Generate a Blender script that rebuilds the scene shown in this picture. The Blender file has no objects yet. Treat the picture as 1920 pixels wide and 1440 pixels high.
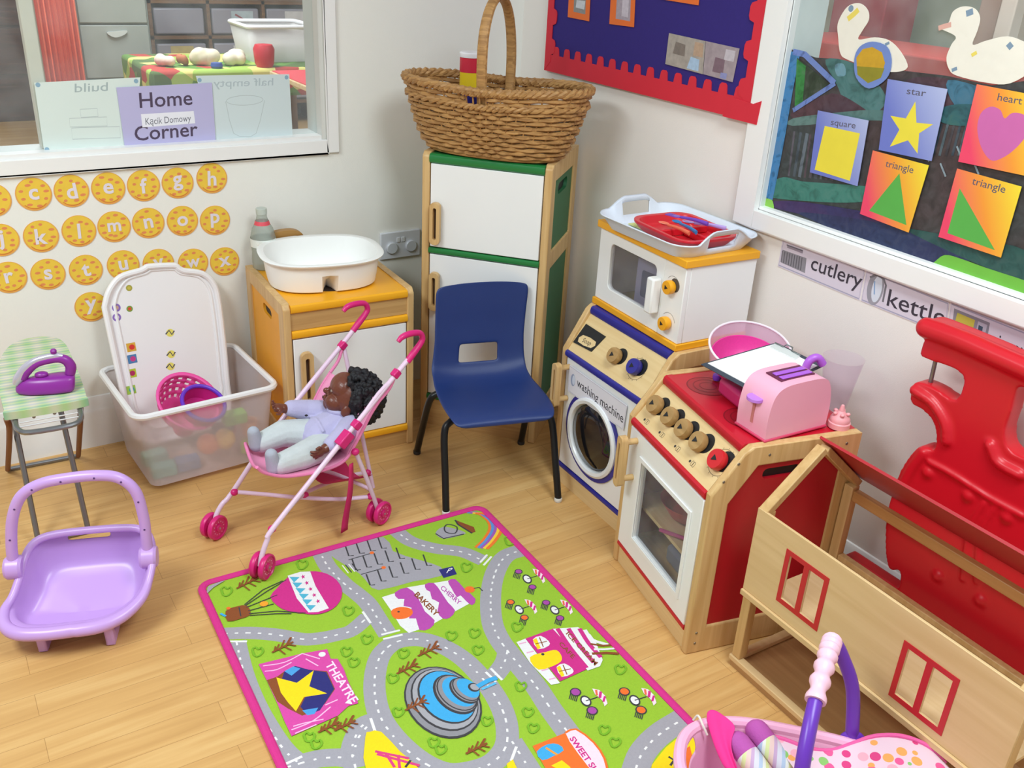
import bpy, bmesh, math, random
from math import sin, cos, pi, radians, hypot, atan2, sqrt
from mathutils import Vector, Matrix, Euler, Quaternion
from mathutils.geometry import tessellate_polygon
random.seed(7)
SC = bpy.context.scene
COL = SC.collection

# ------------------------------------------------------------------ camera model (surveyed from the room's lines)
CAMR = [[0.8472885, -0.5287119, 0.0506547], [-0.1905547, -0.3916183, -0.9001800], [0.4957732, 0.7530597, -0.4325622]]
RM = Matrix(CAMR); RMT = RM.transposed()
FPX = 1754.0
CP = Vector((0, 0, 1.5))
LY = 2.818      # plane of the wall on the left
RX = 1.818      # plane of the wall on the right

def ray(x, y): return RMT @ Vector(((x - 960) / FPX, (y - 720) / FPX, 1.0))
def PL(x, y, P, n):
    d = ray(x, y); n = Vector(n); return CP + d * ((Vector(P) - CP).dot(n) / d.dot(n))
def Z(x, y, z=0.0): return PL(x, y, (0, 0, z), (0, 0, 1))
def LW(x, y, off=0.0): return PL(x, y, (0, LY - off, 0), (0, 1, 0))
def RWL(x, y, off=0.0): return PL(x, y, (RX - off, 0, 0), (1, 0, 0))

class Frame:
    """local frame of a thing: x left->right seen from the front, y into its depth"""
    def __init__(s, o, deg=0.0):
        s.o = Vector((o[0], o[1], o[2] if len(o) > 2 else 0.0)); s.deg = deg; a = radians(deg)
        s.x = Vector((cos(a), sin(a), 0)); s.y = Vector((-sin(a), cos(a), 0)); s.z = Vector((0, 0, 1))
    def L(s, P):
        d = Vector(P) - s.o; return Vector((d.dot(s.x), d.dot(s.y), d.z))
    def W(s, P): return s.o + s.x * P[0] + s.y * P[1] + s.z * P[2]
    def N(s, n): return s.x * n[0] + s.y * n[1] + s.z * n[2]
    def at(s, px, py, P, n): return s.L(PL(px, py, s.W(P), s.N(n)))
    def f(s, px, py, y=0.0): return s.at(px, py, (0, y, 0), (0, 1, 0))
    def s_(s, px, py, x=0.0): return s.at(px, py, (x, 0, 0), (1, 0, 0))
    def t(s, px, py, z=0.0): return s.L(Z(px, py, z))

# ------------------------------------------------------------------ materials
def lin(h):
    h = h.lstrip('#'); o = []
    for i in (0, 2, 4):
        c = int(h[i:i + 2], 16) / 255.0
        o.append(c / 12.92 if c <= 0.04045 else ((c + 0.055) / 1.055) ** 2.4)
    return (o[0], o[1], o[2], 1.0)
_M = {}
def newmat(name):
    m = bpy.data.materials.new(name); m.use_nodes = True; nt = m.node_tree
    return m, nt, nt.nodes['Principled BSDF'], nt.nodes['Material Output']
def P(hexc, rough=0.5, var=0.06, scale=18.0, bump=0.0, bscale=200.0, metal=0.0, spec=0.5, sheen=0.0, coat=0.0, sss=0.0):
    """procedural paint / plastic / fabric: noise-varied colour with optional fine bump"""
    key = (hexc, rough, var, scale, bump, bscale, metal, spec, sheen, coat, sss)
    if key in _M: return _M[key]
    m, nt, b, out = newmat('mat_' + hexc.lstrip('#') + '_%d' % len(_M))
    c = lin(hexc); N = nt.nodes.new; L = nt.links.new
    tc = N('ShaderNodeTexCoord'); nz = N('ShaderNodeTexNoise'); nz.inputs['Scale'].default_value = scale; nz.inputs['Detail'].default_value = 3
    L(tc.outputs['Object'], nz.inputs['Vector'])
    mx = N('ShaderNodeMix'); mx.data_type = 'RGBA'
    mx.inputs[6].default_value = tuple(max(0, v * (1 - var)) for v in c[:3]) + (1,)
    mx.inputs[7].default_value = tuple(min(1, v * (1 + var)) for v in c[:3]) + (1,)
    L(nz.outputs['Fac'], mx.inputs[0]); L(mx.outputs[2], b.inputs['Base Color'])
    b.inputs['Roughness'].default_value = rough; b.inputs['Metallic'].default_value = metal
    b.inputs['Specular IOR Level'].default_value = spec
    b.inputs['Sheen Weight'].default_value = sheen; b.inputs['Coat Weight'].default_value = coat
    if sss: b.inputs['Subsurface Weight'].default_value = sss; b.inputs['Subsurface Scale'].default_value = 0.01
    if bump:
        n2 = N('ShaderNodeTexNoise'); n2.inputs['Scale'].default_value = bscale; n2.inputs['Detail'].default_value = 2
        L(tc.outputs['Object'], n2.inputs['Vector'])
        bp = N('ShaderNodeBump'); bp.inputs['Strength'].default_value = bump; bp.inputs['Distance'].default_value = 0.002
        L(n2.outputs['Fac'], bp.inputs['Height']); L(bp.outputs['Normal'], b.inputs['Normal'])
    _M[key] = m; return m
def WOOD(c1='#D9B078', c2='#C0925A', axis='z', rough=0.45, scale=1.0):
    key = ('wood', c1, c2, axis, rough, scale)
    if key in _M: return _M[key]
    m, nt, b, out = newmat('wood_%s_%d' % (axis, len(_M))); N = nt.nodes.new; L = nt.links.new
    tc = N('ShaderNodeTexCoord'); mp = N('ShaderNodeMapping'); k = 60 * scale; lo = 3 * scale
    mp.inputs['Scale'].default_value = {'x': (lo, k, k), 'y': (k, lo, k), 'z': (k, k, lo)}[axis]
    L(tc.outputs['Object'], mp.inputs['Vector'])
    nz = N('ShaderNodeTexNoise'); nz.inputs['Scale'].default_value = 1.0; nz.inputs['Detail'].default_value = 4; nz.inputs['Distortion'].default_value = 0.6
    L(mp.outputs['Vector'], nz.inputs['Vector'])
    cr = N('ShaderNodeValToRGB'); cr.color_ramp.elements[0].position = 0.3; cr.color_ramp.elements[1].position = 0.7
    cr.color_ramp.elements[0].color = lin(c2); cr.color_ramp.elements[1].color = lin(c1)
    L(nz.outputs['Fac'], cr.inputs['Fac']); L(cr.outputs['Color'], b.inputs['Base Color'])
    b.inputs['Roughness'].default_value = rough
    _M[key] = m; return m
def CLEAR(name, hexc='#F4F6F6', alpha=0.5, rough=0.3, refr=0.25):
    """milky see-through plastic or glass: transparent + blurred refraction + diffuse"""
    key = ('clear', name)
    if key in _M: return _M[key]
    m, nt, b, out = newmat(name); N = nt.nodes.new; L = nt.links.new
    c = lin(hexc); b.inputs['Base Color'].default_value = c; b.inputs['Roughness'].default_value = rough
    tc = N('ShaderNodeTexCoord'); nz = N('ShaderNodeTexNoise'); nz.inputs['Scale'].default_value = 12
    L(tc.outputs['Object'], nz.inputs['Vector'])
    rm = N('ShaderNodeMapRange'); rm.inputs['To Min'].default_value = alpha * 0.93; rm.inputs['To Max'].default_value = min(1, alpha * 1.07)
    L(nz.outputs['Fac'], rm.inputs['Value'])
    tr = N('ShaderNodeBsdfTransparent'); tr.inputs['Color'].default_value = c
    rf = N('ShaderNodeBsdfRefraction'); rf.inputs['IOR'].default_value = 1.02; rf.inputs['Roughness'].default_value = 0.6; rf.inputs['Color'].default_value = c
    m1 = N('ShaderNodeMixShader'); m1.inputs[0].default_value = refr; L(tr.outputs[0], m1.inputs[1]); L(rf.outputs[0], m1.inputs[2])
    m2 = N('ShaderNodeMixShader'); L(rm.outputs[0], m2.inputs[0]); L(b.outputs[0], m2.inputs[1]); L(m1.outputs[0], m2.inputs[2])
    L(m2.outputs[0], out.inputs['Surface']); _M[key] = m; return m

# ------------------------------------------------------------------ mesh builder
class MB:
    def __init__(s): s.v = []; s.f = []; s.mi = []; s.mats = []
    def m(s, mat):
        if mat not in s.mats: s.mats.append(mat)
        return s.mats.index(mat)
    def add(s, vs, fs, mat):
        b = len(s.v); k = s.m(mat); s.v += [Vector(q) for q in vs]
        for f in fs: s.f.append(tuple(b + i for i in f)); s.mi.append(k)
    def box(s, a, b, mat, M=None):
        x0, y0, z0 = a; x1, y1, z1 = b
        vs = [Vector(q) for q in ((x0,y0,z0),(x1,y0,z0),(x1,y1,z0),(x0,y1,z0),(x0,y0,z1),(x1,y0,z1),(x1,y1,z1),(x0,y1,z1))]
        if M is not None: vs = [M @ q for q in vs]
        s.add(vs, [(0,3,2,1),(4,5,6,7),(0,1,5,4),(1,2,6,5),(2,3,7,6),(3,0,4,7)], mat); return s
    def hexa(s, bot, top, mat):
        """box from 4 bottom + 4 top corner points"""
        s.add(list(bot) + list(top), [(0,3,2,1),(4,5,6,7),(0,1,5,4),(1,2,6,5),(2,3,7,6),(3,0,4,7)], mat); return s
    def tube(s, pts, r, mat, seg=10, closed=False, smooth=0, cap=True, flat=1.0, up=None):
        pts = [Vector(q) for q in pts]
        if smooth: pts = spline(pts, smooth, closed)
        n = len(pts); rs = r if isinstance(r, (list, tuple)) else None
        if rs and len(rs) != n:
            rs = [rs[min(len(rs) - 1, int(i * (len(rs) - 1) / (n - 1)))] * (1 - (i * (len(rs) - 1) / (n - 1)) % 1) + rs[min(len(rs) - 1, int(i * (len(rs) - 1) / (n - 1)) + 1)] * ((i * (len(rs) - 1) / (n - 1)) % 1) for i in range(n)]
        T = []
        for i in range(n):
            a = pts[i - 1] if (i > 0 or closed) else pts[i]; c = pts[(i + 1) % n] if (i < n - 1 or closed) else pts[i]
            t = (c - a); T.append(t.normalized() if t.length > 1e-9 else Vector((0, 0, 1)))
        u = Vector(up) if up else (Vector((0, 0, 1)) if abs(T[0].z) < 0.9 else Vector((1, 0, 0)))
        u = (u - T[0] * u.dot(T[0])).normalized(); rings = []
        for i in range(n):
            if up: u = Vector(up)
            u = u - T[i] * u.dot(T[i])
            u = u.normalized() if u.length > 1e-6 else T[i].orthogonal().normalized()
            w = T[i].cross(u); rr = rs[i] if rs else r
            rings.append([pts[i] + (u * cos(2 * pi * k / seg) + w * sin(2 * pi * k / seg) * flat) * rr for k in range(seg)])
        vs = [q for R_ in rings for q in R_]; fs = []
        for i in range(n - (0 if closed else 1)):
            j = (i + 1) % n
            for k in range(seg):
                l = (k + 1) % seg; fs.append((i * seg + k, i * seg + l, j * seg + l, j * seg + k))
        if cap and not closed:
            fs.append(tuple(range(seg - 1, -1, -1))); fs.append(tuple((n - 1) * seg + k for k in range(seg)))
        s.add(vs, fs, mat); return s
    def rod(s, a, b, r, mat, seg=12, r2=None):
        return s.tube([a, b], [r, r2 if r2 is not None else r], mat, seg)
    def cap(s, a, b, r1, r2, mat, seg=14):
        """tapered capsule"""
        a = Vector(a); b = Vector(b); d = (b - a); ln = d.length; d = d.normalized() if ln > 1e-9 else Vector((0, 0, 1)); pts = []; rs = []
        for i in range(5): t = pi / 2 * (1 - i / 4.0); pts.append(a - d * r1 * sin(t)); rs.append(max(1e-5, r1 * cos(t)))
        for i in range(5): t = pi / 2 * (i / 4.0); pts.append(b + d * r2 * sin(t)); rs.append(max(1e-5, r2 * cos(t)))
        u = d.orthogonal().normalized(); w = d.cross(u)
        vs = [p + (u * cos(2 * pi * k / seg) + w * sin(2 * pi * k / seg)) * r for p, r in zip(pts, rs) for k in range(seg)]
        fs = [(i * seg + k, i * seg + (k + 1) % seg, (i + 1) * seg + (k + 1) % seg, (i + 1) * seg + k) for i in range(9) for k in range(seg)]
        fs.append(tuple(range(seg - 1, -1, -1))); fs.append(tuple(9 * seg + k for k in range(seg)))
        s.add(vs, fs, mat); return s
    def ball(s, c, r, mat, rot=None, nu=18, nv=12):
        r = (r, r, r) if isinstance(r, (int, float)) else r; c = Vector(c); R_ = rot if rot is not None else Matrix.Identity(3)
        vs = [c + R_ @ Vector((0, 0, r[2]))]
        for j in range(1, nv):
            t = pi * j / nv
            for i in range(nu): a = 2 * pi * i / nu; vs.append(c + R_ @ Vector((r[0] * sin(t) * cos(a), r[1] * sin(t) * sin(a), r[2] * cos(t))))
        vs.append(c + R_ @ Vector((0, 0, -r[2]))); fs = []
        for i in range(nu): fs.append((0, 1 + i, 1 + (i + 1) % nu)); e = 1 + (nv - 2) * nu; fs.append((len(vs) - 1, e + (i + 1) % nu, e + i))
        for j in range(nv - 2):
            for i in range(nu): a = 1 + j * nu; fs.append((a + i, a + nu + i, a + nu + (i + 1) % nu, a + (i + 1) % nu))
        s.add(vs, fs, mat); return s
    def lathe(s, prof, mat, c=(0, 0, 0), axis=(0, 0, 1), seg=28, sx=1.0, closed_ends=True):
        """prof: [(r,h)...] about axis from c"""
        ax = Vector(axis).normalized(); u = ax.orthogonal().normalized() if abs(ax.z) < 0.999 else Vector((1, 0, 0)); w = ax.cross(u); c = Vector(c)
        vs = [c + ax * h + (u * cos(2 * pi * k / seg) * sx + w * sin(2 * pi * k / seg)) * max(r, 1e-5) for r, h in prof for k in range(seg)]
        n = len(prof); fs = [(i * seg + k, i * seg + (k + 1) % seg, (i + 1) * seg + (k + 1) % seg, (i + 1) * seg + k) for i in range(n - 1) for k in range(seg)]
        if closed_ends: fs.append(tuple(range(seg - 1, -1, -1))); fs.append(tuple((n - 1) * seg + k for k in range(seg)))
        s.add(vs, fs, mat); return s
    def prism(s, loops, to3, h0, h1, mat, side=None):
        """2D outline (+holes) extruded from h0 to h1; to3(u,v,h)->point"""
        if not isinstance(loops[0][0], (list, tuple, Vector)): loops = [loops]
        tess = tessellate_polygon([[Vector((p[0], p[1], 0)) for p in lp] for lp in loops]); flat = [p for lp in loops for p in lp]; n = len(flat)
        vs = [to3(p[0], p[1], h0) for p in flat] + [to3(p[0], p[1], h1) for p in flat]; fs = []
        for t in tess:
            a, b, c = [flat[i] for i in t]
            ccw = (b[0] - a[0]) * (c[1] - a[1]) - (b[1] - a[1]) * (c[0] - a[0]) > 0
            t2 = tuple(t) if ccw else tuple(reversed(t)); fs.append(tuple(n + i for i in t2)); fs.append(tuple(reversed(t2)))
        s.add(vs, fs, mat); o = 0; sf = []
        for lp in loops:
            k = len(lp)
            for i in range(k): sf.append((o + i, o + (i + 1) % k, n + o + (i + 1) % k, n + o + i))
            o += k
        s.add(vs, sf, side or mat); return s
    def grid(s, rows, mat, thick=0.0, closed_u=False):
        """surface from rows of points, optionally thickened along normals"""
        nr = len(rows); nc = len(rows[0]); vs = [Vector(p) for r in rows for p in r]
        q = [(i, j) for i in range(nr - 1) for j in range(nc - (0 if closed_u else 1))]
        fs = [(i * nc + j, i * nc + (j + 1) % nc, (i + 1) * nc + (j + 1) % nc, (i + 1) * nc + j) for i, j in q]
        s.add(vs, fs, mat); return s
    def build(s, name, parent=None, bevel=0.0, bseg=2, subsurf=0, solid=0.0, remesh=0.0, smoothit=0, ang=35, cat=None, label=None, group=None, kind=None, loc=None, rotz=0.0, solid_off=0.0, disp=None):
        me = bpy.data.meshes.new(name); me.from_pydata([tuple(q) for q in s.v], [], s.f)
        for m in s.mats: me.materials.append(m)
        for p_, k in zip(me.polygons, s.mi): p_.material_index = k
        me.validate(); me.update()
        bm = bmesh.new(); bm.from_mesh(me)
        bmesh.ops.remove_doubles(bm, verts=bm.verts, dist=1e-6)
        bmesh.ops.recalc_face_normals(bm, faces=bm.faces); bm.to_mesh(me); bm.free()
        me.polygons.foreach_set('use_smooth', [True] * len(me.polygons))
        if not (subsurf or remesh): me.set_sharp_from_angle(angle=radians(ang))
        o = bpy.data.objects.new(name, me); COL.objects.link(o)
        if parent is not None: o.parent = parent
        if loc is not None: o.location = loc
        if rotz: o.rotation_euler = (0, 0, radians(rotz))
        if solid: md = o.modifiers.new('solid', 'SOLIDIFY'); md.thickness = solid; md.offset = solid_off
        if subsurf: md = o.modifiers.new('sub', 'SUBSURF'); md.levels = subsurf; md.render_levels = subsurf
        if remesh:
            md = o.modifiers.new('rm', 'REMESH'); md.mode = 'VOXEL'; md.voxel_size = remesh; md.use_smooth_shade = True
        if smoothit: md = o.modifiers.new('sm', 'SMOOTH'); md.factor = 0.5; md.iterations = smoothit
        if bevel:
            md = o.modifiers.new('bev', 'BEVEL'); md.width = bevel; md.segments = bseg; md.limit_method = 'ANGLE'; md.angle_limit = radians(40)
            md.harden_normals = False
        if cat: o['category'] = cat
        if label: o['label'] = label
        if group: o['group'] = group
        if kind: o['kind'] = kind
        return o
def spline(pts, k, closed=False):
    n = len(pts); out = []
    if n < 3: return pts
    for i in range(n if closed else n - 1):
        p0 = pts[(i - 1) % n] if (closed or i > 0) else pts[0] * 2 - pts[1]
        p1 = pts[i]; p2 = pts[(i + 1) % n]
        p3 = pts[(i + 2) % n] if (closed or i < n - 2) else pts[-1] * 2 - pts[-2]
        for j in range(k):
            t = j / k
            out.append(0.5 * ((2 * p1) + (p2 - p0) * t + (2 * p0 - 5 * p1 + 4 * p2 - p3) * t * t + (3 * p1 - p0 - 3 * p2 + p3) * t ** 3))
    if not closed: out.append(pts[-1])
    return out
def sp2(pts, k=6, closed=False):
    return [(q.x, q.y) for q in spline([Vector((p[0], p[1], 0)) for p in pts], k, closed)]
def rrect(x0, y0, x1, y1, r, n=5):
    o = []
    for cx, cy, a in ((x1 - r, y0 + r, -pi / 2), (x1 - r, y1 - r, 0), (x0 + r, y1 - r, pi / 2), (x0 + r, y0 + r, pi)):
        for i in range(n + 1): t = a + pi / 2 * i / n; o.append((cx + r * cos(t), cy + r * sin(t)))
    return o
def circ(cx, cy, r, n=28, ry=None, a0=0.0):
    return [(cx + r * cos(a0 + 2 * pi * i / n), cy + (ry or r) * sin(a0 + 2 * pi * i / n)) for i in range(n)]
def XY(u, v, h): return Vector((u, v, h))
def XZ(u, v, h): return Vector((u, -h, v))     # front face, h towards the viewer
def YZ(x0):      # side plane at x0, h along +x
    return lambda u, v, h: Vector((x0 + h, u, v))
def thing(name, label, cat, loc=(0, 0, 0), rotz=0.0, group=None):
    o = bpy.data.objects.new(name, None); COL.objects.link(o); o.empty_display_size = 0.05
    o.location = loc; o.rotation_euler = (0, 0, radians(rotz)); o['label'] = label; o['category'] = cat
    if group: o['group'] = group
    return o
def thing_f(name, label, cat, fr, group=None): return thing(name, label, cat, tuple(fr.o), fr.deg, group)
# text outlines from the built-in font
_T = {}
def glyphs(txt, bold=0.0):
    k = (txt, bold)
    if k in _T: return _T[k]
    cu = bpy.data.curves.new('txt', 'FONT'); cu.body = txt; cu.size = 1.0; cu.offset = bold; cu.resolution_u = 3
    ob = bpy.data.objects.new('txt', cu); COL.objects.link(ob); dg = bpy.context.evaluated_depsgraph_get(); dg.update()
    me = bpy.data.meshes.new_from_object(ob.evaluated_get(dg))
    vs = [(v.co.x, v.co.y) for v in me.vertices]; fs = [tuple(p.vertices) for p in me.polygons]
    bpy.data.objects.remove(ob); bpy.data.curves.remove(cu); bpy.data.meshes.remove(me)
    _T[k] = (vs, fs); return _T[k]
class Art:
    """flat artwork on a plane. uv from photograph coordinates, to3 places a layer on the thing"""
    def __init__(s, mb, px2uv, to3, base=0.0, step=0.00004): s.mb = mb; s.p = px2uv; s.to3 = to3; s.h = base; s.step = step
    def up(s): s.h += s.step; return s.h
    def uv(s, pts): return [s.p(*q) for q in pts]
    def poly(s, pts, mat, uv=False, sm=0):
        q = pts if uv else s.uv(pts)
        if sm: q = sp2(q, sm, True)
        h = s.up(); loops = [q]
        t = tessellate_polygon([[Vector((a, b, 0)) for a, b in q]])
        s.mb.add([s.to3(a, b, h) for a, b in q], [tuple(x) for x in t], mat)
    def line(s, pts, w, mat, uv=False, sm=0, closed=False, dash=None, keep=False):
        q = pts if uv else s.uv(pts)
        if sm: q = sp2(q, sm, closed)
        if closed: q = q + [q[0]]
        h = s.h if keep else s.up()
        P_ = [Vector((a, b)) for a, b in q]; segs = []
        if dash:
            on, off = dash; pos = 0.0; cur = []
            for a, b in zip(P_, P_[1:]):
                L_ = (b - a).length; n = max(1, int(L_ / 0.004))
                for i in range(n):
                    c = a.lerp(b, i / n); ph = pos % (on + off)
                    if ph < on: cur.append(c)
                    elif cur:
                        if len(cur) > 1: segs.append(cur)
                        cur = []
                    pos += L_ / n
            if len(cur) > 1: segs.append(cur)
        else: segs = [P_]
        for sg in segs:
            vs = []; n = len(sg)
            for i in range(n):
                if closed and not dash and i in (0, n - 1): t = sg[1] - sg[n - 2]
                else: t = sg[min(n - 1, i + 1)] - sg[max(0, i - 1)]
                if t.length < 1e-9: t = Vector((1, 0))
                t.normalize(); nn = Vector((-t.y, t.x)) * w / 2
                vs += [s.to3(*(sg[i] + nn), h), s.to3(*(sg[i] - nn), h)]
            s.mb.add(vs, [(2 * i, 2 * i + 1, 2 * i + 3, 2 * i + 2) for i in range(n - 1)], mat)
    def disc(s, c, r, mat, uv=False, ry=None, n=20):
        c = c if uv else s.p(*c); s.poly(circ(c[0], c[1], r, n, ry), mat, uv=True)
    def text(s, txt, a, b, up, mat, bold=0.005, mirror=False, uv=False, cap=0.72):
        """text whose baseline runs a->b; up = point above a at capital height"""
        if not uv: a, b, up = s.uv([a, b, up])
        vs, fs = glyphs(txt, bold)
        if not vs: return
        x0 = min(v[0] for v in vs); x1 = max(v[0] for v in vs); a = Vector(a); b = Vector(b); up = Vector(up); ex = (b - a) / (x1 - x0); ey = (up - a) / cap
        h = s.up(); out = []
        for x, y in vs:
            t = (x1 - x) if mirror else (x - x0); q = a + ex * t + ey * y; out.append(s.to3(q.x, q.y, h))
        s.mb.add(out, fs, mat)
# ================================================================== ROOM
M_WALL = P('#F1F0E9', 0.75, 0.02, 3, 0.15, 400)
M_TRIM = P('#F4F3F1', 0.35, 0.015, 5)
M_WHITE = P('#F3F3F2', 0.4, 0.02, 6)
M_PAPER = P('#F4F4F2', 0.7, 0.02, 20)
M_BLACK = P('#1A1A1C', 0.5)
M_DARK = P('#3A3634', 0.6)

def floor_mat():
    m, nt, b, out = newmat('floor_laminate'); N = nt.nodes.new; L = nt.links.new
    tc = N('ShaderNodeTexCoord')
    br = N('ShaderNodeTexBrick'); br.offset = 0.37; br.offset_frequency = 2
    br.inputs['Scale'].default_value = 1.0; br.inputs['Brick Width'].default_value = 0.52; br.inputs['Row Height'].default_value = 0.068
    br.inputs['Mortar Size'].default_value = 0.0006; br.inputs['Mortar Smooth'].default_value = 0.3; br.inputs['Bias'].default_value = 0.0
    br.inputs['Color1'].default_value = (0.15, 0.15, 0.15, 1); br.inputs['Color2'].default_value = (0.85, 0.85, 0.85, 1); br.inputs['Mortar'].default_value = (0.0, 0.0, 0.0, 1)
    L(tc.outputs['Object'], br.inputs['Vector'])
    mp = N('ShaderNodeMapping'); mp.inputs['Scale'].default_value = (2.0, 45, 1); L(tc.outputs['Object'], mp.inputs['Vector'])
    nz = N('ShaderNodeTexNoise'); nz.inputs['Scale'].default_value = 1; nz.inputs['Detail'].default_value = 5; nz.inputs['Distortion'].default_value = 1.2
    L(mp.outputs['Vector'], nz.inputs['Vector'])
    n2 = N('ShaderNodeTexNoise'); n2.inputs['Scale'].default_value = 1; n2.inputs['Detail'].default_value = 2
    mp2 = N('ShaderNodeMapping'); mp2.inputs['Scale'].default_value = (3.0, 14, 1); L(tc.outputs['Object'], mp2.inputs['Vector']); L(mp2.outputs['Vector'], n2.inputs['Vector'])
    a = N('ShaderNodeMath'); a.operation = 'MULTIPLY_ADD'; L(nz.outputs['Fac'], a.inputs[0]); a.inputs[1].default_value = 0.75; 
    a2 = N('ShaderNodeMath'); a2.operation = 'MULTIPLY'; a2.inputs[1].default_value = 0.22; L(br.outputs['Color'], a2.inputs[0]); L(a2.outputs[0], a.inputs[2])
    a3 = N('ShaderNodeMath'); a3.operation = 'MULTIPLY_ADD'; L(n2.outputs['Fac'], a3.inputs[0]); a3.inputs[1].default_value = 0.45; L(a.outputs[0], a3.inputs[2])
    cr = N('ShaderNodeValToRGB'); e = cr.color_ramp.elements; e[0].position = 0.35; e[0].color = lin('#BF8F54'); e[1].position = 1.05; e[1].color = lin('#E2BA7C')
    k = e.new(0.72); k.color = lin('#D2A365')
    L(a3.outputs[0], cr.inputs['Fac'])
    mx = N('ShaderNodeMix'); mx.data_type = 'RGBA'; L(br.outputs['Fac'], mx.inputs[0]); L(cr.outputs['Color'], mx.inputs[6]); mx.inputs[7].default_value = lin('#A87C48')
    L(mx.outputs[2], b.inputs['Base Color']); b.inputs['Roughness'].default_value = 0.42; b.inputs['Specular IOR Level'].default_value = 0.45
    return m
mb = MB(); mb.box((-3.5, -1.5, -0.05), (7.5, 9.0, 0), floor_mat()); mb.build('floor', kind='structure')

# ---- wall on the left with the window opening
W1 = dict(x0=-1.6, x1=1.109, z0=0.893, z1=1.9)
mb = MB(); mb.prism([[(-3.5, 0), (RX + 0.12, 0), (RX + 0.12, 2.5), (-3.5, 2.5)], [(W1['x0'], W1['z0']), (W1['x1'], W1['z0']), (W1['x1'], W1['z1']), (W1['x0'], W1['z1'])]],
                    lambda u, v, h: Vector((u, LY + h, v)), 0, 0.12, M_WALL)
mb.build('wall_left', kind='structure')
W2 = dict(y0=1.655, y1=-1.2, z0=0.896, z1=1.9)
mb = MB(); mb.prism([[(-1.5, 0), (LY, 0), (LY, 2.5), (-1.5, 2.5)], [(W2['y1'], W2['z0']), (W2['y0'], W2['z0']), (W2['y0'], W2['z1']), (W2['y1'], W2['z1'])]],
                    lambda u, v, h: Vector((RX + h, u, v)), 0, 0.12, P('#F2ECE6', 0.75, 0.02, 3, 0.15, 400))
mb.build('wall_right', kind='structure')
# baseboards: flat board with a rounded top moulding
def baseboard(name, f):
    prof = [(0, 0), (0.018, 0), (0.018, 0.115), (0.015, 0.125), (0.011, 0.133), (0.009, 0.15), (0.004, 0.163), (0, 0.165)]
    mb = MB(); n = len(prof)
    vs = [f(0, p) for p in prof] + [f(1, p) for p in prof]
    fs = [(i, (i + 1) % n, n + (i + 1) % n, n + i) for i in range(n)] + [tuple(range(n)), tuple(range(n, 2 * n))]
    mb.add(vs, fs, M_TRIM); mb.build(name, kind='structure')
baseboard('baseboard_left', lambda t, p: Vector((-3.5 + t * (RX - 0.018 + 3.5), LY - p[0], p[1])))
baseboard('baseboard_right', lambda t, p: Vector((RX - p[0], -1.5 + t * (LY - 0.018 + 1.5), p[1])))

# ---- window 1 (left): casing, inner stop, sill, mullion, glass
w1 = bpy.data.objects.new('window_1', None); COL.objects.link(w1); w1['kind'] = 'structure'
mb = MB()
mb.box((W1['x1'], LY - 0.010, 0.85), (1.148, LY, 1.94), M_TRIM); mb.box((W1['x0'] - 0.04, LY - 0.010, 1.9), (W1['x1'], LY, 1.94), M_TRIM)
mb.box((W1['x0'] - 0.04, LY - 0.010, 0.85), (W1['x0'], LY, 1.94), M_TRIM)
mb.box((W1['x0'], LY - 0.010, 0.85), (W1['x1'], LY, 0.893), M_TRIM)
mb.build('window_casing', w1, bevel=0.003, kind='structure')
mb = MB()
M_REV = P('#D9D8D2', 0.5, 0.02, 5)
mb.box((W1['x1'] - 0.016, LY - 0.0005, 0.893), (W1['x1'] + 0.001, LY + 0.12, 1.9), M_REV); mb.box((W1['x0'], LY - 0.0005, 0.8925), (W1['x1'] - 0.0165, LY + 0.12, 0.905), M_TRIM)
mb.build('window_reveal', w1, kind='structure')
M_GLASS = CLEAR('window_glass', '#F6FAFA', 0.93, 0.05, 0.0)
mb = MB(); mb.box((W1['x0'], LY + 0.040, 0.905), (W1['x1'] - 0.016, LY + 0.044, 1.9), M_GLASS); mb.build('window_pane', w1, kind='structure')
a = PL(32, 0, (0, LY + 0.06, 0), (0, 1, 0)); b = PL(58, 0, (0, LY + 0.06, 0), (0, 1, 0))
mb = MB(); mb.box((a.x, LY + 0.048, 0.905), (b.x + 0.002, LY + 0.10, 1.9), P('#E8DCCB', 0.5)); mb.build('window_mullion', w1, bevel=0.003, kind='structure')

# ---- window 2 (right)
w2 = bpy.data.objects.new('window_2', None); COL.objects.link(w2); w2['kind'] = 'structure'
mb = MB()
mb.box((RX - 0.018, W2['y0'], 0.848), (RX, 1.724, 1.94), M_TRIM); mb.box((RX - 0.018, W2['y1'], 0.848), (RX, W2['y0'], W2['z0']), M_TRIM)
mb.box((RX - 0.018, W2['y1'], 1.9), (RX, W2['y0'], 1.94), M_TRIM)
mb.build('window_casing', w2, bevel=0.003, kind='structure')
mb = MB(); mb.box((RX, W2['y0'] - 0.004, 0.896), (RX + 0.12, W2['y0'], 1.9), P('#DCE2E2', 0.5)); mb.box((RX, W2['y1'], 0.896), (RX + 0.12, W2['y0'], 0.904), M_TRIM)
mb.build('window_reveal', w2, bevel=0.002, kind='structure')
GX = 0.020     # glass is this far behind the wall face
mb = MB(); mb.box((RX + GX, W2['y1'], 0.904), (RX + GX + 0.004, W2['y0'] - 0.004, 1.9), M_GLASS); mb.build('window_pane', w2, kind='structure')

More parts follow.
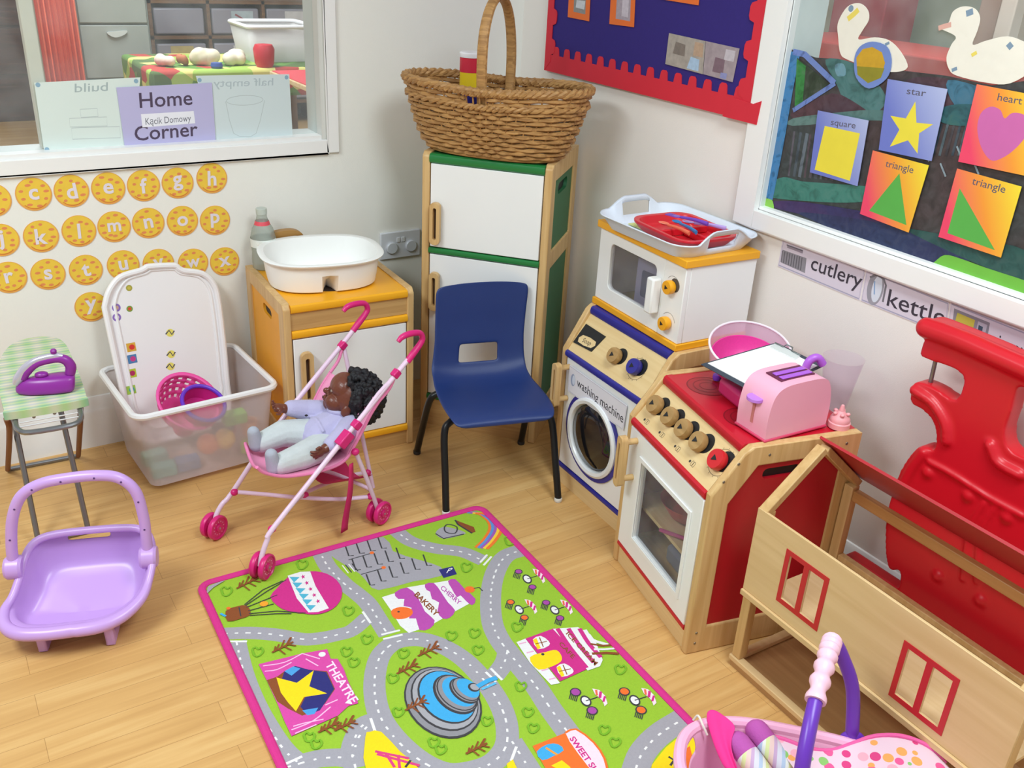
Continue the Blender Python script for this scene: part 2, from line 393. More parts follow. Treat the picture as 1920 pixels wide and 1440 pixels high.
# ---- planes for flat things
def LWart(mb, off): return Art(mb, lambda x, y: (LW(x, y, off).x, LW(x, y, off).z), lambda u, v, h: Vector((u, LY - off - h, v)))
def RWart(mb, off): return Art(mb, lambda x, y: (-RWL(x, y, off).y, RWL(x, y, off).z), lambda u, v, h: Vector((RX - off - h, -u, v)))
def sheetL(mb, px, off, mat, t=0.0008):
    q = [(LW(x, y, off).x, LW(x, y, off).z) for x, y in px]; mb.prism(q, lambda u, v, h: Vector((u, LY - off - h, v)), 0, t, mat)
    A = LWart(mb, off); A.h = t; return A
def sheetR(mb, px, off, mat, t=0.0008):
    q = [(-RWL(x, y, off).y, RWL(x, y, off).z) for x, y in px]; mb.prism(q, lambda u, v, h: Vector((RX - off - h, -u, v)), 0, t, mat)
    A = RWart(mb, off); A.h = t; return A
def recenter(o):
    """put the origin of a mesh thing at the middle of its base"""
    vs = [v.co for v in o.data.vertices]; x = (min(v.x for v in vs) + max(v.x for v in vs)) / 2; y = (min(v.y for v in vs) + max(v.y for v in vs)) / 2; z = min(v.z for v in vs)
    d = Vector((x, y, z)); o.data.transform(Matrix.Translation(-d)); o.location = Vector(o.location) + d; return o

# papers on the left window (front of the glass)
M_P1 = P('#DCE8E2', 0.5, 0.02, 10); M_PENCIL = P('#B9C4C4', 0.7); M_STK = P('#8FB0C4', 0.5)
mb = MB(); A = sheetL(mb, [(83, 286), (250, 281), (263, 145), (64, 155)], -0.034, M_P1)
A.text('build', (140, 173), (202, 170), (140, 156), P('#A9B8B8', 0.7), mirror=True)
for q in (((150, 205), (182, 203), (184, 218), (152, 220)), ((130, 222), (200, 219), (201, 236), (131, 238)), ((134, 240), (224, 237), (226, 258), (136, 261))): A.line(list(q), 0.0015, M_PENCIL, closed=True)
for c in ((71, 159), (255, 152), (88, 280)): A.disc(c, 0.006, M_STK)
recenter(mb.build('window_notice', cat='sign', label='whitish paper with faint building blocks, left end of the window ledge'))
mb = MB(); A = sheetL(mb, [(405, 275), (549, 262), (542, 139), (367, 142)], -0.034, P('#D3DFE0', 0.5, 0.02, 10))
A.text('half empty', (400, 163), (512, 160), (400, 148), P('#B4C2C6', 0.7), mirror=True)
e0 = A.p(459, 188); A.line([(e0[0] + 0.055 * cos(t), e0[1] + 0.014 * sin(t)) for t in [2 * pi * i / 30 for i in range(30)]], 0.0016, M_PENCIL, uv=True, closed=True)
A.line([(423, 190), (430, 225), (438, 250), (450, 256), (470, 256), (480, 250), (488, 225), (496, 188)], 0.0016, M_PENCIL)
for c in ((374, 150), (537, 145), (541, 258)): A.disc(c, 0.006, M_STK)
recenter(mb.build('window_notice', cat='sign', label='pale paper with a drinking glass outline, right end of the window ledge'))
mb = MB(); A = sheetL(mb, [(235, 284), (405, 274), (397, 155), (218, 164)], -0.031, P('#BDB8DE', 0.6, 0.04, 8))
INK = P('#4E4058', 0.7)
A.text('Home', (262, 202), (361, 196), (260, 173), INK, bold=0.01)
A.text('Corner', (253, 264), (371, 254), (251, 236), INK, bold=0.01)
A.poly([(267, 239), (366, 231), (363, 208), (264, 214)], P('#EEEEF6', 0.6))
A.text('Kącik Domowy', (273, 234), (358, 227), (272, 221), P('#6A6A78', 0.7), bold=0.0)
recenter(mb.build('home_corner_sign', cat='sign', label='lilac sign reading Home Corner on the left window'))

# ---- letter discs
YEL = P('#F2CA45', 0.55, 0.1, 40); RIM = P('#EBA850', 0.55); RED1 = P('#E68C55', 0.6, 0.1, 60); LET = P('#E9DFE8', 0.6)
rows = [[('b', -14, 375), ('c', 63, 364), ('d', 134, 358), ('e', 203, 353), ('f', 269, 348), ('g', 333, 343), ('h', 397, 334)],
        [('j', 2, 450), ('k', 77, 443), ('l', 148, 433), ('m', 214, 425), ('n', 278, 418), ('o', 342, 414), ('p', 403, 413)],
        [('r', 17, 520), ('s', 90, 514), ('t', 161, 506), ('u', 231, 497), ('v', 297, 494), ('w', 362, 493), ('x', 421, 490)],
        [('y', 171, 575)]]
rr = random.Random(3)
for ri, row in enumerate(rows):
    for ch, px, py in row:
        c = LW(px, py); mb = MB(); th = rr.uniform(-0.1, 0.1); R0 = 0.0455
        to3 = lambda u, v, h: Vector((u * cos(th) - v * sin(th), -h, u * sin(th) + v * cos(th)))
        mb.prism(circ(0, 0, R0, 36), to3, 0, 0.0015, RIM)
        A = Art(mb, lambda x, y: (x, y), to3, 0.0015); A.disc((0, 0.002), R0 * 0.93, YEL, uv=True, n=32)
        for k in range(9):
            t = 2 * pi * k / 9 + rr.uniform(-0.2, 0.2); q = rr.uniform(0.56, 0.78) * R0; A.h = 0.00164
            A.disc((q * cos(t), q * sin(t)), rr.uniform(0.005, 0.008), RED1, uv=True, ry=0.004, n=8)
        A.h = 0.0022; A.line([(R0 * 0.8 * cos(t), R0 * 0.8 * sin(t) - 0.003) for t in [pi + 0.7 + i * 0.12 for i in range(15)]], 0.002, P('#DC7A2C', 0.6), uv=True)
        vs, fs = glyphs(ch, 0.025); xs = [v[0] for v in vs]; ys = [v[1] for v in vs]; s_ = 0.060 if ch not in 'mw' else 0.052
        mx_, my_ = (min(xs) + max(xs)) / 2, (min(ys) + max(ys)) / 2; A.h = 0.0026
        mb.add([to3((x - mx_) * s_, (y - my_) * s_, A.h) for x, y in vs], fs, LET)
        mb.build('letter_disc', loc=(c.x, LY - 0.0004, c.z), cat='letter card', label='round yellow pizza card with the white letter %s on the cream wall' % ch, group='alphabet cards on the wall')
mb = MB(); c = LW(171, 575)

# ---- double wall socket with round child covers
t = thing('wall_socket', 'white double wall socket with round covers beside the tall fridge unit', 'socket', (1.36, LY, 0.475), 0)
mb = MB(); mb.box((-0.075, -0.010, 0), (0.075, 0, 0.094), P('#DADCE2', 0.35)); mb.build('face_plate', t, bevel=0.003)
for x in (-0.035, 0.037):
    mb = MB(); mb.lathe([(0.0205, 0), (0.0205, 0.006), (0.018, 0.009)], P('#D2D5DC', 0.3), (x, -0.0102, 0.040), (0, -1, 0)); mb.build('socket_cover', t, label='round blanking cover')
for x in (-0.010, 0.008):
    mb = MB(); mb.box((x - 0.006, -0.0135, 0.058), (x + 0.006, -0.0102, 0.074), P('#E4E6EA', 0.35)); mb.build('switch', t, bevel=0.001)

# ---- pin board on the right wall
t = thing('pin_board', 'dark blue pin board with a scalloped red border high on the wall', 'notice board', (RX, 2.17, 1.106), 0)
def TB(u, v, h): return Vector((-0.006 - h, -u - 2.17, v - 1.106))     # u=-y
BU0, BU1, BZ0, BZ1 = -2.652, -1.712, 1.106, 1.85
mb = MB(); mb.prism([(BU0 + 0.005, BZ0 + 0.004), (BU1 - 0.005, BZ0 + 0.004), (BU1 - 0.005, BZ1), (BU0 + 0.005, BZ1)], lambda u, v, h: TB(u, v, h - 0.0055), 0, 0.0115, P('#2E1F77', 0.85, 0.08, 120, 0.1, 500))
mb.build('felt_backing', t)
RED_B = P('#D8263A', 0.7, 0.05, 20)
def scal(a, b, pitch, base, depth):
    """points along a strip's inner edge with rounded teeth"""
    n = int(round((b - a) / pitch)); st = (b - a) / n; o = []
    for i in range(n):
        x = a + i * st
        o += [(x, base), (x + st * 0.24, base), (x + st * 0.30, base + depth * 0.8), (x + st * 0.40, base + depth), (x + st * 0.64, base + depth), (x + st * 0.74, base + depth * 0.8), (x + st * 0.80, base)]
    o.append((b, base)); return o
mb = MB()
e = scal(BU0 + 0.03, BU1 - 0.03, 0.060, 0.052, 0.026)
mb.prism([(BU0, BZ0), (BU1, BZ0)] + [(u, BZ0 + v) for u, v in reversed(e)], TB, 0.0065, 0.009, RED_B)
e = scal(BZ0 + 0.03, BZ1, 0.085, 0.032, 0.02)
mb.prism([(BU0, BZ0)] + [(BU0 + v, u) for u, v in e] + [(BU0, BZ1)], TB, 0.0075, 0.010, RED_B)
mb.prism([(BU1, BZ0)] + [(BU1 - v - 0.01, u) for u, v in e] + [(BU1, BZ1)], TB, 0.0075, 0.010, RED_B)
mb.prism([(BU1 - 0.10, BZ0 - 0.003), (BU1 + 0.022, BZ0 - 0.003), (BU1 + 0.026, BZ0 + 0.055), (BU1, BZ0 + 0.044), (BU1 - 0.07, BZ0 + 0.048)], TB, 0.011, 0.014, RED_B)
mb.build('scalloped_border', t)
M_OR = P('#E9702A', 0.6); OFFB = 0.0135
def photo(px, label, frame, pics, name='framed_photo'):
    mb = MB(); A = sheetR(mb, px, OFFB, frame, 0.0012)
    for q, c in pics: A.poly(q, P(c, 0.4, 0.25, 90))
    recenter(mb.build(name, cat='photograph', label=label))
photo([(1065, 32), (1105, 40), (1110, -60), (1070, -66)], 'small photograph in an orange mount at the left of the blue board', M_OR, [([(1076, 22), (1098, 27), (1101, -50), (1079, -54)], '#8C8A88'), ([(1080, 14), (1096, 18), (1098, 2), (1082, 0)], '#C9CCD2')])
photo([(1143, 45), (1189, 51), (1194, -60), (1149, -66)], 'tall photograph in an orange mount, second on the blue board', M_OR, [([(1155, 35), (1182, 40), (1185, -50), (1160, -54)], '#A79AA6'), ([(1166, 30), (1178, 33), (1180, 0), (1168, -2)], '#C6BCC8')])
photo([(1236, -2), (1310, 10), (1318, -60), (1242, -70)], 'orange mounted photograph at the top middle of the blue board', M_OR, [([(1246, -12), (1302, -3), (1308, -50), (1250, -60)], '#9AA0A8')])
photo([(1248, 120), (1318, 139), (1323, 77), (1255, 62)], 'unframed photograph with a pale blue shape, left of a touching pair', P('#A9A098', 0.4, 0.3, 60),
      [([(1288, 128), (1310, 134), (1312, 112), (1296, 106)], '#A9C3DE'), ([(1262, 100), (1284, 106), (1286, 84), (1268, 78)], '#7E736C'), ([(1300, 104), (1318, 108), (1320, 82), (1304, 78)], '#B99C84')], 'photo_print')
photo([(1319, 139), (1374, 154), (1387, 91), (1324, 77)], 'unframed photograph of brown and mauve tones, right of a touching pair', P('#A2949A', 0.4, 0.3, 60),
      [([(1336, 134), (1356, 139), (1360, 112), (1342, 107)], '#7D6470'), ([(1358, 112), (1376, 116), (1380, 96), (1362, 92)], '#C4BCC4'), ([(1350, 146), (1362, 149), (1364, 138), (1352, 136)], '#8C90C0')], 'photo_print')

# ---- word cards under the right window
def card(px, label): 
    mb = MB(); A = sheetR(mb, px, 0.0, P('#DCD2DF', 0.6, 0.02, 10), 0.0014); return mb, A
GREYP = P('#8E8A92', 0.6, 0.2, 80); TXT = P('#3B3440', 0.7); EDGE = P('#A9A6BC', 0.6)
mb, A = card([(1459, 499), (1612, 563), (1623, 505), (1469, 445)], '')
A.line([(1461, 497), (1611, 560), (1621, 507), (1471, 448)], 0.003, EDGE, closed=True)
A.poly([(1465, 492), (1510, 512), (1513, 484), (1468, 468)], GREYP)
for i in range(9): A.line([(1468 + i * 4.6, 470 + i * 1.6), (1465 + i * 4.6, 491 + i * 1.9)], 0.0025, P('#5B5860', 0.6))
A.line([(1477, 462), (1506, 473)], 0.006, P('#9A8E9C', 0.6)); A.line([(1476, 459), (1506, 470)], 0.003, P('#6A6470', 0.6))
A.text('cutlery', (1520, 504), (1614, 541), (1526, 477), TXT)
recenter(mb.build('word_card', cat='word card', label='white card reading cutlery under the painted window', group='word cards under the window'))
mb, A = card([(1615, 564), (1774, 628), (1780, 567), (1625, 506)], '')
A.line([(1617, 562), (1772, 625), (1778, 569), (1627, 509)], 0.003, EDGE, closed=True)
e0 = A.p(1642, 541)
A.poly([(e0[0] + 0.022 * cos(a), e0[1] + 0.040 * sin(a)) for a in [2 * pi * i / 24 for i in range(24)]], P('#9C9AA4', 0.4, 0.2, 60), uv=True)
A.poly([(e0[0] + 0.004 + 0.013 * cos(a), e0[1] + 0.032 * sin(a)) for a in [2 * pi * i / 24 for i in range(24)]], P('#D8DEEA', 0.4), uv=True)
A.line([(1641, 527), (1640, 552)], 0.003, P('#7FA3CF', 0.5)); A.line([(1632, 520), (1645, 515), (1658, 523), (1662, 535), (1656, 566)], 0.005, P('#77747C', 0.5))
A.text('kettle', (1663, 572), (1770, 612), (1669, 540), TXT)
recenter(mb.build('word_card', cat='word card', label='white card reading kettle under the painted window', group='word cards under the window'))
mb, A = card([(1776, 629), (1975, 706), (1981, 644), (1783, 567)], '')
A.line([(1778, 626), (1973, 703), (1979, 647), (1785, 570)], 0.003, EDGE, closed=True)
A.poly([(1785, 617), (1850, 645), (1857, 605), (1790, 578)], P('#8E8A96', 0.5)); A.poly([(1789, 611), (1823, 626), (1829, 600), (1796, 586)], P('#C9BE4A', 0.5)); A.poly([(1829, 628), (1846, 635), (1852, 609), (1835, 602)], P('#BCB6C4', 0.5)); A.poly([(1834, 619), (1842, 623), (1844, 613), (1836, 609)], P('#3E5468', 0.5))
A.text('microwave', (1851, 645), (1968, 690), (1856, 618), TXT)
recenter(mb.build('word_card', cat='word card', label='white card reading microwave behind the red plastic panel', group='word cards under the window'))

# ---- things on the right window
OG = -GX + 0.001       # just in front of the glass
def pc(c, v=0.25, s=40): return BRUSH(c)
def BRUSH(c, c2=None, c3=None, ax=(6, 30, 30), amt=0.75):
    """hand-brushed poster paint: streaks of neighbouring inks"""
    key = ('brush', c, c2, c3, ax, amt)
    if key in _M: return _M[key]
    m, nt, b, out = newmat('brush_paint_%d' % len(_M)); N = nt.nodes.new; L = nt.links.new
    tc = N('ShaderNodeTexCoord'); mp = N('ShaderNodeMapping'); mp.inputs['Scale'].default_value = ax; mp.inputs['Rotation'].default_value = (0.5, 0, 0); L(tc.outputs['Object'], mp.inputs[0])
    n1 = N('ShaderNodeTexNoise'); n1.inputs['Scale'].default_value = 1.0; n1.inputs['Detail'].default_value = 6; n1.inputs['Distortion'].default_value = 1.5; L(mp.outputs[0], n1.inputs[0])
    n2 = N('ShaderNodeTexNoise'); n2.inputs['Scale'].default_value = 5.0; n2.inputs['Detail'].default_value = 4; L(tc.outputs['Object'], n2.inputs[0])
    l0 = lin(c); d = tuple(v * 0.55 for v in l0[:3]) + (1,); g = tuple(0.8 * v + 0.035 for v in l0[:3]) + (1,)
    r1 = N('ShaderNodeValToRGB'); e = r1.color_ramp.elements; e[0].position = 0.32; e[0].color = d; e[1].position = 0.68; e[1].color = g; k = e.new(0.5); k.color = l0; L(n1.outputs['Fac'], r1.inputs[0])
    if c2:
        r2 = N('ShaderNodeValToRGB'); e = r2.color_ramp.elements; e[0].position = 0.35; e[0].color = lin(c2); e[1].position = 0.62; e[1].color = lin(c3 or c2); L(n2.outputs['Fac'], r2.inputs[0])
        mx = N('ShaderNodeMix'); mx.data_type = 'RGBA'; f = N('ShaderNodeMath'); f.operation = 'MULTIPLY'; f.inputs[1].default_value = amt; L(n1.outputs['Fac'], f.inputs[0]); L(f.outputs[0], mx.inputs[0]); L(r1.outputs[0], mx.inputs[6]); L(r2.outputs[0], mx.inputs[7]); L(mx.outputs[2], b.inputs['Base Color'])
    else: L(r1.outputs[0], b.inputs['Base Color'])
    b.inputs['Roughness'].default_value = 0.6; _M[key] = m; return m
mb = MB(); A = sheetR(mb, [(1483, 92), (1428, 392), (1990, 590), (2060, 180), (1920, 152), (1860, 160), (1775, 142), (1690, 132), (1660, 116), (1600, 118), (1560, 110), (1530, 108)], OG, BRUSH('#3E3836', '#4C343A', '#2F4A4C'), 0.0005)
A.poly([(1548, 112), (1600, 118), (1640, 150), (1662, 190), (1625, 222), (1590, 205), (1570, 160)], BRUSH('#3E6A68', '#5C8A8E', '#33625A'), sm=4)
A.poly([(1566, 122), (1582, 120), (1586, 140), (1570, 142)], BRUSH('#6A96A6'), sm=4)
A.poly([(1495, 200), (1560, 175), (1600, 190), (1640, 212), (1690, 190), (1700, 150), (1760, 145), (1800, 160), (1812, 205), (1700, 215), (1560, 218), (1487, 222)], BRUSH('#4C343C', '#3C2E44', '#5A3A40'), sm=3)
A.poly([(1487, 222), (1560, 212), (1640, 206), (1700, 214), (1690, 226), (1600, 226), (1486, 236)], BRUSH('#5A7A76', '#3E6E70', '#6E8A84'), sm=3)
for i in range(10): A.line([(1490 + i * 10 + (i % 3) * 2, 246 + i * 2), (1479 + i * 10, 330 + i)], 0.006 + 0.002 * (i % 3), BRUSH(['#5A5660', '#46525C', '#636E78', '#51444C'][i % 4]))
for i in range(8): A.line([(1766 + i * 12, 232), (1750 + i * 12, 292)], 0.006, BRUSH(['#34424E', '#4C5C64', '#3E3A40'][i % 3]))
A.poly([(1778, 150), (1850, 166), (1892, 176), (1880, 196), (1830, 205), (1790, 196)], BRUSH('#3A6A84', '#2E5870', '#4A86A0'), sm=4)
A.poly([(1762, 205), (1800, 195), (1850, 200), (1860, 224), (1810, 236), (1764, 228)], BRUSH('#2E5E6E', '#2C6A4A', '#25485A'), sm=4)
A.poly([(1446, 345), (1470, 332), (1505, 340), (1560, 344), (1640, 352), (1650, 372), (1590, 380), (1500, 376), (1441, 368)], BRUSH('#327468', '#2C6A54', '#4A8A7C'), sm=4)
A.poly([(1448, 378), (1500, 378), (1570, 388), (1640, 402), (1720, 436), (1700, 452), (1600, 430), (1520, 406), (1455, 390)], BRUSH('#3A2C58', '#5E2A5A', '#2A2C5E', amt=1.3), sm=4)
A.poly([(1500, 398), (1620, 412), (1750, 440), (1850, 478), (1800, 492), (1740, 506), (1640, 468), (1540, 420)], BRUSH('#242F56', '#1F3A5E', '#2E2A52'), sm=4)
A.poly([(1700, 430), (1800, 446), (1930, 472), (1970, 560), (1880, 515), (1800, 480)], BRUSH('#1F4A48', '#2E6A58', '#24404A'), sm=4)
for i in range(7): A.line([(1702 + i * 31, 250 + i * 28 % 60), (1712 + i * 31, 275 + i * 28 % 60)], 0.004, BRUSH('#8A9AA4'))
A.poly([(1728, 512), (1752, 492), (1772, 478), (1800, 484), (1850, 502), (1940, 532), (1990, 560), (1990, 590), (1800, 530)], P('#6DB33C', 0.6, 0.1, 20), sm=3)
A.poly([(1429, 390), (1434, 374), (1448, 374), (1452, 392), (1444, 397)], P('#8CC850', 0.6), sm=4)
A.line([(1492, 98), (1478, 170), (1461, 270), (1441, 372)], 0.032, BRUSH('#3F7FB4'), sm=5)
A.poly([(1496, 108), (1556, 157), (1492, 203)], BRUSH('#2E3C2A')); A.poly([(1495, 110), (1512, 124), (1506, 190), (1491, 200)], pc('#2F7E3A', 0.2))
A.line([(1488, 97), (1510, 102), (1566, 156)], 0.014, BRUSH('#6C84C4')); A.line([(1567, 156), (1488, 207)], 0.011, BRUSH('#6C84C4'))
recenter(mb.build('window_painting', cat='painting', label='dark teal and brown painting covering the lower part of the right window'))
GOOSE = P('#E9E3D6', 0.8, 0.05, 25, 0.3, 60); BL = P('#7D93A8', 0.7); YL = P('#E6D060', 0.7)
mb = MB(); A = sheetR(mb, sp2([(1583, 20), (1597, 8), (1615, 7), (1628, 20), (1629, 38), (1617, 58), (1610, 74), (1640, 70), (1668, 76), (1690, 98), (1702, 126), (1680, 135), (1640, 130), (1590, 112), (1576, 100), (1572, 70), (1571, 45)], 4, True), OG + 0.0010, GOOSE)
A.line([(1590, 36), (1602, 26), (1610, 18)], 0.012, YL); A.disc((1596, 16), 0.007, BL); A.line([(1660, 84), (1668, 80)], 0.006, BL)
recenter(mb.build('paper_goose', cat='paper cut-out', label='cream paper goose partly behind the blue ringed yellow shape'))
mb = MB(); A = sheetR(mb, sp2([(1762, 52), (1778, 44), (1787, 22), (1806, 12), (1828, 16), (1838, 34), (1832, 60), (1824, 84), (1850, 76), (1890, 68), (1925, 80), (1960, 96), (1945, 125), (1895, 156), (1850, 155), (1795, 142), (1780, 130), (1775, 108), (1784, 84), (1792, 68)], 4, True), OG + 0.0010, GOOSE)
A.line([(1760, 53), (1772, 49), (1784, 46)], 0.010, P('#D9A79A', 0.7)); A.line([(1812, 26), (1825, 21)], 0.012, BL); A.line([(1890, 90), (1898, 82)], 0.012, BL); A.line([(1822, 104), (1832, 98)], 0.007, YL); A.line([(1785, 132), (1795, 128)], 0.007, BL)
recenter(mb.build('paper_goose', cat='paper cut-out', label='cream paper goose with a pink beak at the right of the window'))
mb = MB(); A = sheetR(mb, sp2([(1636, 78), (1664, 88), (1672, 118), (1662, 148), (1630, 166), (1606, 146), (1602, 112), (1612, 88)], 4, True), OG + 0.0034, P('#6F86C4', 0.6, 0.1, 30))
A.poly([(1636, 88), (1654, 98), (1660, 118), (1652, 146), (1628, 156), (1608, 140), (1606, 108), (1618, 92)], P('#C79A22', 0.5, 0.2, 50)); A.poly([(1607, 124), (1659, 128), (1652, 146), (1628, 156), (1608, 140)], P('#8C8420', 0.5, 0.2, 50))
recenter(mb.build('paper_ring', cat='paper cut-out', label='lilac blue ring with a yellow centre below the left goose'))
def gradmat(name, c0, c1, axis_pts):
    """two-ink printed card: colour runs across the sheet"""
    m, nt, b, out = newmat(name); N = nt.nodes.new; L = nt.links.new
    tc = N('ShaderNodeTexCoord'); mp = N('ShaderNodeMapping'); L(tc.outputs['Object'], mp.inputs['Vector'])
    sx = N('ShaderNodeSeparateXYZ'); L(tc.outputs['Object'], sx.inputs[0])
    a = N('ShaderNodeMath'); a.operation = 'MULTIPLY_ADD'; L(sx.outputs['Z'], a.inputs[0]); a.inputs[1].default_value = axis_pts[1]; a.inputs[2].default_value = axis_pts[2]
    b2 = N('ShaderNodeMath'); b2.operation = 'MULTIPLY_ADD'; L(sx.outputs['Y'], b2.inputs[0]); b2.inputs[1].default_value = axis_pts[0]; L(a.outputs[0], b2.inputs[2])
    cr = N('ShaderNodeValToRGB'); e = cr.color_ramp.elements; e[0].color = lin(c0[0]); e[1].color = lin(c0[-1])
    if len(c0) > 2: k = e.new(0.5); k.color = lin(c0[1])
    L(b2.outputs[0], cr.inputs['Fac']); L(cr.outputs['Color'], b.inputs['Base Color']); b.inputs['Roughness'].default_value = 0.5; return m
G_BLUE = gradmat('print_blue', ['#6C78C6', '#C3CCE8'], 0, (-4, 3.2, -0.05)); G_HOT = gradmat('print_orange', ['#EE4468', '#F39A33', '#F3DE35'], 0, (-5.5, 2.6, 0.22))
GRN = P('#57AD49', 0.6, 0.06, 30); INK2 = P('#5A5668', 0.7)
SC_ = [('square', [(1519, 323), (1608, 349), (1629, 226), (1534, 207)], G_BLUE, 'lilac', (1558, 234), (1604, 241), (1560, 222), [([(1528, 318), (1594, 339), (1613, 250), (1547, 236)], P('#EBD93F', 0.6, 0.05, 30))]),
       ('star', [(1648, 281), (1747, 302), (1777, 167), (1665, 148)], G_BLUE, 'blue', (1700, 176), (1736, 181), (1702, 163), [([(1717, 190), (1719, 230), (1750, 233), (1724, 250), (1721, 288), (1703, 263), (1669, 275), (1687, 243), (1670, 217), (1699, 222)], P('#EBD93F', 0.6, 0.05, 30))]),
       ('triangle', [(1613, 401), (1704, 436), (1742, 310), (1637, 282)], G_HOT, 'orange', (1660, 312), (1712, 325), (1663, 299), [([(1630, 395), (1700, 422), (1687, 325)], GRN)]),
       ('heart', [(1797, 303), (1925, 330), (1950, 180), (1832, 158)], G_HOT, 'orange', (1870, 188), (1916, 196), (1873, 174), []),
       ('triangle', [(1760, 444), (1877, 483), (1916, 350), (1795, 316)], G_HOT, 'orange', (1822, 345), (1884, 362), (1826, 331), [([(1777, 437), (1866, 469), (1800, 353)], GRN)])]
LB = {0: 'lilac card with a yellow square on the right window', 1: 'blue card with a yellow star on the right window', 2: 'orange card with an upright green triangle under the star card', 3: 'orange card with a pink heart on the right window', 4: 'orange card with a green right-angled triangle under the heart card'}
for i, (w, px, mt, cn, ta, tb, tu, sh) in enumerate(SC_):
    mb = MB(); A = sheetR(mb, px, OG + 0.006, mt, 0.001)
    A.text(w, ta, tb, tu, INK2)
    for q, c in sh: A.poly(q, c)
    if w == 'heart': A.poly([(1858, 300), (1840, 275), (1833, 240), (1840, 212), (1858, 200), (1876, 206), (1884, 222), (1898, 212), (1918, 214), (1930, 228), (1926, 252), (1905, 278), (1880, 296)], P('#CB66A8', 0.6, 0.05, 30), sm=4)
    recenter(mb.build('shape_card', cat='shape card', label=LB[i], group='shape cards on the window'))

# ================================================================== ADJOINING ROOMS seen through the two windows
def Y1(x, y, Y): return PL(x, y, (0, Y, 0), (0, 1, 0))
def X1(x, y, X): return PL(x, y, (X, 0, 0), (1, 0, 0))
mb = MB(); mb.box((-3.5, 8.9, 0), (7.5, 9.0, 2.5), P('#CBB9A2', 0.8)); mb.build('wall_far', kind='structure')
mb = MB(); mb.box((7.0, -1.5, 0), (7.1, 9.0, 2.5), P('#B9B6A6', 0.8)); mb.build('wall_beyond', kind='structure')
# dark wooden cupboard at the far left
a = Y1(-60, 0, 8.2); b = Y1(52, 0, 8.2); zb = Y1(50, 222, 8.2).z
t = thing('dark_cupboard', 'dark brown wooden cupboard far beyond the left window', 'cupboard', (b.x - 0.45, 8.3, 0), 0)
WD = WOOD('#5A2F22', '#3E1F18', 'x', 0.5)
mb = MB(); mb.box((-0.6, 0.0, 0.0), (0.45, 0.4, 1.6), WD); mb.build('body', t, bevel=0.004)
for z in (0.35, 0.7, 1.05):
    mb = MB(); mb.box((-0.55, -0.02, z), (0.42, -0.001, z + 0.33), WD); mb.build('drawer', t, bevel=0.006)
a = Y1(72, 60, 6.5); b = Y1(150, 60, 6.5)
t = thing('red_curtain', 'orange red curtain hanging beyond the left window', 'curtain', ((a.x + b.x) / 2, 6.5, 0.0), 0)
mb = MB(); w = (b.x - a.x) / 2; pts = [(-w + 2 * w * i / 40, 0.025 * sin(i * 1.3)) for i in range(41)]
mb.prism(pts + [(x, y + 0.01) for x, y in reversed(pts)], XY, 0.02, 1.75, gradmat('curtain_cloth', ['#C8402E', '#E0654A', '#D9553C'], 0, (0, 0.55, 0))); mb.build('curtain_cloth', t)
mb = MB(); mb.rod((-w - 0.05, 0.0, 1.76), (w + 0.05, 0.0, 1.76), 0.012, P('#888888', 0.3, metal=0.8)); mb.build('curtain_rail', t)
# grey filing cabinet
a = Y1(153, 100, 6.6); b = Y1(287, 100, 6.6); w = b.x - a.x; zt = Y1(220, 46, 6.6).z
t = thing('filing_cabinet', 'grey metal filing cabinet beyond the left window', 'cabinet', (a.x, 6.62, 0), 0)
GR = P('#8F9490', 0.5, 0.04, 8)
mb = MB(); mb.box((0, 0, 0), (w, 0.55, 1.32), P('#7F8684', 0.5)); mb.build('body', t, bevel=0.006)
hd = (zt - 0.03)
for z in (zt - 0.32, zt + 0.008, zt - 0.648):
    mb = MB(); mb.box((0.012, -0.018, z), (w - 0.012, -0.001, z + 0.315), GR); dr = mb.build('drawer', t, bevel=0.005)
    mb = MB(); mb.prism(sp2([(w * .38, z + 0.275), (w * .42, z + 0.255), (w * .5, z + 0.245), (w * .62, z + 0.262), (w * .66, z + 0.285), (w * .5, z + 0.28)], 3, True), XZ, 0.019, 0.034, P('#B9BDBC', 0.3)); mb.build('handle', dr)
# wooden tray unit
YT = 7.6; a = Y1(286, 70, YT); b = Y1(620, 70, YT); z2 = Y1(400, 70, YT).z; z1 = Y1(400, 4, YT).z; z0 = Y1(400, 135, YT).z
t = thing('tray_unit', 'brown wooden storage unit with clear trays beyond the left window', 'shelf unit', (a.x, YT, 0), 0)
WU = WOOD('#8A6440', '#5F3F28', 'x', 0.5); W_ = b.x - a.x + 0.3; cols = 4; cw = W_ / cols
mb = MB()
for i in range(cols + 1): mb.box((i * cw - 0.012, 0, 0), (i * cw + 0.012, 0.42, z1 + 0.02), WU)
mb.box((0, 0.40, 0), (W_, 0.42, z1 + 0.02), P('#4E3A2C', 0.8))
step = z1 - z2
for k in range(0, 6):
    z = z1 - k * step
    if z > 0: mb.box((-0.012, 0, z - 0.012), (W_ + 0.012, 0.42, z + 0.012), WU)
mb.build('frame', t)
TR = P('#9A98A6', 0.35, 0.05, 10); LBL = ['#D9D8DC', '#C9B778', '#B9C9D2', '#E2E2E2']
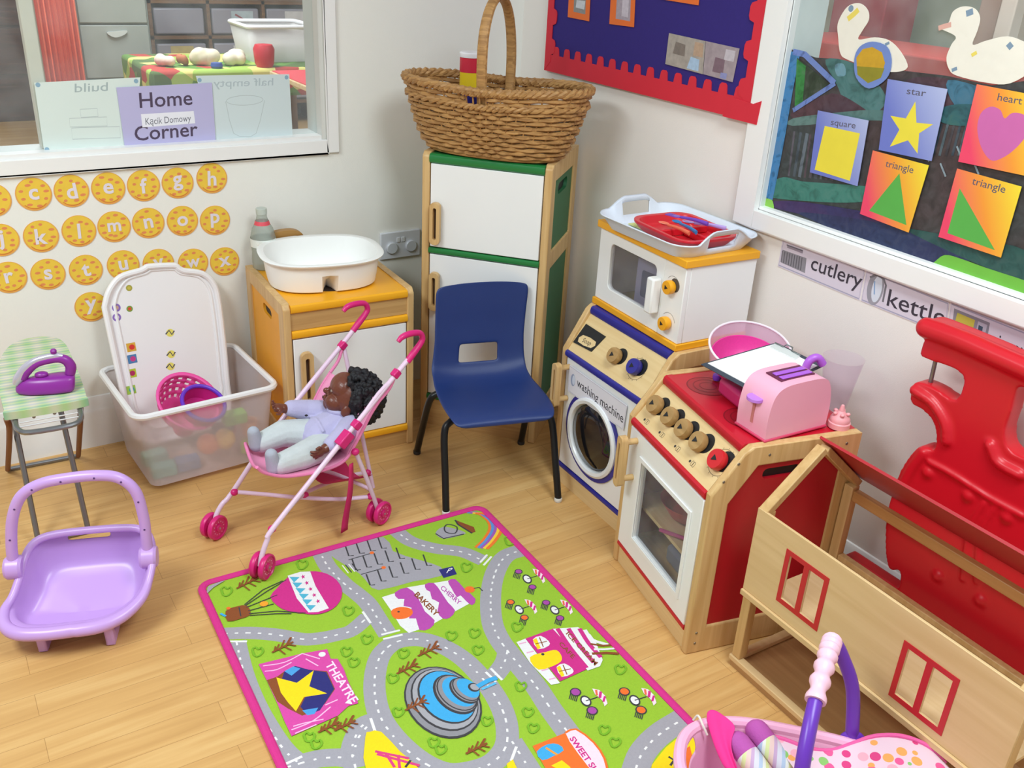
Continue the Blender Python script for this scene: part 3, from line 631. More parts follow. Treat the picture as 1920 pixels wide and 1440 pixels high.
for i in range(cols):
    for k in range(0, 3):
        z = z1 - (k + 1) * step
        mb = MB(); mb.box((i * cw + 0.03, 0.02, z + 0.02), ((i + 1) * cw - 0.03, 0.38, z + step * 0.82), TR); tr = mb.build('tray', t, bevel=0.012)
        mb = MB(); x0 = i * cw + cw * (0.42 if i else 0.3)
        if (i + k) % 3 != 0:
            A = Art(mb, None, XZ, -0.019); A.poly([(x0, z + 0.06), (x0 + cw * .4, z + 0.06), (x0 + cw * .4, z + step * .75), (x0, z + step * .75)], P(LBL[(i * 2 + k) % 4], 0.6, 0.2, 30), uv=True)
            if i == 1 and k == 0: A.line([(x0 + .03, z + step * .65), (x0 + .1, z + step * .5), (x0 + .04, z + step * .35), (x0 + .11, z + step * .2)], 0.015, P('#A0606A', 0.6), uv=True)
            mb.build('tray_label', tr)
# craft table with a green patterned cloth
YT = 5.6; c1 = Y1(283, 128, YT); c2 = Y1(640, 122, YT); tz = 0.5 * (c1.z + Y1(420, 135, YT).z)
t = thing('craft_table', 'table with a green and red patterned cloth beyond the left window', 'table', (c1.x, YT, 0), 0)
TW = c2.x - c1.x
m, nt, b_, out = newmat('table_cloth'); N = nt.nodes.new; L = nt.links.new
tc = N('ShaderNodeTexCoord'); nz = N('ShaderNodeTexVoronoi'); nz.inputs['Scale'].default_value = 9; L(tc.outputs['Object'], nz.inputs['Vector'])
cr = N('ShaderNodeValToRGB'); cr.color_ramp.interpolation = 'CONSTANT'; e = cr.color_ramp.elements; e[0].color = lin('#5E8A3A'); e[1].position = 0.82; e[1].color = lin('#B03A34')
for p_, c_ in ((0.3, '#9DBB52'), (0.5, '#4E6A34'), (0.66, '#D8CE7A')): k = e.new(p_); k.color = lin(c_)
sp = N('ShaderNodeSeparateColor'); L(nz.outputs['Color'], sp.inputs[0]); L(sp.outputs[0], cr.inputs['Fac']); L(cr.outputs['Color'], b_.inputs['Base Color']); b_.inputs['Roughness'].default_value = 0.8
mb = MB(); mb.box((-0.01, -0.01, tz - 0.16), (TW, 0.75, tz), m); mb.build('table_cloth', t, bevel=0.02)
for x, y in ((0.06, 0.06), (TW - 0.08, 0.06), (0.06, 0.66), (TW - 0.08, 0.66)):
    mb = MB(); mb.box((x - 0.02, y - 0.02, 0), (x + 0.02, y + 0.02, tz - 0.16), WOOD('#8A6440', '#6F4A30', 'z')); mb.build('leg', t)
def on_table(px, py): return Y1(px, py, YT + 0.15)
def lump(name, label, cat, px, py, r, c, n=5, seed=1):
    q = on_table(px, py); rd = random.Random(seed); mb = MB(); k = P(c, 0.8, 0.15, 30)
    for i in range(n): mb.ball((rd.uniform(-1, 1) * r[0] * .6, rd.uniform(-1, 1) * r[1] * .5, r[2] * .55 + rd.uniform(-.2, .2) * r[2]), (r[0] * .55, r[1] * .6, r[2] * .5), k, nu=12, nv=8)
    mb.build(name, remesh=0.008, smoothit=4, loc=(q.x, q.y + 0.02, tz + 0.0005), cat=cat, label=label)
lump('crumpled_cloth', 'crumpled white and orange cloth at the left end of the craft table', 'cloth', 313, 118, (0.055, 0.06, 0.06), '#E6CDBE', 5, 1)
lump('bread_bun', 'round brown bun-like ball on the craft table', 'food', 345, 117, (0.034, 0.04, 0.06), '#B9714E', 3, 2)
lump('crumpled_cloth', 'pile of crumpled cream cloth in the middle of the craft table', 'cloth', 390, 116, (0.085, 0.07, 0.085), '#E5DABF', 8, 3)
lump('crumpled_cloth', 'crumpled off-white cloth beside the red cup on the craft table', 'cloth', 440, 114, (0.075, 0.07, 0.075), '#E2D9C4', 8, 4)
q = on_table(398, 131); mb = MB(); mb.lathe([(0.03, 0), (0.035, 0.012), (0.03, 0.03), (0.0, 0.032)], P('#2E4FA0', 0.4), seg=20); mb.build('blue_pot', loc=(q.x, YT + 0.05, tz + 0.0005), cat='pot', label='small blue pot at the front of the craft table')
q = on_table(488, 134); mb = MB(); mb.lathe([(0.045, 0), (0.055, 0.02), (0.062, 0.10), (0.05, 0.125), (0.0, 0.13)], P('#C81F34', 0.4), seg=24); mb.build('red_tub', loc=(q.x, YT + 0.06, tz + 0.0005), cat='tub', label='red plastic tub on the patterned craft table')
# big clear tub on the table
a = Y1(472, 125, YT + 0.2); b = Y1(600, 125, YT + 0.2); zt = Y1(500, 52, YT + 0.2).z - tz; w = b.x - a.x
t = thing('clear_tub', 'large cloudy plastic tub on the craft table beyond the window', 'storage box', ((a.x + b.x) / 2, YT + 0.42, tz + 0.001), 0)
PT = CLEAR('tub_plastic', '#EDEBEC', 0.35, 0.3, 0.2)
rows_ = []
for z, s_, in ((0.0, 0.86), (zt, 1.0)): rows_.append([Vector((x * s_, y * s_, z)) for x, y in rrect(-w / 2, -0.2, w / 2, 0.2, 0.04)])
mb = MB(); mb.grid(rows_, PT, closed_u=True); mb.add(rows_[0], [tuple(range(len(rows_[0])))], PT); mb.build('body', t, solid=0.004)
mb = MB(); mb.tube(rows_[1], 0.012, P('#EDEDF2', 0.35), 8, closed=True); mb.build('rim', t)
mb = MB(); mb.box((-w * .38, -0.13, 0.006), (w * .1, 0.14, zt * .55), P('#D8CDBE', 0.8, 0.2, 20)); mb.build('contents', t, bevel=0.03); 
# red topped table at the right end
p1 = Y1(548, 148, 5.0); p2 = Y1(640, 175, 4.7)
t = thing('red_table', 'red topped table with a pale wooden edge beyond the window', 'table', (p1.x, 4.7, 0), 0)
zz = p1.z
mb = MB(); mb.box((0, 0, zz - 0.004), (0.9, 0.62, zz), P('#D8404E', 0.5)); mb.build('table_top', t)
mb = MB(); mb.box((-0.012, -0.012, zz - 0.03), (0.912, 0.632, zz - 0.0045), WOOD('#E0C9A0', '#C9A878', 'x')); mb.build('table_edge', t, bevel=0.004)
for x, y in ((0.04, 0.04), (0.84, 0.04), (0.04, 0.56), (0.84, 0.56)):
    mb = MB(); mb.box((x - 0.02, y - 0.02, 0), (x + 0.02, y + 0.02, zz - 0.031), WOOD('#A87840', '#8A5A2C', 'z')); mb.build('leg', t)
q = Z(570, 250, 0); mb = MB(); mb.lathe([(0.12, 0), (0.15, 0.2), (0.16, 0.32), (0.15, 0.32), (0.13, 0.02)], P('#7FA3D8', 0.4), seg=24); mb.build('blue_bucket', loc=(p1.x + 0.05, 5.6, 0), cat='bucket', label='light blue bucket on the floor beyond the left window')

# room beyond the right window
def slab(name, label, cat, px0, px1, X, z0, z1, d, mat, py=40):
    a = X1(px0, py, X); b = X1(px1, py, X); mb = MB(); w = a.y - b.y
    mb.box((0, -w, 0), (d, 0, z1 - z0), mat); return mb.build(name, bevel=0.006, loc=(X, a.y, z0), cat=cat, label=label)
slab('red_column', 'dark red pillar beyond the right window', 'pillar', 1556, 1655, 4.2, 0, 2.2, 0.25, P('#8E2030', 0.6))
a = X1(1650, 80, 4.6); b = X1(1835, 80, 4.6)
t = thing('grey_green_board', 'grey green display board beyond the right window', 'board', (4.6, a.y, 0), 0)
w = a.y - b.y; zb = X1(1700, 85, 4.6).z
mb = MB(); mb.box((0, -w, zb), (0.04, 0, 2.0), P('#8E9A86', 0.8, 0.05, 8)); mb.build('panel', t)
mb = MB(); mb.box((-0.05, -w, zb - 0.05), (0.04, 0, zb - 0.001), P('#5E5E60', 0.6)); mb.build('ledge', t)
for yy in (-w + 0.03, -0.06): mb = MB(); mb.box((0.0, yy, 0), (0.04, yy + 0.03, zb - 0.051), P('#6E6A66', 0.6)); mb.build('leg', t)
slab('brown_post', 'brown panel beyond the right window, left of a white post', 'panel', 1830, 1868, 4.5, 0, 2.2, 0.08, P('#A08472', 0.7))
slab('white_post', 'white post beyond the right window', 'post', 1868, 1898, 4.4, 0, 2.2, 0.08, P('#CFC6B8', 0.7))
slab('cream_screen', 'cream coloured screen beyond the right end of the window', 'screen', 1900, 2050, 4.7, 0, 2.0, 0.06, P('#B9AA8E', 0.7))
a = X1(1690, 120, 3.6); b = X1(1790, 120, 3.6)
t = thing('red_low_table', 'red low table top beyond the right window, below the green board', 'table', (3.6, a.y + 0.6, 0), 0)
zt = X1(1720, 103, 3.6).z
mb = MB(); mb.box((0, -1.7, zt - 0.35), (0.5, 0.2, zt), P('#A8302A', 0.5, 0.05, 8)); mb.build('table_top', t, bevel=0.01)
for y in (-1.6, 0.1): mb = MB(); mb.box((0.2, y, 0), (0.25, y + 0.05, zt - 0.351), P('#6E6A66', 0.6)); mb.build('leg', t)
q = X1(1534, 40, 3.4)
t = thing('hanging_decoration', 'string of red and yellow shapes hanging beyond the right window', 'decoration', (3.4, q.y, X1(1534, 70, 3.4).z), 0)
for i, (c_, dz) in enumerate((('#D9432E', 0.09), ('#E0A23A', 0.17), ('#C8382E', 0.25), ('#E0B03A', 0.33))):
    mb = MB(); mb.box((-0.004, -0.02, dz), (0.004, 0.02, dz + 0.06), P(c_, 0.6)); mb.build('shape', t, bevel=0.002)
mb = MB(); mb.rod((0.0, 0, 0.05), (0.0, 0, 1.1), 0.0015, M_DARK, 6); mb.build('string', t)

# ================================================================== LIGHT AND CAMERA
def area(name, loc, size, power, rot=(0, 0, 0), col=(1, 1, 1)):
    d = bpy.data.lights.new(name, 'AREA'); d.shape = 'RECTANGLE'; d.size = size[0]; d.size_y = size[1]; d.energy = power; d.color = col
    o = bpy.data.objects.new(name, d); COL.objects.link(o); o.location = loc; o.rotation_euler = rot; return o
area('ceiling_light', (1.05, 0.35, 2.48), (0.6, 1.2), 41, col=(0.86, 0.97, 1.0))
area('ceiling_light', (-0.9, 1.3, 2.48), (0.6, 1.2), 56, col=(0.86, 0.97, 1.0))
area('ceiling_light', (1.0, 5.6, 2.48), (1.2, 1.2), 80, col=(1.0, 0.99, 0.97))
area('ceiling_light', (3.4, 2.2, 2.48), (1.0, 1.2), 40, col=(1.0, 0.99, 0.97))
wd = bpy.data.worlds.new('world'); SC.world = wd; wd.use_nodes = True
wd.node_tree.nodes['Background'].inputs[0].default_value = (0.95, 0.97, 1.0, 1); wd.node_tree.nodes['Background'].inputs[1].default_value = 0.40
cd = bpy.data.cameras.new('camera'); cam = bpy.data.objects.new('camera', cd); COL.objects.link(cam)
cd.sensor_fit = 'HORIZONTAL'; cd.sensor_width = 36.0; cd.lens = FPX / 1920 * 36.0; cd.clip_start = 0.01; cd.clip_end = 50
r0, r1, r2 = [Vector(r) for r in CAMR]
cam.matrix_world = Matrix(((r0.x, -r1.x, -r2.x, CP.x), (r0.y, -r1.y, -r2.y, CP.y), (r0.z, -r1.z, -r2.z, CP.z), (0, 0, 0, 1)))
SC.camera = cam
SC.view_settings.view_transform = 'Standard'; SC.view_settings.look = 'None'; SC.view_settings.exposure = 0.0; SC.view_settings.gamma = 1.0; SC.view_settings.use_curve_mapping = False
# ================================================================== PLAY KITCHEN FURNITURE
BEECH = WOOD('#DDB981', '#C99F66', 'z', 0.4); BEECH_H = WOOD('#DDB981', '#C99F66', 'x', 0.4); BEECH_Y = WOOD('#DDB981', '#C99F66', 'y', 0.4)
PALE = WOOD('#E8CC98', '#DDBD86', 'x', 0.45); PALE_Z = WOOD('#E0C493', '#D0AE78', 'z', 0.45)
OAK = WOOD('#D2A96E', '#B98D55', 'x', 0.45)
YELP = P('#F5AE1E', 0.35, 0.04, 8); GREENP = P('#1F7A3C', 0.35, 0.05, 10); BLUEP = P('#2B2A8C', 0.35, 0.05, 10); REDP = P('#C4142A', 0.32, 0.06, 14)
KNOBW = WOOD('#B9935E', '#A07C4A', 'x', 0.5)
SCREW = P('#7F7668', 0.4, metal=0.6)

def inset(p, d):
    """shrink a convex polygon by d"""
    n = len(p); o = []
    ar = sum(p[i][0] * p[(i + 1) % n][1] - p[(i + 1) % n][0] * p[i][1] for i in range(n)); sg = 1 if ar > 0 else -1
    L_ = []
    for i in range(n):
        a = Vector(p[i]); b = Vector(p[(i + 1) % n]); t = (b - a).normalized(); nn = Vector((-t.y, t.x)) * sg; dd = d[i] if isinstance(d, (list, tuple)) else d; L_.append((a + nn * dd, t))
    for i in range(n):
        (a, t), (b, u) = L_[i - 1], L_[i]; den = t.x * u.y - t.y * u.x; k = ((b.x - a.x) * u.y - (b.y - a.y) * u.x) / den; q = a + t * k; o.append((q.x, q.y))
    return o
def side_assembly(t, name, x0, x1, outline, holes, wood, panel, slot=None, inner=1):
    """wooden frame with inset coloured panels. outline in (depth, height)"""
    mb = MB(); mb.prism([outline] + holes, YZ(x0), 0, x1 - x0, wood); mb.build(name, t, bevel=0.004, bseg=3)
    for h in holes:
        mb = MB(); lo = [h]; e = (x1 - x0)
        if slot and h is holes[0]: lo = [h, slot]
        a_, b_ = (e * 0.25, e * 0.75)
        mb.prism(lo, YZ(x0), a_, b_, panel); mb.build('side_panel', t)
        if slot and h is holes[0]:
            mb = MB(); mb.prism([(p[0], p[1]) for p in slot], YZ(x0), e * 0.25 if inner > 0 else e * 0.6, e * 0.3 if inner > 0 else e * 0.75, M_BLACK); mb.build('hand_slot_shade', t, label='dark hand slot')  # black plate closes the cut slot and stands for the shade inside
def rail(mb, x0, x1, z0, z1, mat, y0=-0.004, y1=0.016):
    """rounded horizontal rail"""
    r = (z1 - z0) / 2; mb.prism([(y1, z0), (y0 + r * 0.6, z0), (y0 + r * .2, z0 + r * .3), (y0, z0 + r), (y0 + r * .2, z1 - r * .3), (y0 + r * 0.6, z1), (y1, z1)], YZ(x0), 0, x1 - x0, mat)
def slot_handle(t, x, z0, z1, w=0.034, mat=None):
    """flat wooden pull with a long slot"""
    mb = MB(); mb.prism([rrect(x, z0, x + w, z1, w * .42), rrect(x + w * .33, z0 + w * .5, x + w * .67, z1 - w * .5, w * .15, 3)], XZ, 0.006, 0.022, mat or BEECH)
    o = mb.build('handle', t, bevel=0.002); mb = MB(); mb.box((x + w * .25, -0.007, z0 + w * .4), (x + w * .75, -0.0063, z1 - w * .4), P('#5A4230', 0.7)); mb.build('handle_slot_shade', o, label='dark slot of the handle')  # dark sheet behind the slot paints the shade inside it
    return o

# ---- tall fridge freezer
fr = Frame((1.277, 2.492), -48); FW, FD, FH = 0.400, 0.343, 0.910
t = thing_f('toy_fridge', 'tall wooden toy fridge with white doors and green top in the corner', 'toy fridge', fr)
ol = [(0, 0), (FD, 0), (FD, FH), (0.012, FH), (0, FH - 0.012)]
for nm, a, b, k in (('side_frame', 0, 0.024, -1), ('side_frame', FW - 0.024, FW, 1)):
    side_assembly(t, nm, a, b, ol, [[(0.05, 0.64), (FD - 0.05, 0.64), (FD - 0.05, FH - 0.055), (0.05, FH - 0.055)], [(0.05, 0.11), (FD - 0.05, 0.11), (FD - 0.05, 0.585), (0.05, 0.585)]], BEECH, P('#2E6B44', 0.5), slot=rrect(0.11, 0.80, 0.23, 0.835, 0.016) if k > 0 else None)
mb = MB(); mb.box((0.024, 0.012, FH - 0.026), (FW - 0.024, FD, FH - 0.006), GREENP); rail(mb, 0.024, FW - 0.024, FH - 0.032, FH - 0.004, GREENP, -0.004, 0.02); mb.build('top_panel', t)
for z in (0.601, 0.098): mb = MB(); rail(mb, 0.024, FW - 0.024, z, z + 0.018, GREENP); mb.build('rail', t, label='green rail')
for z0, z1, hz0, hz1 in ((0.622, 0.877, 0.635, 0.765), (0.119, 0.598, 0.420, 0.545)):
    mb = MB(); mb.box((0.027, 0.002, z0), (FW - 0.027, 0.018, z1), M_WHITE); d = mb.build('door', t, bevel=0.002); slot_handle(d, 0.033, hz0, hz1, 0.032)
    d.location.y = 0.0
mb = MB(); mb.box((0.024, 0.006, 0.0), (FW - 0.024, 0.022, 0.097), OAK); mb.build('kick_board', t)
mb = MB(); mb.box((0.024, FD - 0.01, 0.0), (FW - 0.024, FD - 0.002, FH - 0.03), OAK); mb.build('back_panel', t)
FRT = FH - 0.004

# ---- yellow sink cabinet
ye = Frame((0.796, 2.397), -2.3); YW, YD, YH = 0.402, 0.385, 0.53
t = thing_f('toy_sink_cabinet', 'wooden toy cabinet with yellow top and white door under the window wall', 'toy cabinet', ye)
ol = [(0, 0), (YD, 0), (YD, YH), (0.012, YH), (0, YH - 0.014)]
for a, b, k in ((0, 0.022, -1), (YW - 0.022, YW, 1)):
    side_assembly(t, 'side_frame', a, b, ol, [[(0.052, 0.09), (YD - 0.045, 0.09), (YD - 0.045, YH - 0.045), (0.052, YH - 0.045)]], BEECH, P('#F0A526', 0.4), slot=rrect(0.14, 0.435, 0.225, 0.465, 0.014), inner=-1 if k < 0 else 1)
mb = MB(); mb.box((0.022, 0.012, YH - 0.024), (YW - 0.022, YD, YH - 0.004), YELP); rail(mb, 0.022, YW - 0.022, YH - 0.028, YH - 0.003, YELP, -0.004, 0.02); mb.build('worktop', t)
mb = MB(); mb.prism(circ(YW / 2, 0.18, 0.11, 36), XY, YH - 0.006, YH - 0.0035, P('#3A2A24', 0.7)); mb.build('sink_hole_shade', t, label='dark round opening in the top')  # no real opening: the shade inside it is painted as a flat disc
mb = MB(); mb.box((0.022, 0.006, 0.449), (YW - 0.022, 0.02, YH - 0.028), OAK); mb.build('drawer_front', t)
for z in (0.424, 0.050): mb = MB(); rail(mb, 0.022, YW - 0.022, z, z + 0.024, YELP); mb.build('rail', t, label='yellow rail')
mb = MB(); mb.box((0.025, 0.002, 0.076), (YW - 0.025, 0.018, 0.421), M_WHITE); d = mb.build('door', t, bevel=0.002); slot_handle(d, 0.040, 0.215, 0.385, 0.036)
mb = MB(); mb.box((0.022, 0.006, 0.0), (YW - 0.022, 0.022, 0.049), OAK); mb.build('kick_board', t)
mb = MB(); mb.box((0.022, YD - 0.008, 0.0), (YW - 0.022, YD - 0.001, YH - 0.03), OAK); mb.build('back_panel', t)
YT0 = YH - 0.003

# ---- shared body of the two front-sloping appliances
def appliance(name, label, cat, fr, W, D, H, col, sidecol, topcol, z0=0.43, sl=0.072, slotpos=None):
    t = thing_f(name, label, cat, fr)
    ol = [(0, 0), (D, 0), (D, H), (sl + 0.012, H), (sl - 0.004, H - 0.012), (0.0, z0 + 0.006), (0, z0 - 0.01)]
    hl = [(0.047, 0.075), (D - 0.04, 0.075), (D - 0.04, H - 0.048), (sl + 0.035, H - 0.048), (0.047, z0 - 0.02)]
    for a, b, k in ((0, 0.022, -1), (W - 0.022, W, 1)):
        side_assembly(t, 'side_frame', a, b, ol, [hl], BEECH_Y if False else BEECH, sidecol, slot=slotpos if k > 0 else None, inner=1)
    mb = MB(); mb.box((0.022, sl + 0.018, H - 0.022), (W - 0.022, D, H - 0.003), topcol)
    rail(mb, 0.022, W - 0.022, H - 0.028, H - 0.001, topcol, sl - 0.002, sl + 0.022); mb.build('top_panel', t)
    mb = MB(); rail(mb, 0.022, W - 0.022, z0 - 0.014, z0 + 0.006, col, -0.005, 0.014); mb.build('rail', t, label='coloured rail')
    # sloping control panel
    n = Vector((0, -(H - z0), sl)).normalized(); s0 = Vector((0, 0.004, z0 + 0.004)); e = Vector((0, sl + 0.002, H - 0.024)) - s0; L_ = e.length; e.normalize()
    def cp(u, v, h): return s0 + Vector((u, 0, 0)) + e * v + n * h
    mb = MB(); mb.prism([(0.022, 0), (W - 0.022, 0), (W - 0.022, L_), (0.022, L_)], cp, -0.014, 0.0, PALE); mb.build('control_panel', t)
    mb = MB(); mb.box((0.022, 0.006, 0.0), (W - 0.022, 0.022, 0.055), PALE); mb.build('kick_board', t)
    mb = MB(); rail(mb, 0.022, W - 0.022, 0.056, 0.070, col, -0.003, 0.012); mb.build('rail', t, label='coloured rail')
    mb = MB(); mb.box((0.022, D - 0.008, 0.0), (W - 0.022, D - 0.001, H - 0.03), OAK); mb.build('back_panel', t)
    return t, cp, n, s0, e
def knob(t, cp, n, u, v, mat, ring, r=0.021, ticks=True, depth=0.022, lab=None):
    if ring:
        mb = MB(); A = Art(mb, None, cp, 0.0002)
        if ticks:
            A.line(circ(u, v - 0.002, r * 1.35, 40), 0.0012, P('#6E5C44', 0.7), uv=True, closed=True)
            for k in range(14): a = 2 * pi * k / 14; A.h = 0.0005; A.line([(u + r * 1.4 * cos(a), v - .002 + r * 1.4 * sin(a)), (u + r * 1.55 * cos(a), v - .002 + r * 1.55 * sin(a))], 0.001, P('#6E5C44', 0.7), uv=True)
        A.disc((u + r * .35, v + r * .25), r * 1.05, M_BLACK, uv=True, n=30)  # offset black disc paints the knob's shadow crescent on the panel
        mb.build('dial_mark_and_shadow', t)
    c = cp(u, v, 0.0012); mb = MB()
    mb.lathe([(r * .8, 0), (r * .95, depth * .2), (r, depth * .75), (r * .93, depth), (r * .4, depth * 1.02), (0, depth * 1.02)], mat, c, n, 26)
    k = mb.build('knob', t, label=lab)
    mb = MB(); tt = cp(u, v, 0.0012 + depth * 1.03)
    mb.prism([(-r * .32, -r * .28), (r * .32, -r * .28), (0, r * .34)], lambda a, b, h: cp(u + b, v + a, 0.0012 + depth * 1.03 + h), 0, 0.0006, M_BLACK); mb.build('pointer', k)
def peg_handle(d, x, z0, z1, y=-0.052, px=0.05, w=0.026):
    mb = MB(); mb.prism([rrect(x, z0, x + w, z1, w * .4), rrect(x + w * .36, z0 + w * .7, x + w * .64, z1 - w * .7, w * .12, 3)], lambda u, v, h: Vector((u, y + h, v)), 0, 0.018, BEECH); h = mb.build('handle', d, bevel=0.003)
    for zz in (z0 + 0.018, z1 - 0.018):
        mb = MB(); mb.rod((x + w * .5, y + 0.018, zz), (x + w * .5, 0.0015, zz), 0.008, BEECH_Y); mb.build('handle_peg', h)

# ---- washing machine
wm = Frame((1.483, 1.999), -92); 
t, cp, n, s0, e = appliance('toy_washing_machine', 'wooden toy washing machine with blue trim and round door under the toy microwave', 'toy washing machine', wm, 0.40, 0.330, 0.56, BLUEP, OAK, BLUEP)
def cuv(fr_, px, py):
    P0 = fr_.W(s0); N_ = fr_.N(n); q = fr_.L(PL(px, py, P0, N_)); d = q - s0; return (d.x, d.dot(e))
mb = MB(); mb.box((0.026, 0.002, 0.072), (0.374, 0.018, 0.414), M_WHITE); d = mb.build('door', t, bevel=0.002)
PC = (0.184, 0.228)
mb = MB(); mb.prism([circ(*PC, 0.131, 48), circ(*PC, 0.117, 48)], XZ, 0.0, 0.003, BLUEP); mb.build('porthole_ring', d, bevel=0.001, label='dark blue ring')
mb = MB(); mb.lathe([(0.117, 0.0), (0.117, 0.009), (0.110, 0.013), (0.101, 0.011), (0.098, 0.004), (0.098, 0.001)], P('#E9EAEC', 0.2), (PC[0], 0.001, PC[1]), (0, -1, 0), 48, closed_ends=False); mb.build('porthole_rim', d, label='white rim')
m_, nt, b_, o_ = newmat('porthole_glass'); b_.inputs['Roughness'].default_value = 0.08; b_.inputs['Coat Weight'].default_value = 0.3; b_.inputs['Coat Roughness'].default_value = 0.04
nz = nt.nodes.new('ShaderNodeTexNoise'); nz.inputs['Scale'].default_value = 9; tc = nt.nodes.new('ShaderNodeTexCoord'); nt.links.new(tc.outputs['Object'], nz.inputs['Vector'])
cr = nt.nodes.new('ShaderNodeValToRGB'); cr.color_ramp.elements[0].color = lin('#17161A'); cr.color_ramp.elements[1].color = lin('#343234'); cr.color_ramp.elements[0].position = 0.45; nt.links.new(nz.outputs['Fac'], cr.inputs['Fac']); nt.links.new(cr.outputs['Color'], b_.inputs['Base Color'])
mb = MB(); mb.lathe([(0.097, 0.0), (0.088, 0.006), (0.058, 0.011), (0.025, 0.014), (0, 0.0145)], m_, (PC[0], 0.001, PC[1]), (0, -1, 0), 40); mb.build('porthole_glass', d, label='dark bulging glass')
peg_handle(d, 0.028, 0.272, 0.408, y=-0.05)
mb = MB(); q = [(0.052, 0.318), (0.322, 0.322), (0.326, 0.398), (0.050, 0.400)]; mb.prism(q, XZ, 0.0035, 0.0045, P('#E2E0EA', 0.5)); A = Art(mb, None, XZ, 0.0046)
A.line([(0.055, 0.321), (0.319, 0.325), (0.323, 0.395), (0.053, 0.397)], 0.0012, P('#B7B6C8', 0.5), uv=True, closed=True)
A.poly(circ(0.073, 0.362, 0.011, 18, 0.019), P('#9AA6C4', 0.4), uv=True); A.poly(circ(0.076, 0.363, 0.007, 18, 0.015), P('#D4DCEE', 0.4), uv=True)
A.text('washing machine', (0.094, 0.353), (0.318, 0.342), (0.094, 0.381), P('#2E2A38', 0.7), uv=True, bold=0.0)
mb.build('name_sign', d, label='white paper strip reading washing machine')
mb = MB(); q = [cuv(wm, x, y) for x, y in ((1074, 641), (1108, 659), (1133, 629), (1096, 605))]; mb.prism(q, cp, 0.0, 0.002, M_BLACK)
A = Art(mb, lambda x, y: cuv(wm, x, y), cp, 0.0022); A.poly([(1083, 640), (1107, 652), (1116, 640), (1092, 627)], PALE, sm=2); A.text('Soap', (1090, 640), (1105, 647.5), (1095, 632), M_BLACK, bold=0.0)
mb.build('soap_drawer', t, label='black soap drawer with a Soap plate')
knob(t, cp, n, *cuv(wm, 1156, 668), KNOBW, True, ticks=False, r=0.0225); knob(t, cp, n, *cuv(wm, 1193, 689), BLUEP, True, r=0.0225, lab='blue knob')

# ---- cooker
st = Frame((1.395, 1.579), -102.4)
t, cp, n, s0, e = appliance('toy_cooker', 'wooden toy cooker with red hob and four brown knobs plus one red knob', 'toy cooker', st, 0.40, 0.368, 0.545, REDP, P('#B0101F', 0.4, 0.05, 8), REDP, slotpos=rrect(0.125, 0.458, 0.222, 0.484, 0.012))
for px, py in ((1232, 760), (1259, 782), (1285, 805), (1313, 829)): knob(t, cp, n, *cuv(st, px, py), KNOBW, True, ticks=False, r=0.0235)
knob(t, cp, n, *cuv(st, 1349, 863), P('#D0202A', 0.35), True, r=0.024, lab='red knob')
mb = MB(); A = Art(mb, lambda x, y: cuv(st, x, y), cp, 0.0002)
for px, py in ((1210, 788), (1238, 812), (1267, 838), (1295, 866)):
    c = A.p(px, py); A.disc((c[0] - .006, c[1]), 0.0035, M_DARK, uv=True, n=10)
    for dx in (0.004, 0.011): A.line(rrect(c[0] + dx - .003, c[1] - .006, c[0] + dx + .003, c[1] + .006, .002, 2), 0.0008, M_DARK, uv=True, closed=True, keep=True)
mb.build('hob_symbols', t)
# door with a window
mb = MB(); ox0, ox1, oz0, oz1 = 0.022, 0.378, 0.071, 0.414; wx0, wx1, wz0, wz1 = 0.098, 0.330, 0.130, 0.350
mb.prism([[(ox0, oz0), (ox1, oz0), (ox1, oz1), (ox0, oz1)], [(wx0, wz0), (wx1, wz0), (wx1, wz1), (wx0, wz1)]], XZ, -0.014, 0.002, M_WHITE); d = mb.build('door', t, bevel=0.002)
mb = MB(); mb.prism([[(wx0 - .012, wz0 - .012), (wx1 + .012, wz0 - .012), (wx1 + .012, wz1 + .012), (wx0 - .012, wz1 + .012)], [(wx0, wz0), (wx1, wz0), (wx1, wz1), (wx0, wz1)]], XZ, 0.002, 0.006, M_WHITE); mb.build('window_trim', d, bevel=0.001)
mb = MB(); mb.box((wx0, 0.006, wz0), (wx1, 0.008, wz1), CLEAR('oven_glass', '#F3F4F6', 0.93, 0.08, 0.0)); mb.build('door_glass', d, label='clear glass')
peg_handle(d, 0.046, 0.268, 0.408, y=-0.05)
mb = MB(); mb.box((0.026, 0.03, 0.195), (0.374, 0.34, 0.205), PALE); mb.build('oven_shelf', t)
mb = MB(); mb.box((0.024, 0.20, 0.06), (0.376, 0.205, 0.5), P('#4E4A48', 0.7, 0.2, 6)); mb.build('oven_back', t)
mb = MB(); mb.box((0.026, 0.03, 0.062), (0.374, 0.195, 0.066), OAK); mb.build('oven_floor', t)
for cx, cy in ((0.10, 0.15), (0.10, 0.28), (0.27, 0.15), (0.27, 0.28)):
    mb = MB(); A = Art(mb, None, lambda u, v, h: Vector((u, v, 0.5422 + h)), 0.0)
    A.poly(circ(cx, cy, 0.052, 40), P('#A81022', 0.36, 0.1, 60), uv=True)
    for rr_ in (0.05, 0.035, 0.02): A.h = 0.0002; A.line(circ(cx, cy, rr_, 40), 0.003, P('#8A0E1C', 0.4), uv=True, closed=True)
    mb.build('hob_ring', t, label='darker red ring mark')
mb = MB()
for y_, z_ in ((0.025, 0.47), (0.055, 0.51), (0.13, 0.522), (0.33, 0.522), (0.022, 0.03), (0.022, 0.06)): mb.lathe([(0.0035, 0), (0.003, 0.001), (0, 0.001)], SCREW, (0.4, y_, z_), (1, 0, 0), 10)
mb.build('screw_heads', t)
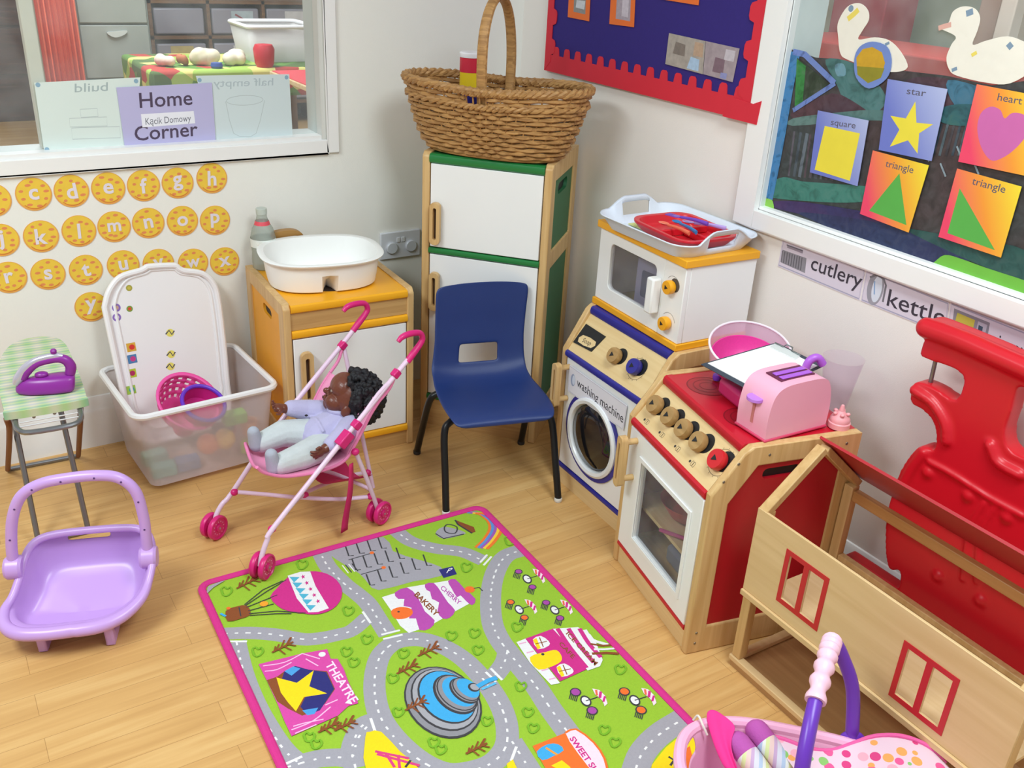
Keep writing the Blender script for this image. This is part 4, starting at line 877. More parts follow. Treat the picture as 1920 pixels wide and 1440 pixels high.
# play things seen inside the oven
ins = Frame(st.W((0.2, 0.13, 0.0)), st.deg)
mb = MB(); mb.lathe([(0.03, 0), (0.05, 0.012), (0.075, 0.05), (0.078, 0.055), (0.07, 0.05), (0.045, 0.016), (0, 0.012)], P('#C22438', 0.4), (0, 0, 0), seg=28); o = mb.build('toy_bowl', loc=tuple(st.W((0.16, 0.115, 0.2055))), cat='bowl', label='red toy bowl on the shelf inside the cooker')
mb = MB(); mb.tube([(-0.07, 0, 0.006), (0.0, 0.0, 0.01), (0.03, 0, 0.008)], 0.005, P('#C0307A', 0.4), 8, smooth=4); mb.ball((0.05, 0, 0.010), (0.024, 0.016, 0.008), P('#C0307A', 0.4)); mb.build('toy_spoon', loc=tuple(st.W((0.25, 0.055, 0.206))), rotz=st.deg + 35, cat='spoon', label='pink toy spoon on the shelf inside the cooker')
mb = MB(); mb.lathe([(0.05, 0), (0.06, 0.01), (0.062, 0.03), (0.05, 0.032), (0, 0.032)], P('#4C7A3E', 0.5), seg=24); mb.build('toy_pan', loc=tuple(st.W((0.29, 0.13, 0.2055))), cat='pan', label='green toy pan on the shelf inside the cooker')
mb = MB(); mb.box((-0.07, -0.04, 0), (0.07, 0.04, 0.05), P('#8E8C98', 0.5)); mb.build('toy_tin', bevel=0.01, loc=tuple(st.W((0.2, 0.12, 0.0665))), rotz=st.deg, cat='tin', label='grey toy tin on the floor of the cooker')

# ---- microwave
MZ = 0.5605
mwf = Frame((1.578, 1.992, MZ), -92.9); MW_, MD_, MH_ = 0.377, 0.232, 0.243
t = thing_f('toy_microwave', 'white toy microwave with yellow top, base and knobs', 'toy microwave', mwf)
mb = MB(); mb.box((-0.004, -0.006, 0), (MW_ + 0.004, MD_, 0.018), YELP); mb.build('base_board', t, bevel=0.002)
mb = MB(); mb.box((-0.008, -0.008, MH_ - 0.020), (MW_ + 0.006, MD_, MH_), YELP); mb.build('top_board', t, bevel=0.002)
mb = MB(); mb.box((MW_ - 0.012, 0.016, 0.0185), (MW_, MD_ - 0.002, MH_ - 0.0205), M_WHITE); mb.box((0, 0.016, 0.0185), (0.012, MD_ - 0.002, MH_ - 0.0205), M_WHITE); mb.box((0.0125, MD_ - 0.008, 0.0185), (MW_ - 0.0125, MD_ - 0.002, MH_ - 0.0205), OAK)
mb.box((0.29, 0.02, 0.0185), (0.296, MD_ - 0.009, MH_ - 0.0205), WOOD('#8A5A34', '#6A4226', 'z')); mb.build('casing', t, bevel=0.002)
mb = MB(); mb.box((0.0125, 0.05, 0.0185), (0.289, MD_ - 0.0085, 0.022), P('#9B8A2E', 0.6)); mb.build('cavity_floor', t)
mb = MB(); mb.box((0.293, 0, 0.0185), (MW_, 0.0155, MH_ - 0.0205), M_WHITE); mb.build('control_panel', t, bevel=0.002)
mb = MB(); mb.prism([[(0.0, 0.0185), (0.2925, 0.0185), (0.2925, MH_ - 0.0205), (0.0, MH_ - 0.0205)], rrect(0.055, 0.062, 0.262, 0.192, 0.016)], XZ, -0.0155, 0.0, M_WHITE); d = mb.build('door', t, bevel=0.002)
mb = MB(); mb.box((0.05, 0.008, 0.055), (0.268, 0.010, 0.2), CLEAR('micro_glass', '#F3F2F4', 0.93, 0.06, 0.0)); mb.build('door_glass', d, label='clear window')
mb = MB(); mb.box((0.262, -0.030, 0.072), (0.291, -0.0005, 0.168), M_WHITE); mb.build('handle', d, bevel=0.005)
cpm = lambda u, v, h: Vector((u, -h, v))
for z in (0.160, 0.062): knob(t, cpm, Vector((0, -1, 0)), 0.333, z, P('#F2A916', 0.35), False, r=0.0185, depth=0.020)
mb = MB(); A = Art(mb, None, cpm, 0.0003)
A.poly(circ(0.341, 0.166, 0.018, 20), P('#55504C', 0.6), uv=True)  # painted shadow of the upper knob, an offset dark disc
for zz in (0.160, 0.062): A.line([(0.333 + 0.027 * cos(a), zz + 0.027 * sin(a)) for a in [0.3 + i * .2 for i in range(12)]], 0.001, P('#77736C', 0.6), uv=True)
mb.build('dial_mark_and_shadow', t)
# picture carton seen inside the microwave
mb = MB(); mb.box((-0.062, -0.02, 0), (0.062, 0.02, 0.145), P('#9A98B4', 0.5, 0.2, 30)); A = Art(mb, None, lambda u, v, h: Vector((u, -0.02 - h, v)), 0.0003); A.poly(rrect(-0.04, 0.04, 0.045, 0.115, 0.008), P('#3E4668', 0.5, 0.3, 40), uv=True); A.poly([(-0.02, 0.06), (0.02, 0.06), (0.02, 0.09), (-0.02, 0.09)], P('#7C84A8', 0.5), uv=True)
mb.build('picture_carton', bevel=0.003, loc=tuple(mwf.W((0.178, 0.075, 0.0225))), rotz=mwf.deg + 8, cat='carton', label='blue and mauve carton inside the toy microwave')

# ---- doll's house
dh = Frame((1.382, 1.115), -91); HW, HD, HF, HR, HB = 0.62, 0.29, 0.433, 0.556, 0.418
t = thing_f('dolls_house', 'open wooden dolls house with red framed windows and a red back roof slope', 'dolls house', dh)
PL_ = WOOD('#E3C391', '#D5B27E', 'x', 0.45, 0.6); PLZ = WOOD('#D8B47C', '#C59D64', 'z', 0.45)
pw = 0.024
def member(a, b, w, d, mat, nm):
    a = Vector(a); b = Vector(b); dr = (b - a); L_ = dr.length; dr.normalize(); sx_ = Vector((1, 0, 0)); up = sx_.cross(dr)
    mb = MB(); q = []
    for z_ in (0, L_): q.append([a + dr * z_ + sx_ * x_ + up * y_ for x_, y_ in ((-w / 2, -d / 2), (w / 2, -d / 2), (w / 2, d / 2), (-w / 2, d / 2))])
    mb.hexa(q[0], q[1], mat); return mb.build(nm, t, bevel=0.002)
mb = MB(); mb.box((0.0, 0.0, 0.0), (HW, HD, 0.016), WOOD('#B98F5E', '#A87E50', 'x')); mb.build('base_board', t)
mb = MB(); mb.prism([[(-.004, -.004), (HW + .004, -.004), (HW + .004, HD + .004), (-.004, HD + .004)], [(.016, .016), (HW - .016, .016), (HW - .016, HD - .016), (.016, HD - .016)]], XY, 0.0165, 0.030, PL_); mb.build('base_frame', t, bevel=0.002)
for x in (pw / 2, HW - pw / 2):
    for y, zt in ((pw / 2, HF - 0.004), (HD - pw / 2, HB)):
        mb = MB(); mb.box((x - pw / 2, y - pw / 2, 0.0305), (x + pw / 2, y + pw / 2, zt), PLZ); mb.build('corner_post', t, bevel=0.002)
    member((x, 0.0, HF - 0.008), (x, 0.146, HR - 0.01), pw, 0.018, PLZ, 'rafter'); member((x, 0.150, HR - 0.012), (x, HD, HB + 0.004), pw, 0.018, PLZ, 'rafter')
WIN = [(0.094, 0.208, 0.256, 0.388), (0.389, 0.505, 0.242, 0.374)]
mb = MB(); holes = []
for x0, x1, z0, z1 in WIN:
    m1 = (x0 + x1) / 2
    f_ = .011; g_ = .0065; holes += [[(x0 + f_, z0 + f_), (m1 - g_, z0 + f_), (m1 - g_, z1 - f_), (x0 + f_, z1 - f_)], [(m1 + g_, z0 + f_), (x1 - f_, z0 + f_), (x1 - f_, z1 - f_), (m1 + g_, z1 - f_)]]
mb.prism([[(0.0, 0.222), (HW, 0.222), (HW, HF), (0, HF)]] + holes, XZ, -0.0005, 0.006, PL_); fp = mb.build('front_wall', t, bevel=0.001)
RW_ = P('#C3202A', 0.4, 0.04, 10)
for i, (x0, x1, z0, z1) in enumerate(WIN):
    mb = MB(); mb.prism([[(x0, z0), (x1, z0), (x1, z1), (x0, z1)]] + holes[2 * i:2 * i + 2], XZ, 0.0062, 0.0075, RW_); mb.build('window_frame', fp, label='red painted window frame')
mb = MB(); mb.box((0.0, -0.012, 0.208), (HW, -0.0005, 0.2215), PL_); mb.box((pw, 0.0, 0.212), (HW - pw, HD - 0.002, 0.2215), WOOD('#E0C294', '#D6B582', 'x')); mb.build('upper_floor', t, bevel=0.001)
mb = MB(); mb.box((pw, HD - 0.02, HB - 0.034), (HW - pw, HD - 0.002, HB - 0.008), WOOD('#C8935A', '#B58048', 'x')); mb.build('back_beam', t, bevel=0.002)
mb = MB(); mb.box((pw, HD - 0.02, 0.2216), (HW - pw, HD - 0.002, 0.236), PLZ); mb.build('back_rail', t, bevel=0.002)
a_ = Vector((0, 0.148, HR + 0.006)); b_ = Vector((0, HD + 0.012, HB + 0.01)); nn = Vector((0, (a_ - b_).z, -(a_ - b_).y)).normalized() * 0.006
mb = MB(); mb.hexa([a_ + Vector((-.004, 0, 0)), a_ + Vector((HW + .004, 0, 0)), b_ + Vector((HW + .004, 0, 0)), b_ + Vector((-.004, 0, 0))], [q + nn for q in (a_ + Vector((-.004, 0, 0)), a_ + Vector((HW + .004, 0, 0)), b_ + Vector((HW + .004, 0, 0)), b_ + Vector((-.004, 0, 0)))], P('#B5222C', 0.4, 0.05, 8)); mb.build('roof_slope', t, label='red roof panel')

# ---- blue school chair
ch = Frame((1.302, 2.103), -15)
t = thing_f('school_chair', 'blue plastic child\'s chair with black metal legs in front of the tall fridge', 'chair', ch)
CB = P('#1E3570', 0.38, 0.05, 20, 0.25, 900)
# profile: (y, z, halfwidth, side lift, side forward)
prof = [(-0.178, 0.268, 0.115, 0.002, 0.0), (-0.176, 0.280, 0.140, 0.0, 0.006), (-0.150, 0.288, 0.153, 0.003, 0.0), (-0.09, 0.286, 0.158, 0.007, 0.0), (-0.02, 0.280, 0.157, 0.012, 0.0), (0.05, 0.276, 0.152, 0.017, 0.002), (0.095, 0.284, 0.148, 0.020, 0.010), (0.122, 0.308, 0.147, 0.014, 0.012),
        (0.136, 0.345, 0.143, 0.006, 0.012), (0.146, 0.39, 0.140, 0.002, 0.011), (0.156, 0.44, 0.137, 0.0, 0.010), (0.163, 0.49, 0.134, 0.0, 0.009), (0.169, 0.53, 0.132, -0.001, 0.009), (0.172, 0.550, 0.127, -0.003, 0.008), (0.173, 0.559, 0.117, -0.005, 0.006), (0.174, 0.563, 0.100, -0.006, 0.005)]
pp = spline([Vector((a, b, c)) for a, b, c, d_, e_ in prof], 4); qq = spline([Vector((d_, e_, 0)) for a, b, c, d_, e_ in prof], 4)
NCOL = 25; rows_ = []
for p_, q_ in zip(pp, qq):
    r_ = []; xo = 0.020 * max(0.0, p_.y - 0.30) / 0.26; wd = 0.014 * max(0.0, p_.y - 0.40) / 0.16
    for j in range(NCOL):
        s_ = -1 + 2 * j / (NCOL - 1); k = abs(s_) ** 2.6
        r_.append(Vector(((p_.z + wd) * s_ + xo, p_.x - q_.y * k, p_.y + q_.x * k)))
    rows_.append(r_)
mb = MB(); vs = [v for r in rows_ for v in r]; fs = []
for i in range(len(rows_) - 1):
    zc = (rows_[i][12].z + rows_[i + 1][12].z) / 2; yc = rows_[i][12].y
    for j in range(NCOL - 1):
        if yc > 0.12 and 0.326 < zc < 0.374 and 7 <= j <= 16: continue
        fs.append((i * NCOL + j, i * NCOL + j + 1, (i + 1) * NCOL + j + 1, (i + 1) * NCOL + j))
mb.add(vs, fs, CB); sh = mb.build('seat_shell', t, solid=0.006, subsurf=1)
LEG = P('#1B1B1D', 0.35, metal=0.3)
feet = [Vector((-0.166, -0.188, 0)), Vector((0.172, -0.192, 0)), Vector((0.168, 0.160, 0)), Vector((-0.176, 0.168, 0))]
tops = [(-0.118, -0.10), (0.118, -0.10), (0.118, 0.06), (-0.118, 0.06)]
for f_, (x, y) in zip(feet, tops):
    mb = MB(); dx = 1 if x > 0 else -1; zt = 0.262
    mb.tube([Vector((x * 0.25, y, zt)), Vector((x * 0.9, y, zt)), Vector((x * 1.20, y * 1.12, zt - 0.006)), Vector((x * 1.36, y * 1.25, zt - 0.035)), f_ + Vector((0, 0, 0.10)) + (Vector((x * 1.36, y * 1.25, 0)) - Vector((f_.x, f_.y, 0))) * 0.40, f_ + Vector((0, 0, 0.010))], 0.0105, LEG, 12, smooth=5)
    l = mb.build('leg', t); mb = MB(); mb.lathe([(0.010, 0), (0.0118, 0.003), (0.0118, 0.012), (0.0105, 0.014)], P('#D9D6CE' if f_.y < 0 else '#2A2A2A', 0.6), f_, seg=16); mb.build('foot_cap', l, label='white rubber foot' if f_.y < 0 else None)
mb = MB(); mb.rod((-0.04, 0.06, 0.262), (-0.04, -0.10, 0.262), 0.009, LEG); mb.rod((0.04, 0.06, 0.262), (0.04, -0.10, 0.262), 0.009, LEG); mb.build('seat_frame', t)

# ---- red moulded plastic panel
RP = P('#CE1626', 0.33, 0.05, 6)
X0 = RX - 0.085; cz = 0.0
opx = [(1738, 605), (1750, 597), (1765, 598), (1807, 614), (1850, 632), (1920, 663), (1985, 692), (1975, 735), (1925, 722), (1917, 730), (1907, 767), (1896, 800), (1897, 826), (1905, 840), (1925, 852), (1980, 875), (2020, 960), (1995, 1250), (1900, 1330), (1760, 1260), (1668, 1180), (1640, 1120), (1644, 1098), (1662, 1106), (1680, 1111), (1693, 1101), (1699, 1082), (1697, 1064), (1686, 1065), (1678, 1061), (1672, 1038), (1671, 997), (1674, 955), (1686, 913), (1699, 880), (1718, 850), (1736, 833), (1753, 836), (1762, 842), (1767, 813), (1760, 785), (1741, 765), (1722, 754), (1718, 738), (1725, 716), (1737, 714), (1762, 724), (1803, 747), (1817, 699), (1755, 672), (1739, 665), (1738, 655), (1745, 630)]
uv = lambda x, y: (-RWL(x, y, 0.085).y, RWL(x, y, 0.085).z)
ow = [uv(*q) for q in opx]
yc = -sum(p[0] for p in ow) / len(ow)
t = thing('moulded_climber', 'large red moulded plastic toy standing by the wall behind the dolls house', 'plastic toy', (X0, yc, 0), 0)
T3 = lambda u, v, h: Vector((-h, -u - yc, v))
ow2 = sp2(ow, 3, True)
mn = min(v for u, v in ow2)
mb = MB(); mb.prism(ow2, T3, -0.025, 0.022, RP)
def padded(path, r, h=0.022): 
    q = [T3(*uv(*p_), h) for p_ in path]; mb.tube(q, r, RP, 12, smooth=5); mb.ball(q[0], r, RP); mb.ball(q[-1], r, RP)
padded([(1748, 612), (1810, 634), (1870, 660), (1950, 695)], 0.022, 0.018)
padded([(1728, 728), (1762, 752), (1785, 790), (1788, 822)], 0.012)
padded([(1755, 862), (1790, 880), (1830, 905), (1870, 930), (1930, 962)], 0.006, 0.023)
padded([(1744, 845), (1722, 875), (1706, 905)], 0.014, 0.018)
padded([(1870, 830), (1885, 862), (1925, 885)], 0.012)
for c in ((1752, 882), (1727, 931), (1827, 925), (1801, 975), (1900, 965), (1867, 1014), (1770, 1075), (1850, 1120)): mb.ball(T3(*uv(*c), 0.023), (0.007, 0.013, 0.013), RP)
padded([(1858, 938), (1840, 965), (1828, 1000), (1818, 1080)], 0.007, 0.021); padded([(1880, 945), (1862, 970), (1848, 1005), (1842, 1085)], 0.006, 0.021)
mb.box((-0.05, -0.13, 0.0), (0.06, 0.19, 0.03), RP)
mb.box((-0.02, -0.10, 0.02), (0.02, 0.17, 0.2), RP)
mb.build('moulded_body', t, remesh=0.0042, smoothit=3)
mb = MB(); mb.rod(T3(*uv(1755, 672), 0.0), T3(*uv(1744, 720), 0.0), 0.0045, P('#8A8E90', 0.3, metal=0.8)); mb.build('metal_rod', t)
# ================================================================== LOOSE THINGS
def FR_(v): return tuple(v)
# ---- wicker basket on the fridge
bk = Frame((1.470, 2.402, FH + 0.001), -51)
t = thing_f('wicker_basket', 'large brown wicker basket with a tall arched handle on top of the tall fridge', 'basket', bk)
WK = WOOD('#C6975C', '#93683A', 'x', 0.55, 2.0); WK2 = WOOD('#B98A50', '#7F5732', 'z', 0.6, 2.0)
BH = 0.190
def bprof(h):      # semi axes at height h (0..1)
    k = h ** 0.55; return 0.198 + 0.080 * k, 0.088 + 0.052 * k
def bpt(a, h, off=0.0):
    A_, B_ = bprof(min(1, max(0, h))); n = 2.3
    c, s_ = cos(a), sin(a); r = (abs(c / A_) ** n + abs(s_ / B_) ** n) ** (-1 / n) + off
    return Vector((r * c, r * s_, h * BH + 0.006 + 0.006 * cos(2 * a) * h))
mb = MB(); NST = 44; rowsN = 15
for r_ in range(rowsN):
    if r_ in (11,): continue
    h = (r_ + 0.5) / rowsN; pts = []
    for i in range(NST * 4):
        a = 2 * pi * i / (NST * 4); ph = (i / 4.0) * pi + r_ * pi
        pts.append(bpt(a, h + 0.006 * sin(ph * 0.5 + r_), 0.0045 * cos(ph)))
    if r_ in (12, 13):      # open strip beside the handle
        n4 = NST * 4; k0 = int(n4 * (0.75 - 0.045)); k1 = int(n4 * (0.75 + 0.03)); mb.tube(pts[k1:] + pts[:k0], 0.0062, WK, 6)
    else: mb.tube(pts, 0.0062, WK, 6, closed=True)
mb.build('woven_wall', t)
mb = MB()
for i in range(NST):
    a = 2 * pi * (i + .0) / NST; mb.tube([bpt(a, 0.0), bpt(a, 0.33), bpt(a, 0.66), bpt(a, 0.98)], 0.0028, WK2, 6)
mb.build('stakes', t)
mb = MB()
pl = [bpt(2 * pi * i / 60, 0.0, -0.004) for i in range(60)]; mb.grid([[Vector((0, 0, 0.004))] * 60, [Vector((p.x * .5, p.y * .5, 0.004)) for p in pl], pl], WK2, closed_u=True); mb.tube(pl, 0.007, WK, 8, closed=True); mb.build('woven_base', t, solid=0.004)
mb = MB()
for k in range(3):
    pts = []
    for i in range(120):
        a = 2 * pi * i / 120; ph = a * 26 + k * 2 * pi / 3; q = bpt(a, 1.0, 0.007 * cos(ph)); q.z += 0.007 * sin(ph); pts.append(q)
    mb.tube(pts, 0.0078, WK, 7, closed=True)
mb.build('braided_rim', t)
mb = MB()
for k in range(2):
    pts = []
    for i in range(120):
        a = 2 * pi * i / 120; ph = a * 26 + k * pi; q = bpt(a, 0.775, 0.004 + 0.005 * cos(ph)); q.z += 0.005 * sin(ph); pts.append(q)
    mb.tube(pts, 0.0062, WK, 7, closed=True)
mb.build('braided_band', t)
mb = MB(); hp = [(0.0, -0.108, 0.10), (0.0, -0.118, 0.16), (0.0, -0.128, 0.26), (0.0, -0.118, 0.345), (0, -0.075, 0.408), (0, -0.01, 0.432), (0, 0.055, 0.408), (0.0, 0.100, 0.345), (0.0, 0.120, 0.26), (0.0, 0.118, 0.16), (0, 0.108, 0.10)]
mb.tube([Vector(p) for p in hp], 0.0155, WK, 10, smooth=6, flat=0.6, up=(1, 0, 0)); mb.build('arched_handle', t)
mb = MB(); li = [[bpt(2 * pi * i / 60, h, -0.0125) for i in range(60)] for h in (0.06, 0.4, 0.80)]; mb.grid(li, P('#DAD6D0', 0.8, 0.15, 40), closed_u=True); mb.build('cloth_lining', t, label='pale lining')
# container in the basket
q = bk.W((-0.082, 0.0, 0.012)); t = thing('play_pot', 'red and yellow tub with a white lid standing in the wicker basket', 'tub', FR_(q), bk.deg)
mb = MB(); mb.lathe([(0.030, 0), (0.031, 0.06), (0.0315, 0.212)], P('#E9C71E', 0.4), seg=28); mb.build('body', t, label='yellow body')
mb = MB(); mb.lathe([(0.0322, 0.212), (0.0322, 0.252)], P('#D0213C', 0.4), seg=28, closed_ends=False); pass; mb.build('label_band', t, label='red band')
mb = MB(); mb.lathe([(0.0325, 0.2525), (0.0335, 0.256), (0.0335, 0.264), (0.031, 0.267), (0, 0.267)], P('#F2F1F4', 0.4), seg=28); mb.build('lid', t, label='white lid')
q = bk.W((-0.035, -0.066, 0.016)); mb = MB(); mb.box((-0.05, -0.010, 0), (0.05, 0.010, 0.168), P('#3434A6', 0.5, 0.3, 60)); mb.build('blue_carton', bevel=0.003, loc=FR_(q), rotz=bk.deg, cat='carton', label='dark blue carton showing through the gap in the basket')

# ---- white bowl, bottle and brush on the yellow cabinet
bw = Frame(tuple(ye.W((0.178, 0.184, YT0 + 0.0005))), -2.3 - 8)
WB = P('#F7F6F3', 0.35, 0.01, 5)
def bowl_ring(A_, B_, z, notch, n=72):
    o = []
    for i in range(n):
        a = 2 * pi * i / n; m = 2.7; c, s_ = cos(a), sin(a); r = (abs(c / A_) ** m + abs(s_ / B_) ** m) ** (-1 / m)
        p = Vector((r * c, r * s_, z))
        if s_ < 0 and notch: p.y += notch * math.exp(-((p.x) / 0.013) ** 4)
        o.append(p)
    return o
mb = MB()
rings = [bowl_ring(0.150, 0.118, 0.0, 0.060), bowl_ring(0.158, 0.126, 0.005, 0.060), bowl_ring(0.163, 0.132, 0.03, 0.055), bowl_ring(0.166, 0.136, 0.055, 0.004), bowl_ring(0.169, 0.140, 0.085, 0), bowl_ring(0.182, 0.153, 0.088, 0), bowl_ring(0.184, 0.155, 0.092, 0), bowl_ring(0.180, 0.151, 0.094, 0),
         bowl_ring(0.165, 0.136, 0.0925, 0), bowl_ring(0.160, 0.130, 0.055, 0.008), bowl_ring(0.156, 0.124, 0.03, 0.055), bowl_ring(0.145, 0.112, 0.006, 0.060)]
mb.grid(rings, WB, closed_u=True); n = 72; b0 = len(mb.v); mb.add(rings[0], [tuple(reversed(range(n)))], WB); mb.add(rings[-1], [tuple(range(n))], WB)
mb.build('washing_bowl', loc=tuple(bw.o), rotz=bw.deg, cat='bowl', label='white oval plastic bowl on the yellow cabinet top')
q = ye.W((0.052, 0.348, YT0 + 0.0005)); t = thing('plastic_bottle', 'clear plastic bottle with red labels behind the white bowl', 'bottle', FR_(q), -2.3); t.scale = (0.93, 0.93, 0.90)
BT = CLEAR('bottle_plastic', '#DDE2DC', 0.70, 0.12, 0.1)
mb = MB(); mb.lathe([(0.034, 0), (0.039, 0.004), (0.040, 0.03), (0.038, 0.06), (0.041, 0.09), (0.040, 0.115), (0.034, 0.140), (0.024, 0.158), (0.0195, 0.170), (0.0165, 0.182), (0.0165, 0.190)], BT, seg=30); mb.build('body', t)
mb = MB(); mb.lathe([(0.0412, 0.080), (0.0416, 0.108)], P('#E9EEE9', 0.5, 0.1, 60), seg=30, closed_ends=False)
A = Art(mb, None, lambda u, v, h: Vector((sin(u / 0.042) * (0.0418 + h), -cos(u / 0.042) * (0.0418 + h), v)), 0.0002)
A.text('SPRING', (-0.030, 0.083), (0.034, 0.085), (-0.030, 0.093), P('#C82B48', 0.5), uv=True, bold=0.03); mb.build('label', t, label='white label with red lettering')
mb = MB(); mb.lathe([(0.0262, 0.154), (0.0218, 0.167)], P('#E0505E', 0.5, 0.1, 60), seg=30, closed_ends=False); mb.build('neck_label', t, label='red neck band')
mb = MB(); mb.lathe([(0.0178, 0.1905), (0.0178, 0.208), (0.016, 0.210), (0, 0.210)], P('#BFC6BC', 0.4), seg=24); mb.build('cap', t)
q = ye.W((0.14, 0.362, YT0 + 0.0005)); t = thing('wooden_brush', 'brown wooden brush standing behind the white bowl beside the bottle', 'brush', FR_(q), -2.3)
mb = MB(); mb.prism(sp2([(-0.055, 0.085), (-0.053, 0.105), (-0.02, 0.110), (0.01, 0.109), (0.034, 0.098), (0.046, 0.075), (0.038, 0.074), (0.022, 0.090), (-0.02, 0.090)], 4, True), XZ, -0.012, 0.012, WOOD('#B98A4A', '#94682E', 'x')); mb.build('handle', t, bevel=0.004)
mb = MB(); mb.box((0.026, -0.010, 0.0), (0.044, 0.010, 0.080), WOOD('#B98A4A', '#94682E', 'z')); mb.build('stem', t, bevel=0.003)

# ---- tray and dishes on the microwave
mz = MZ + MH_ + 0.0006
c0 = Vector((0, 0, 0))
for px, py in ((1122, 393), (1283, 482), (1420, 440), (1262, 372)): c0 += Z(px, py, mz + 0.036) / 4
tr = Frame((c0.x, c0.y, mz), -92 + 2)
pts_ = [tr.t(*q, mz + 0.036) for q in ((1122, 393), (1283, 482), (1420, 440), (1262, 372))]
TWd, TDp = 0.365, 0.285
t = thing_f('serving_tray', 'white plastic tray with cut-out handles on top of the toy microwave', 'tray', tr)
TM = P('#DFE6F2', 0.3, 0.02, 6)
def tring(wx, wy, z, r=0.05, lift=0.0):
    o = []
    for x, y in rrect(-wx / 2, -wy / 2, wx / 2, wy / 2, r, 8): o.append(Vector((x, y, z)))
    return o
def dens(ring, k=3):
    o = []
    for i in range(len(ring)):
        a, b = ring[i], ring[(i + 1) % len(ring)]; L_ = (b - a).length; n_ = max(1, int(L_ / 0.012)) if L_ > 0.05 else 1
        for j in range(n_): o.append(a.lerp(b, j / n_))
    return o
base = dens(tring(TWd * .84, TDp * .80, 0.0, 0.04)); wall = []; rim = []
R_w = dens(tring(TWd, TDp, 0.036, 0.055))
nb = len(base)
def resample(ring, n):
    L_ = [0]; m_ = len(ring)
    for i in range(m_): L_.append(L_[-1] + (ring[(i + 1) % m_] - ring[i]).length)
    o = []
    for k in range(n):
        s_ = L_[-1] * k / n; i = max(j for j in range(m_) if L_[j] <= s_); f_ = (s_ - L_[i]) / max(1e-9, L_[i + 1] - L_[i]); o.append(ring[i].lerp(ring[(i + 1) % m_], f_))
    return o
NT = 120; base = resample(tring(TWd * .84, TDp * .80, 0.0, 0.04), NT); topr = resample(tring(TWd * .97, TDp * .96, 0.034, 0.052), NT); outr = resample(tring(TWd, TDp, 0.036, 0.055), NT)
def lift(p, base_z): 
    k = 0.030 * max(0, min(1, 1.25 - (abs(p.y) / (0.075)) ** 2)) if abs(p.x) > TWd * .40 else 0; return Vector((p.x, p.y, base_z + k))
mid = [base[i].lerp(topr[i], 0.55) for i in range(NT)]; topl = [lift(p, p.z) for p in topr]; outl = [lift(p, p.z + 0.001) for p in outr]
mb = MB(); vs = base + mid + topl + outl; fs = [tuple(range(NT))]
for i in range(NT):
    j = (i + 1) % NT; fs.append((i, j, NT + j, NT + i)); mid_p = (mid[i] + topl[i]) / 2
    hole = abs(topl[i].x) > TWd * .42 and abs((topl[i].y + topl[j].y) / 2) < 0.048
    if not hole: fs.append((NT + i, NT + j, 2 * NT + j, 2 * NT + i))
    else:
        # leave the hand hole, keep a strip under the raised rim
        a1, b1 = topl[i].lerp(mid[i], 0.25), topl[j].lerp(mid[j], 0.25); k = len(vs); vs += [a1, b1]; fs.append((k, k + 1, 2 * NT + j, 2 * NT + i))
    fs.append((2 * NT + i, 2 * NT + j, 3 * NT + j, 3 * NT + i))
mb.add(vs, fs, TM); mb.build('tray_body', t, solid=0.0035)
q = tr.W((-0.055, 0.03, 0.0045)); 
mb = MB(); mb.box((-0.075, -0.085, 0), (0.075, 0.085, 0.002), P('#CFE08A', 0.7, 0.5, 40)); mb.build('patterned_mat', loc=FR_(q), rotz=tr.deg, cat='mat', label='yellow green patterned sheet lying in the white tray')
dq = Frame(tuple(tr.W((0.038, -0.008, 0.012))), tr.deg - 4)
t = thing_f('divided_plate', 'red divided plastic plate lying in the white tray', 'plate', dq)
PR = P('#D5202E', 0.32, 0.04, 10)
DW, DD = 0.250, 0.190
def ov(kx, ky, z, r): return [Vector((x, y, z)) for x, y in rrect(-DW / 2 * kx, -DD / 2 * ky, DW / 2 * kx, DD / 2 * ky, r, 8)]
mb = MB(); rg = [ov(.82, .78, 0.0, 0.03), ov(.86, .84, 0.004, 0.035), ov(.97, .96, 0.026, 0.045), ov(1.0, 1.0, 0.028, 0.05), ov(1.0, 1.0, 0.024, 0.05), ov(.99, .98, 0.024, .05), ov(.95, .94, 0.024, 0.045)]
mb = MB(); mb.grid([ov(1.0, 1.0, 0.022, 0.05), ov(1.0, 1.0, 0.028, 0.05), ov(.90, .88, 0.027, 0.042), ov(.84, .81, 0.008, 0.036), ov(.78, .74, 0.004, 0.03)], PR, closed_u=True); k = ov(.78, .74, 0.004, 0.03); mb.add(k, [tuple(range(len(k)))], PR)
k = ov(.82, .78, 0.0, 0.03); mb.grid([ov(1.0, 1.0, 0.022, 0.05), k], PR, closed_u=True); mb.add(k, [tuple(reversed(range(len(k))))], PR)
mb.build('plate_body', t, bevel=0.001)
mb = MB(); mb.box((-0.004, -DD * .40, 0.0045), (0.004, DD * .40, 0.024), PR); mb.box((0.0045, -0.004, 0.0045), (DW * .40, 0.004, 0.024), PR); mb.build('divider', t, bevel=0.003)
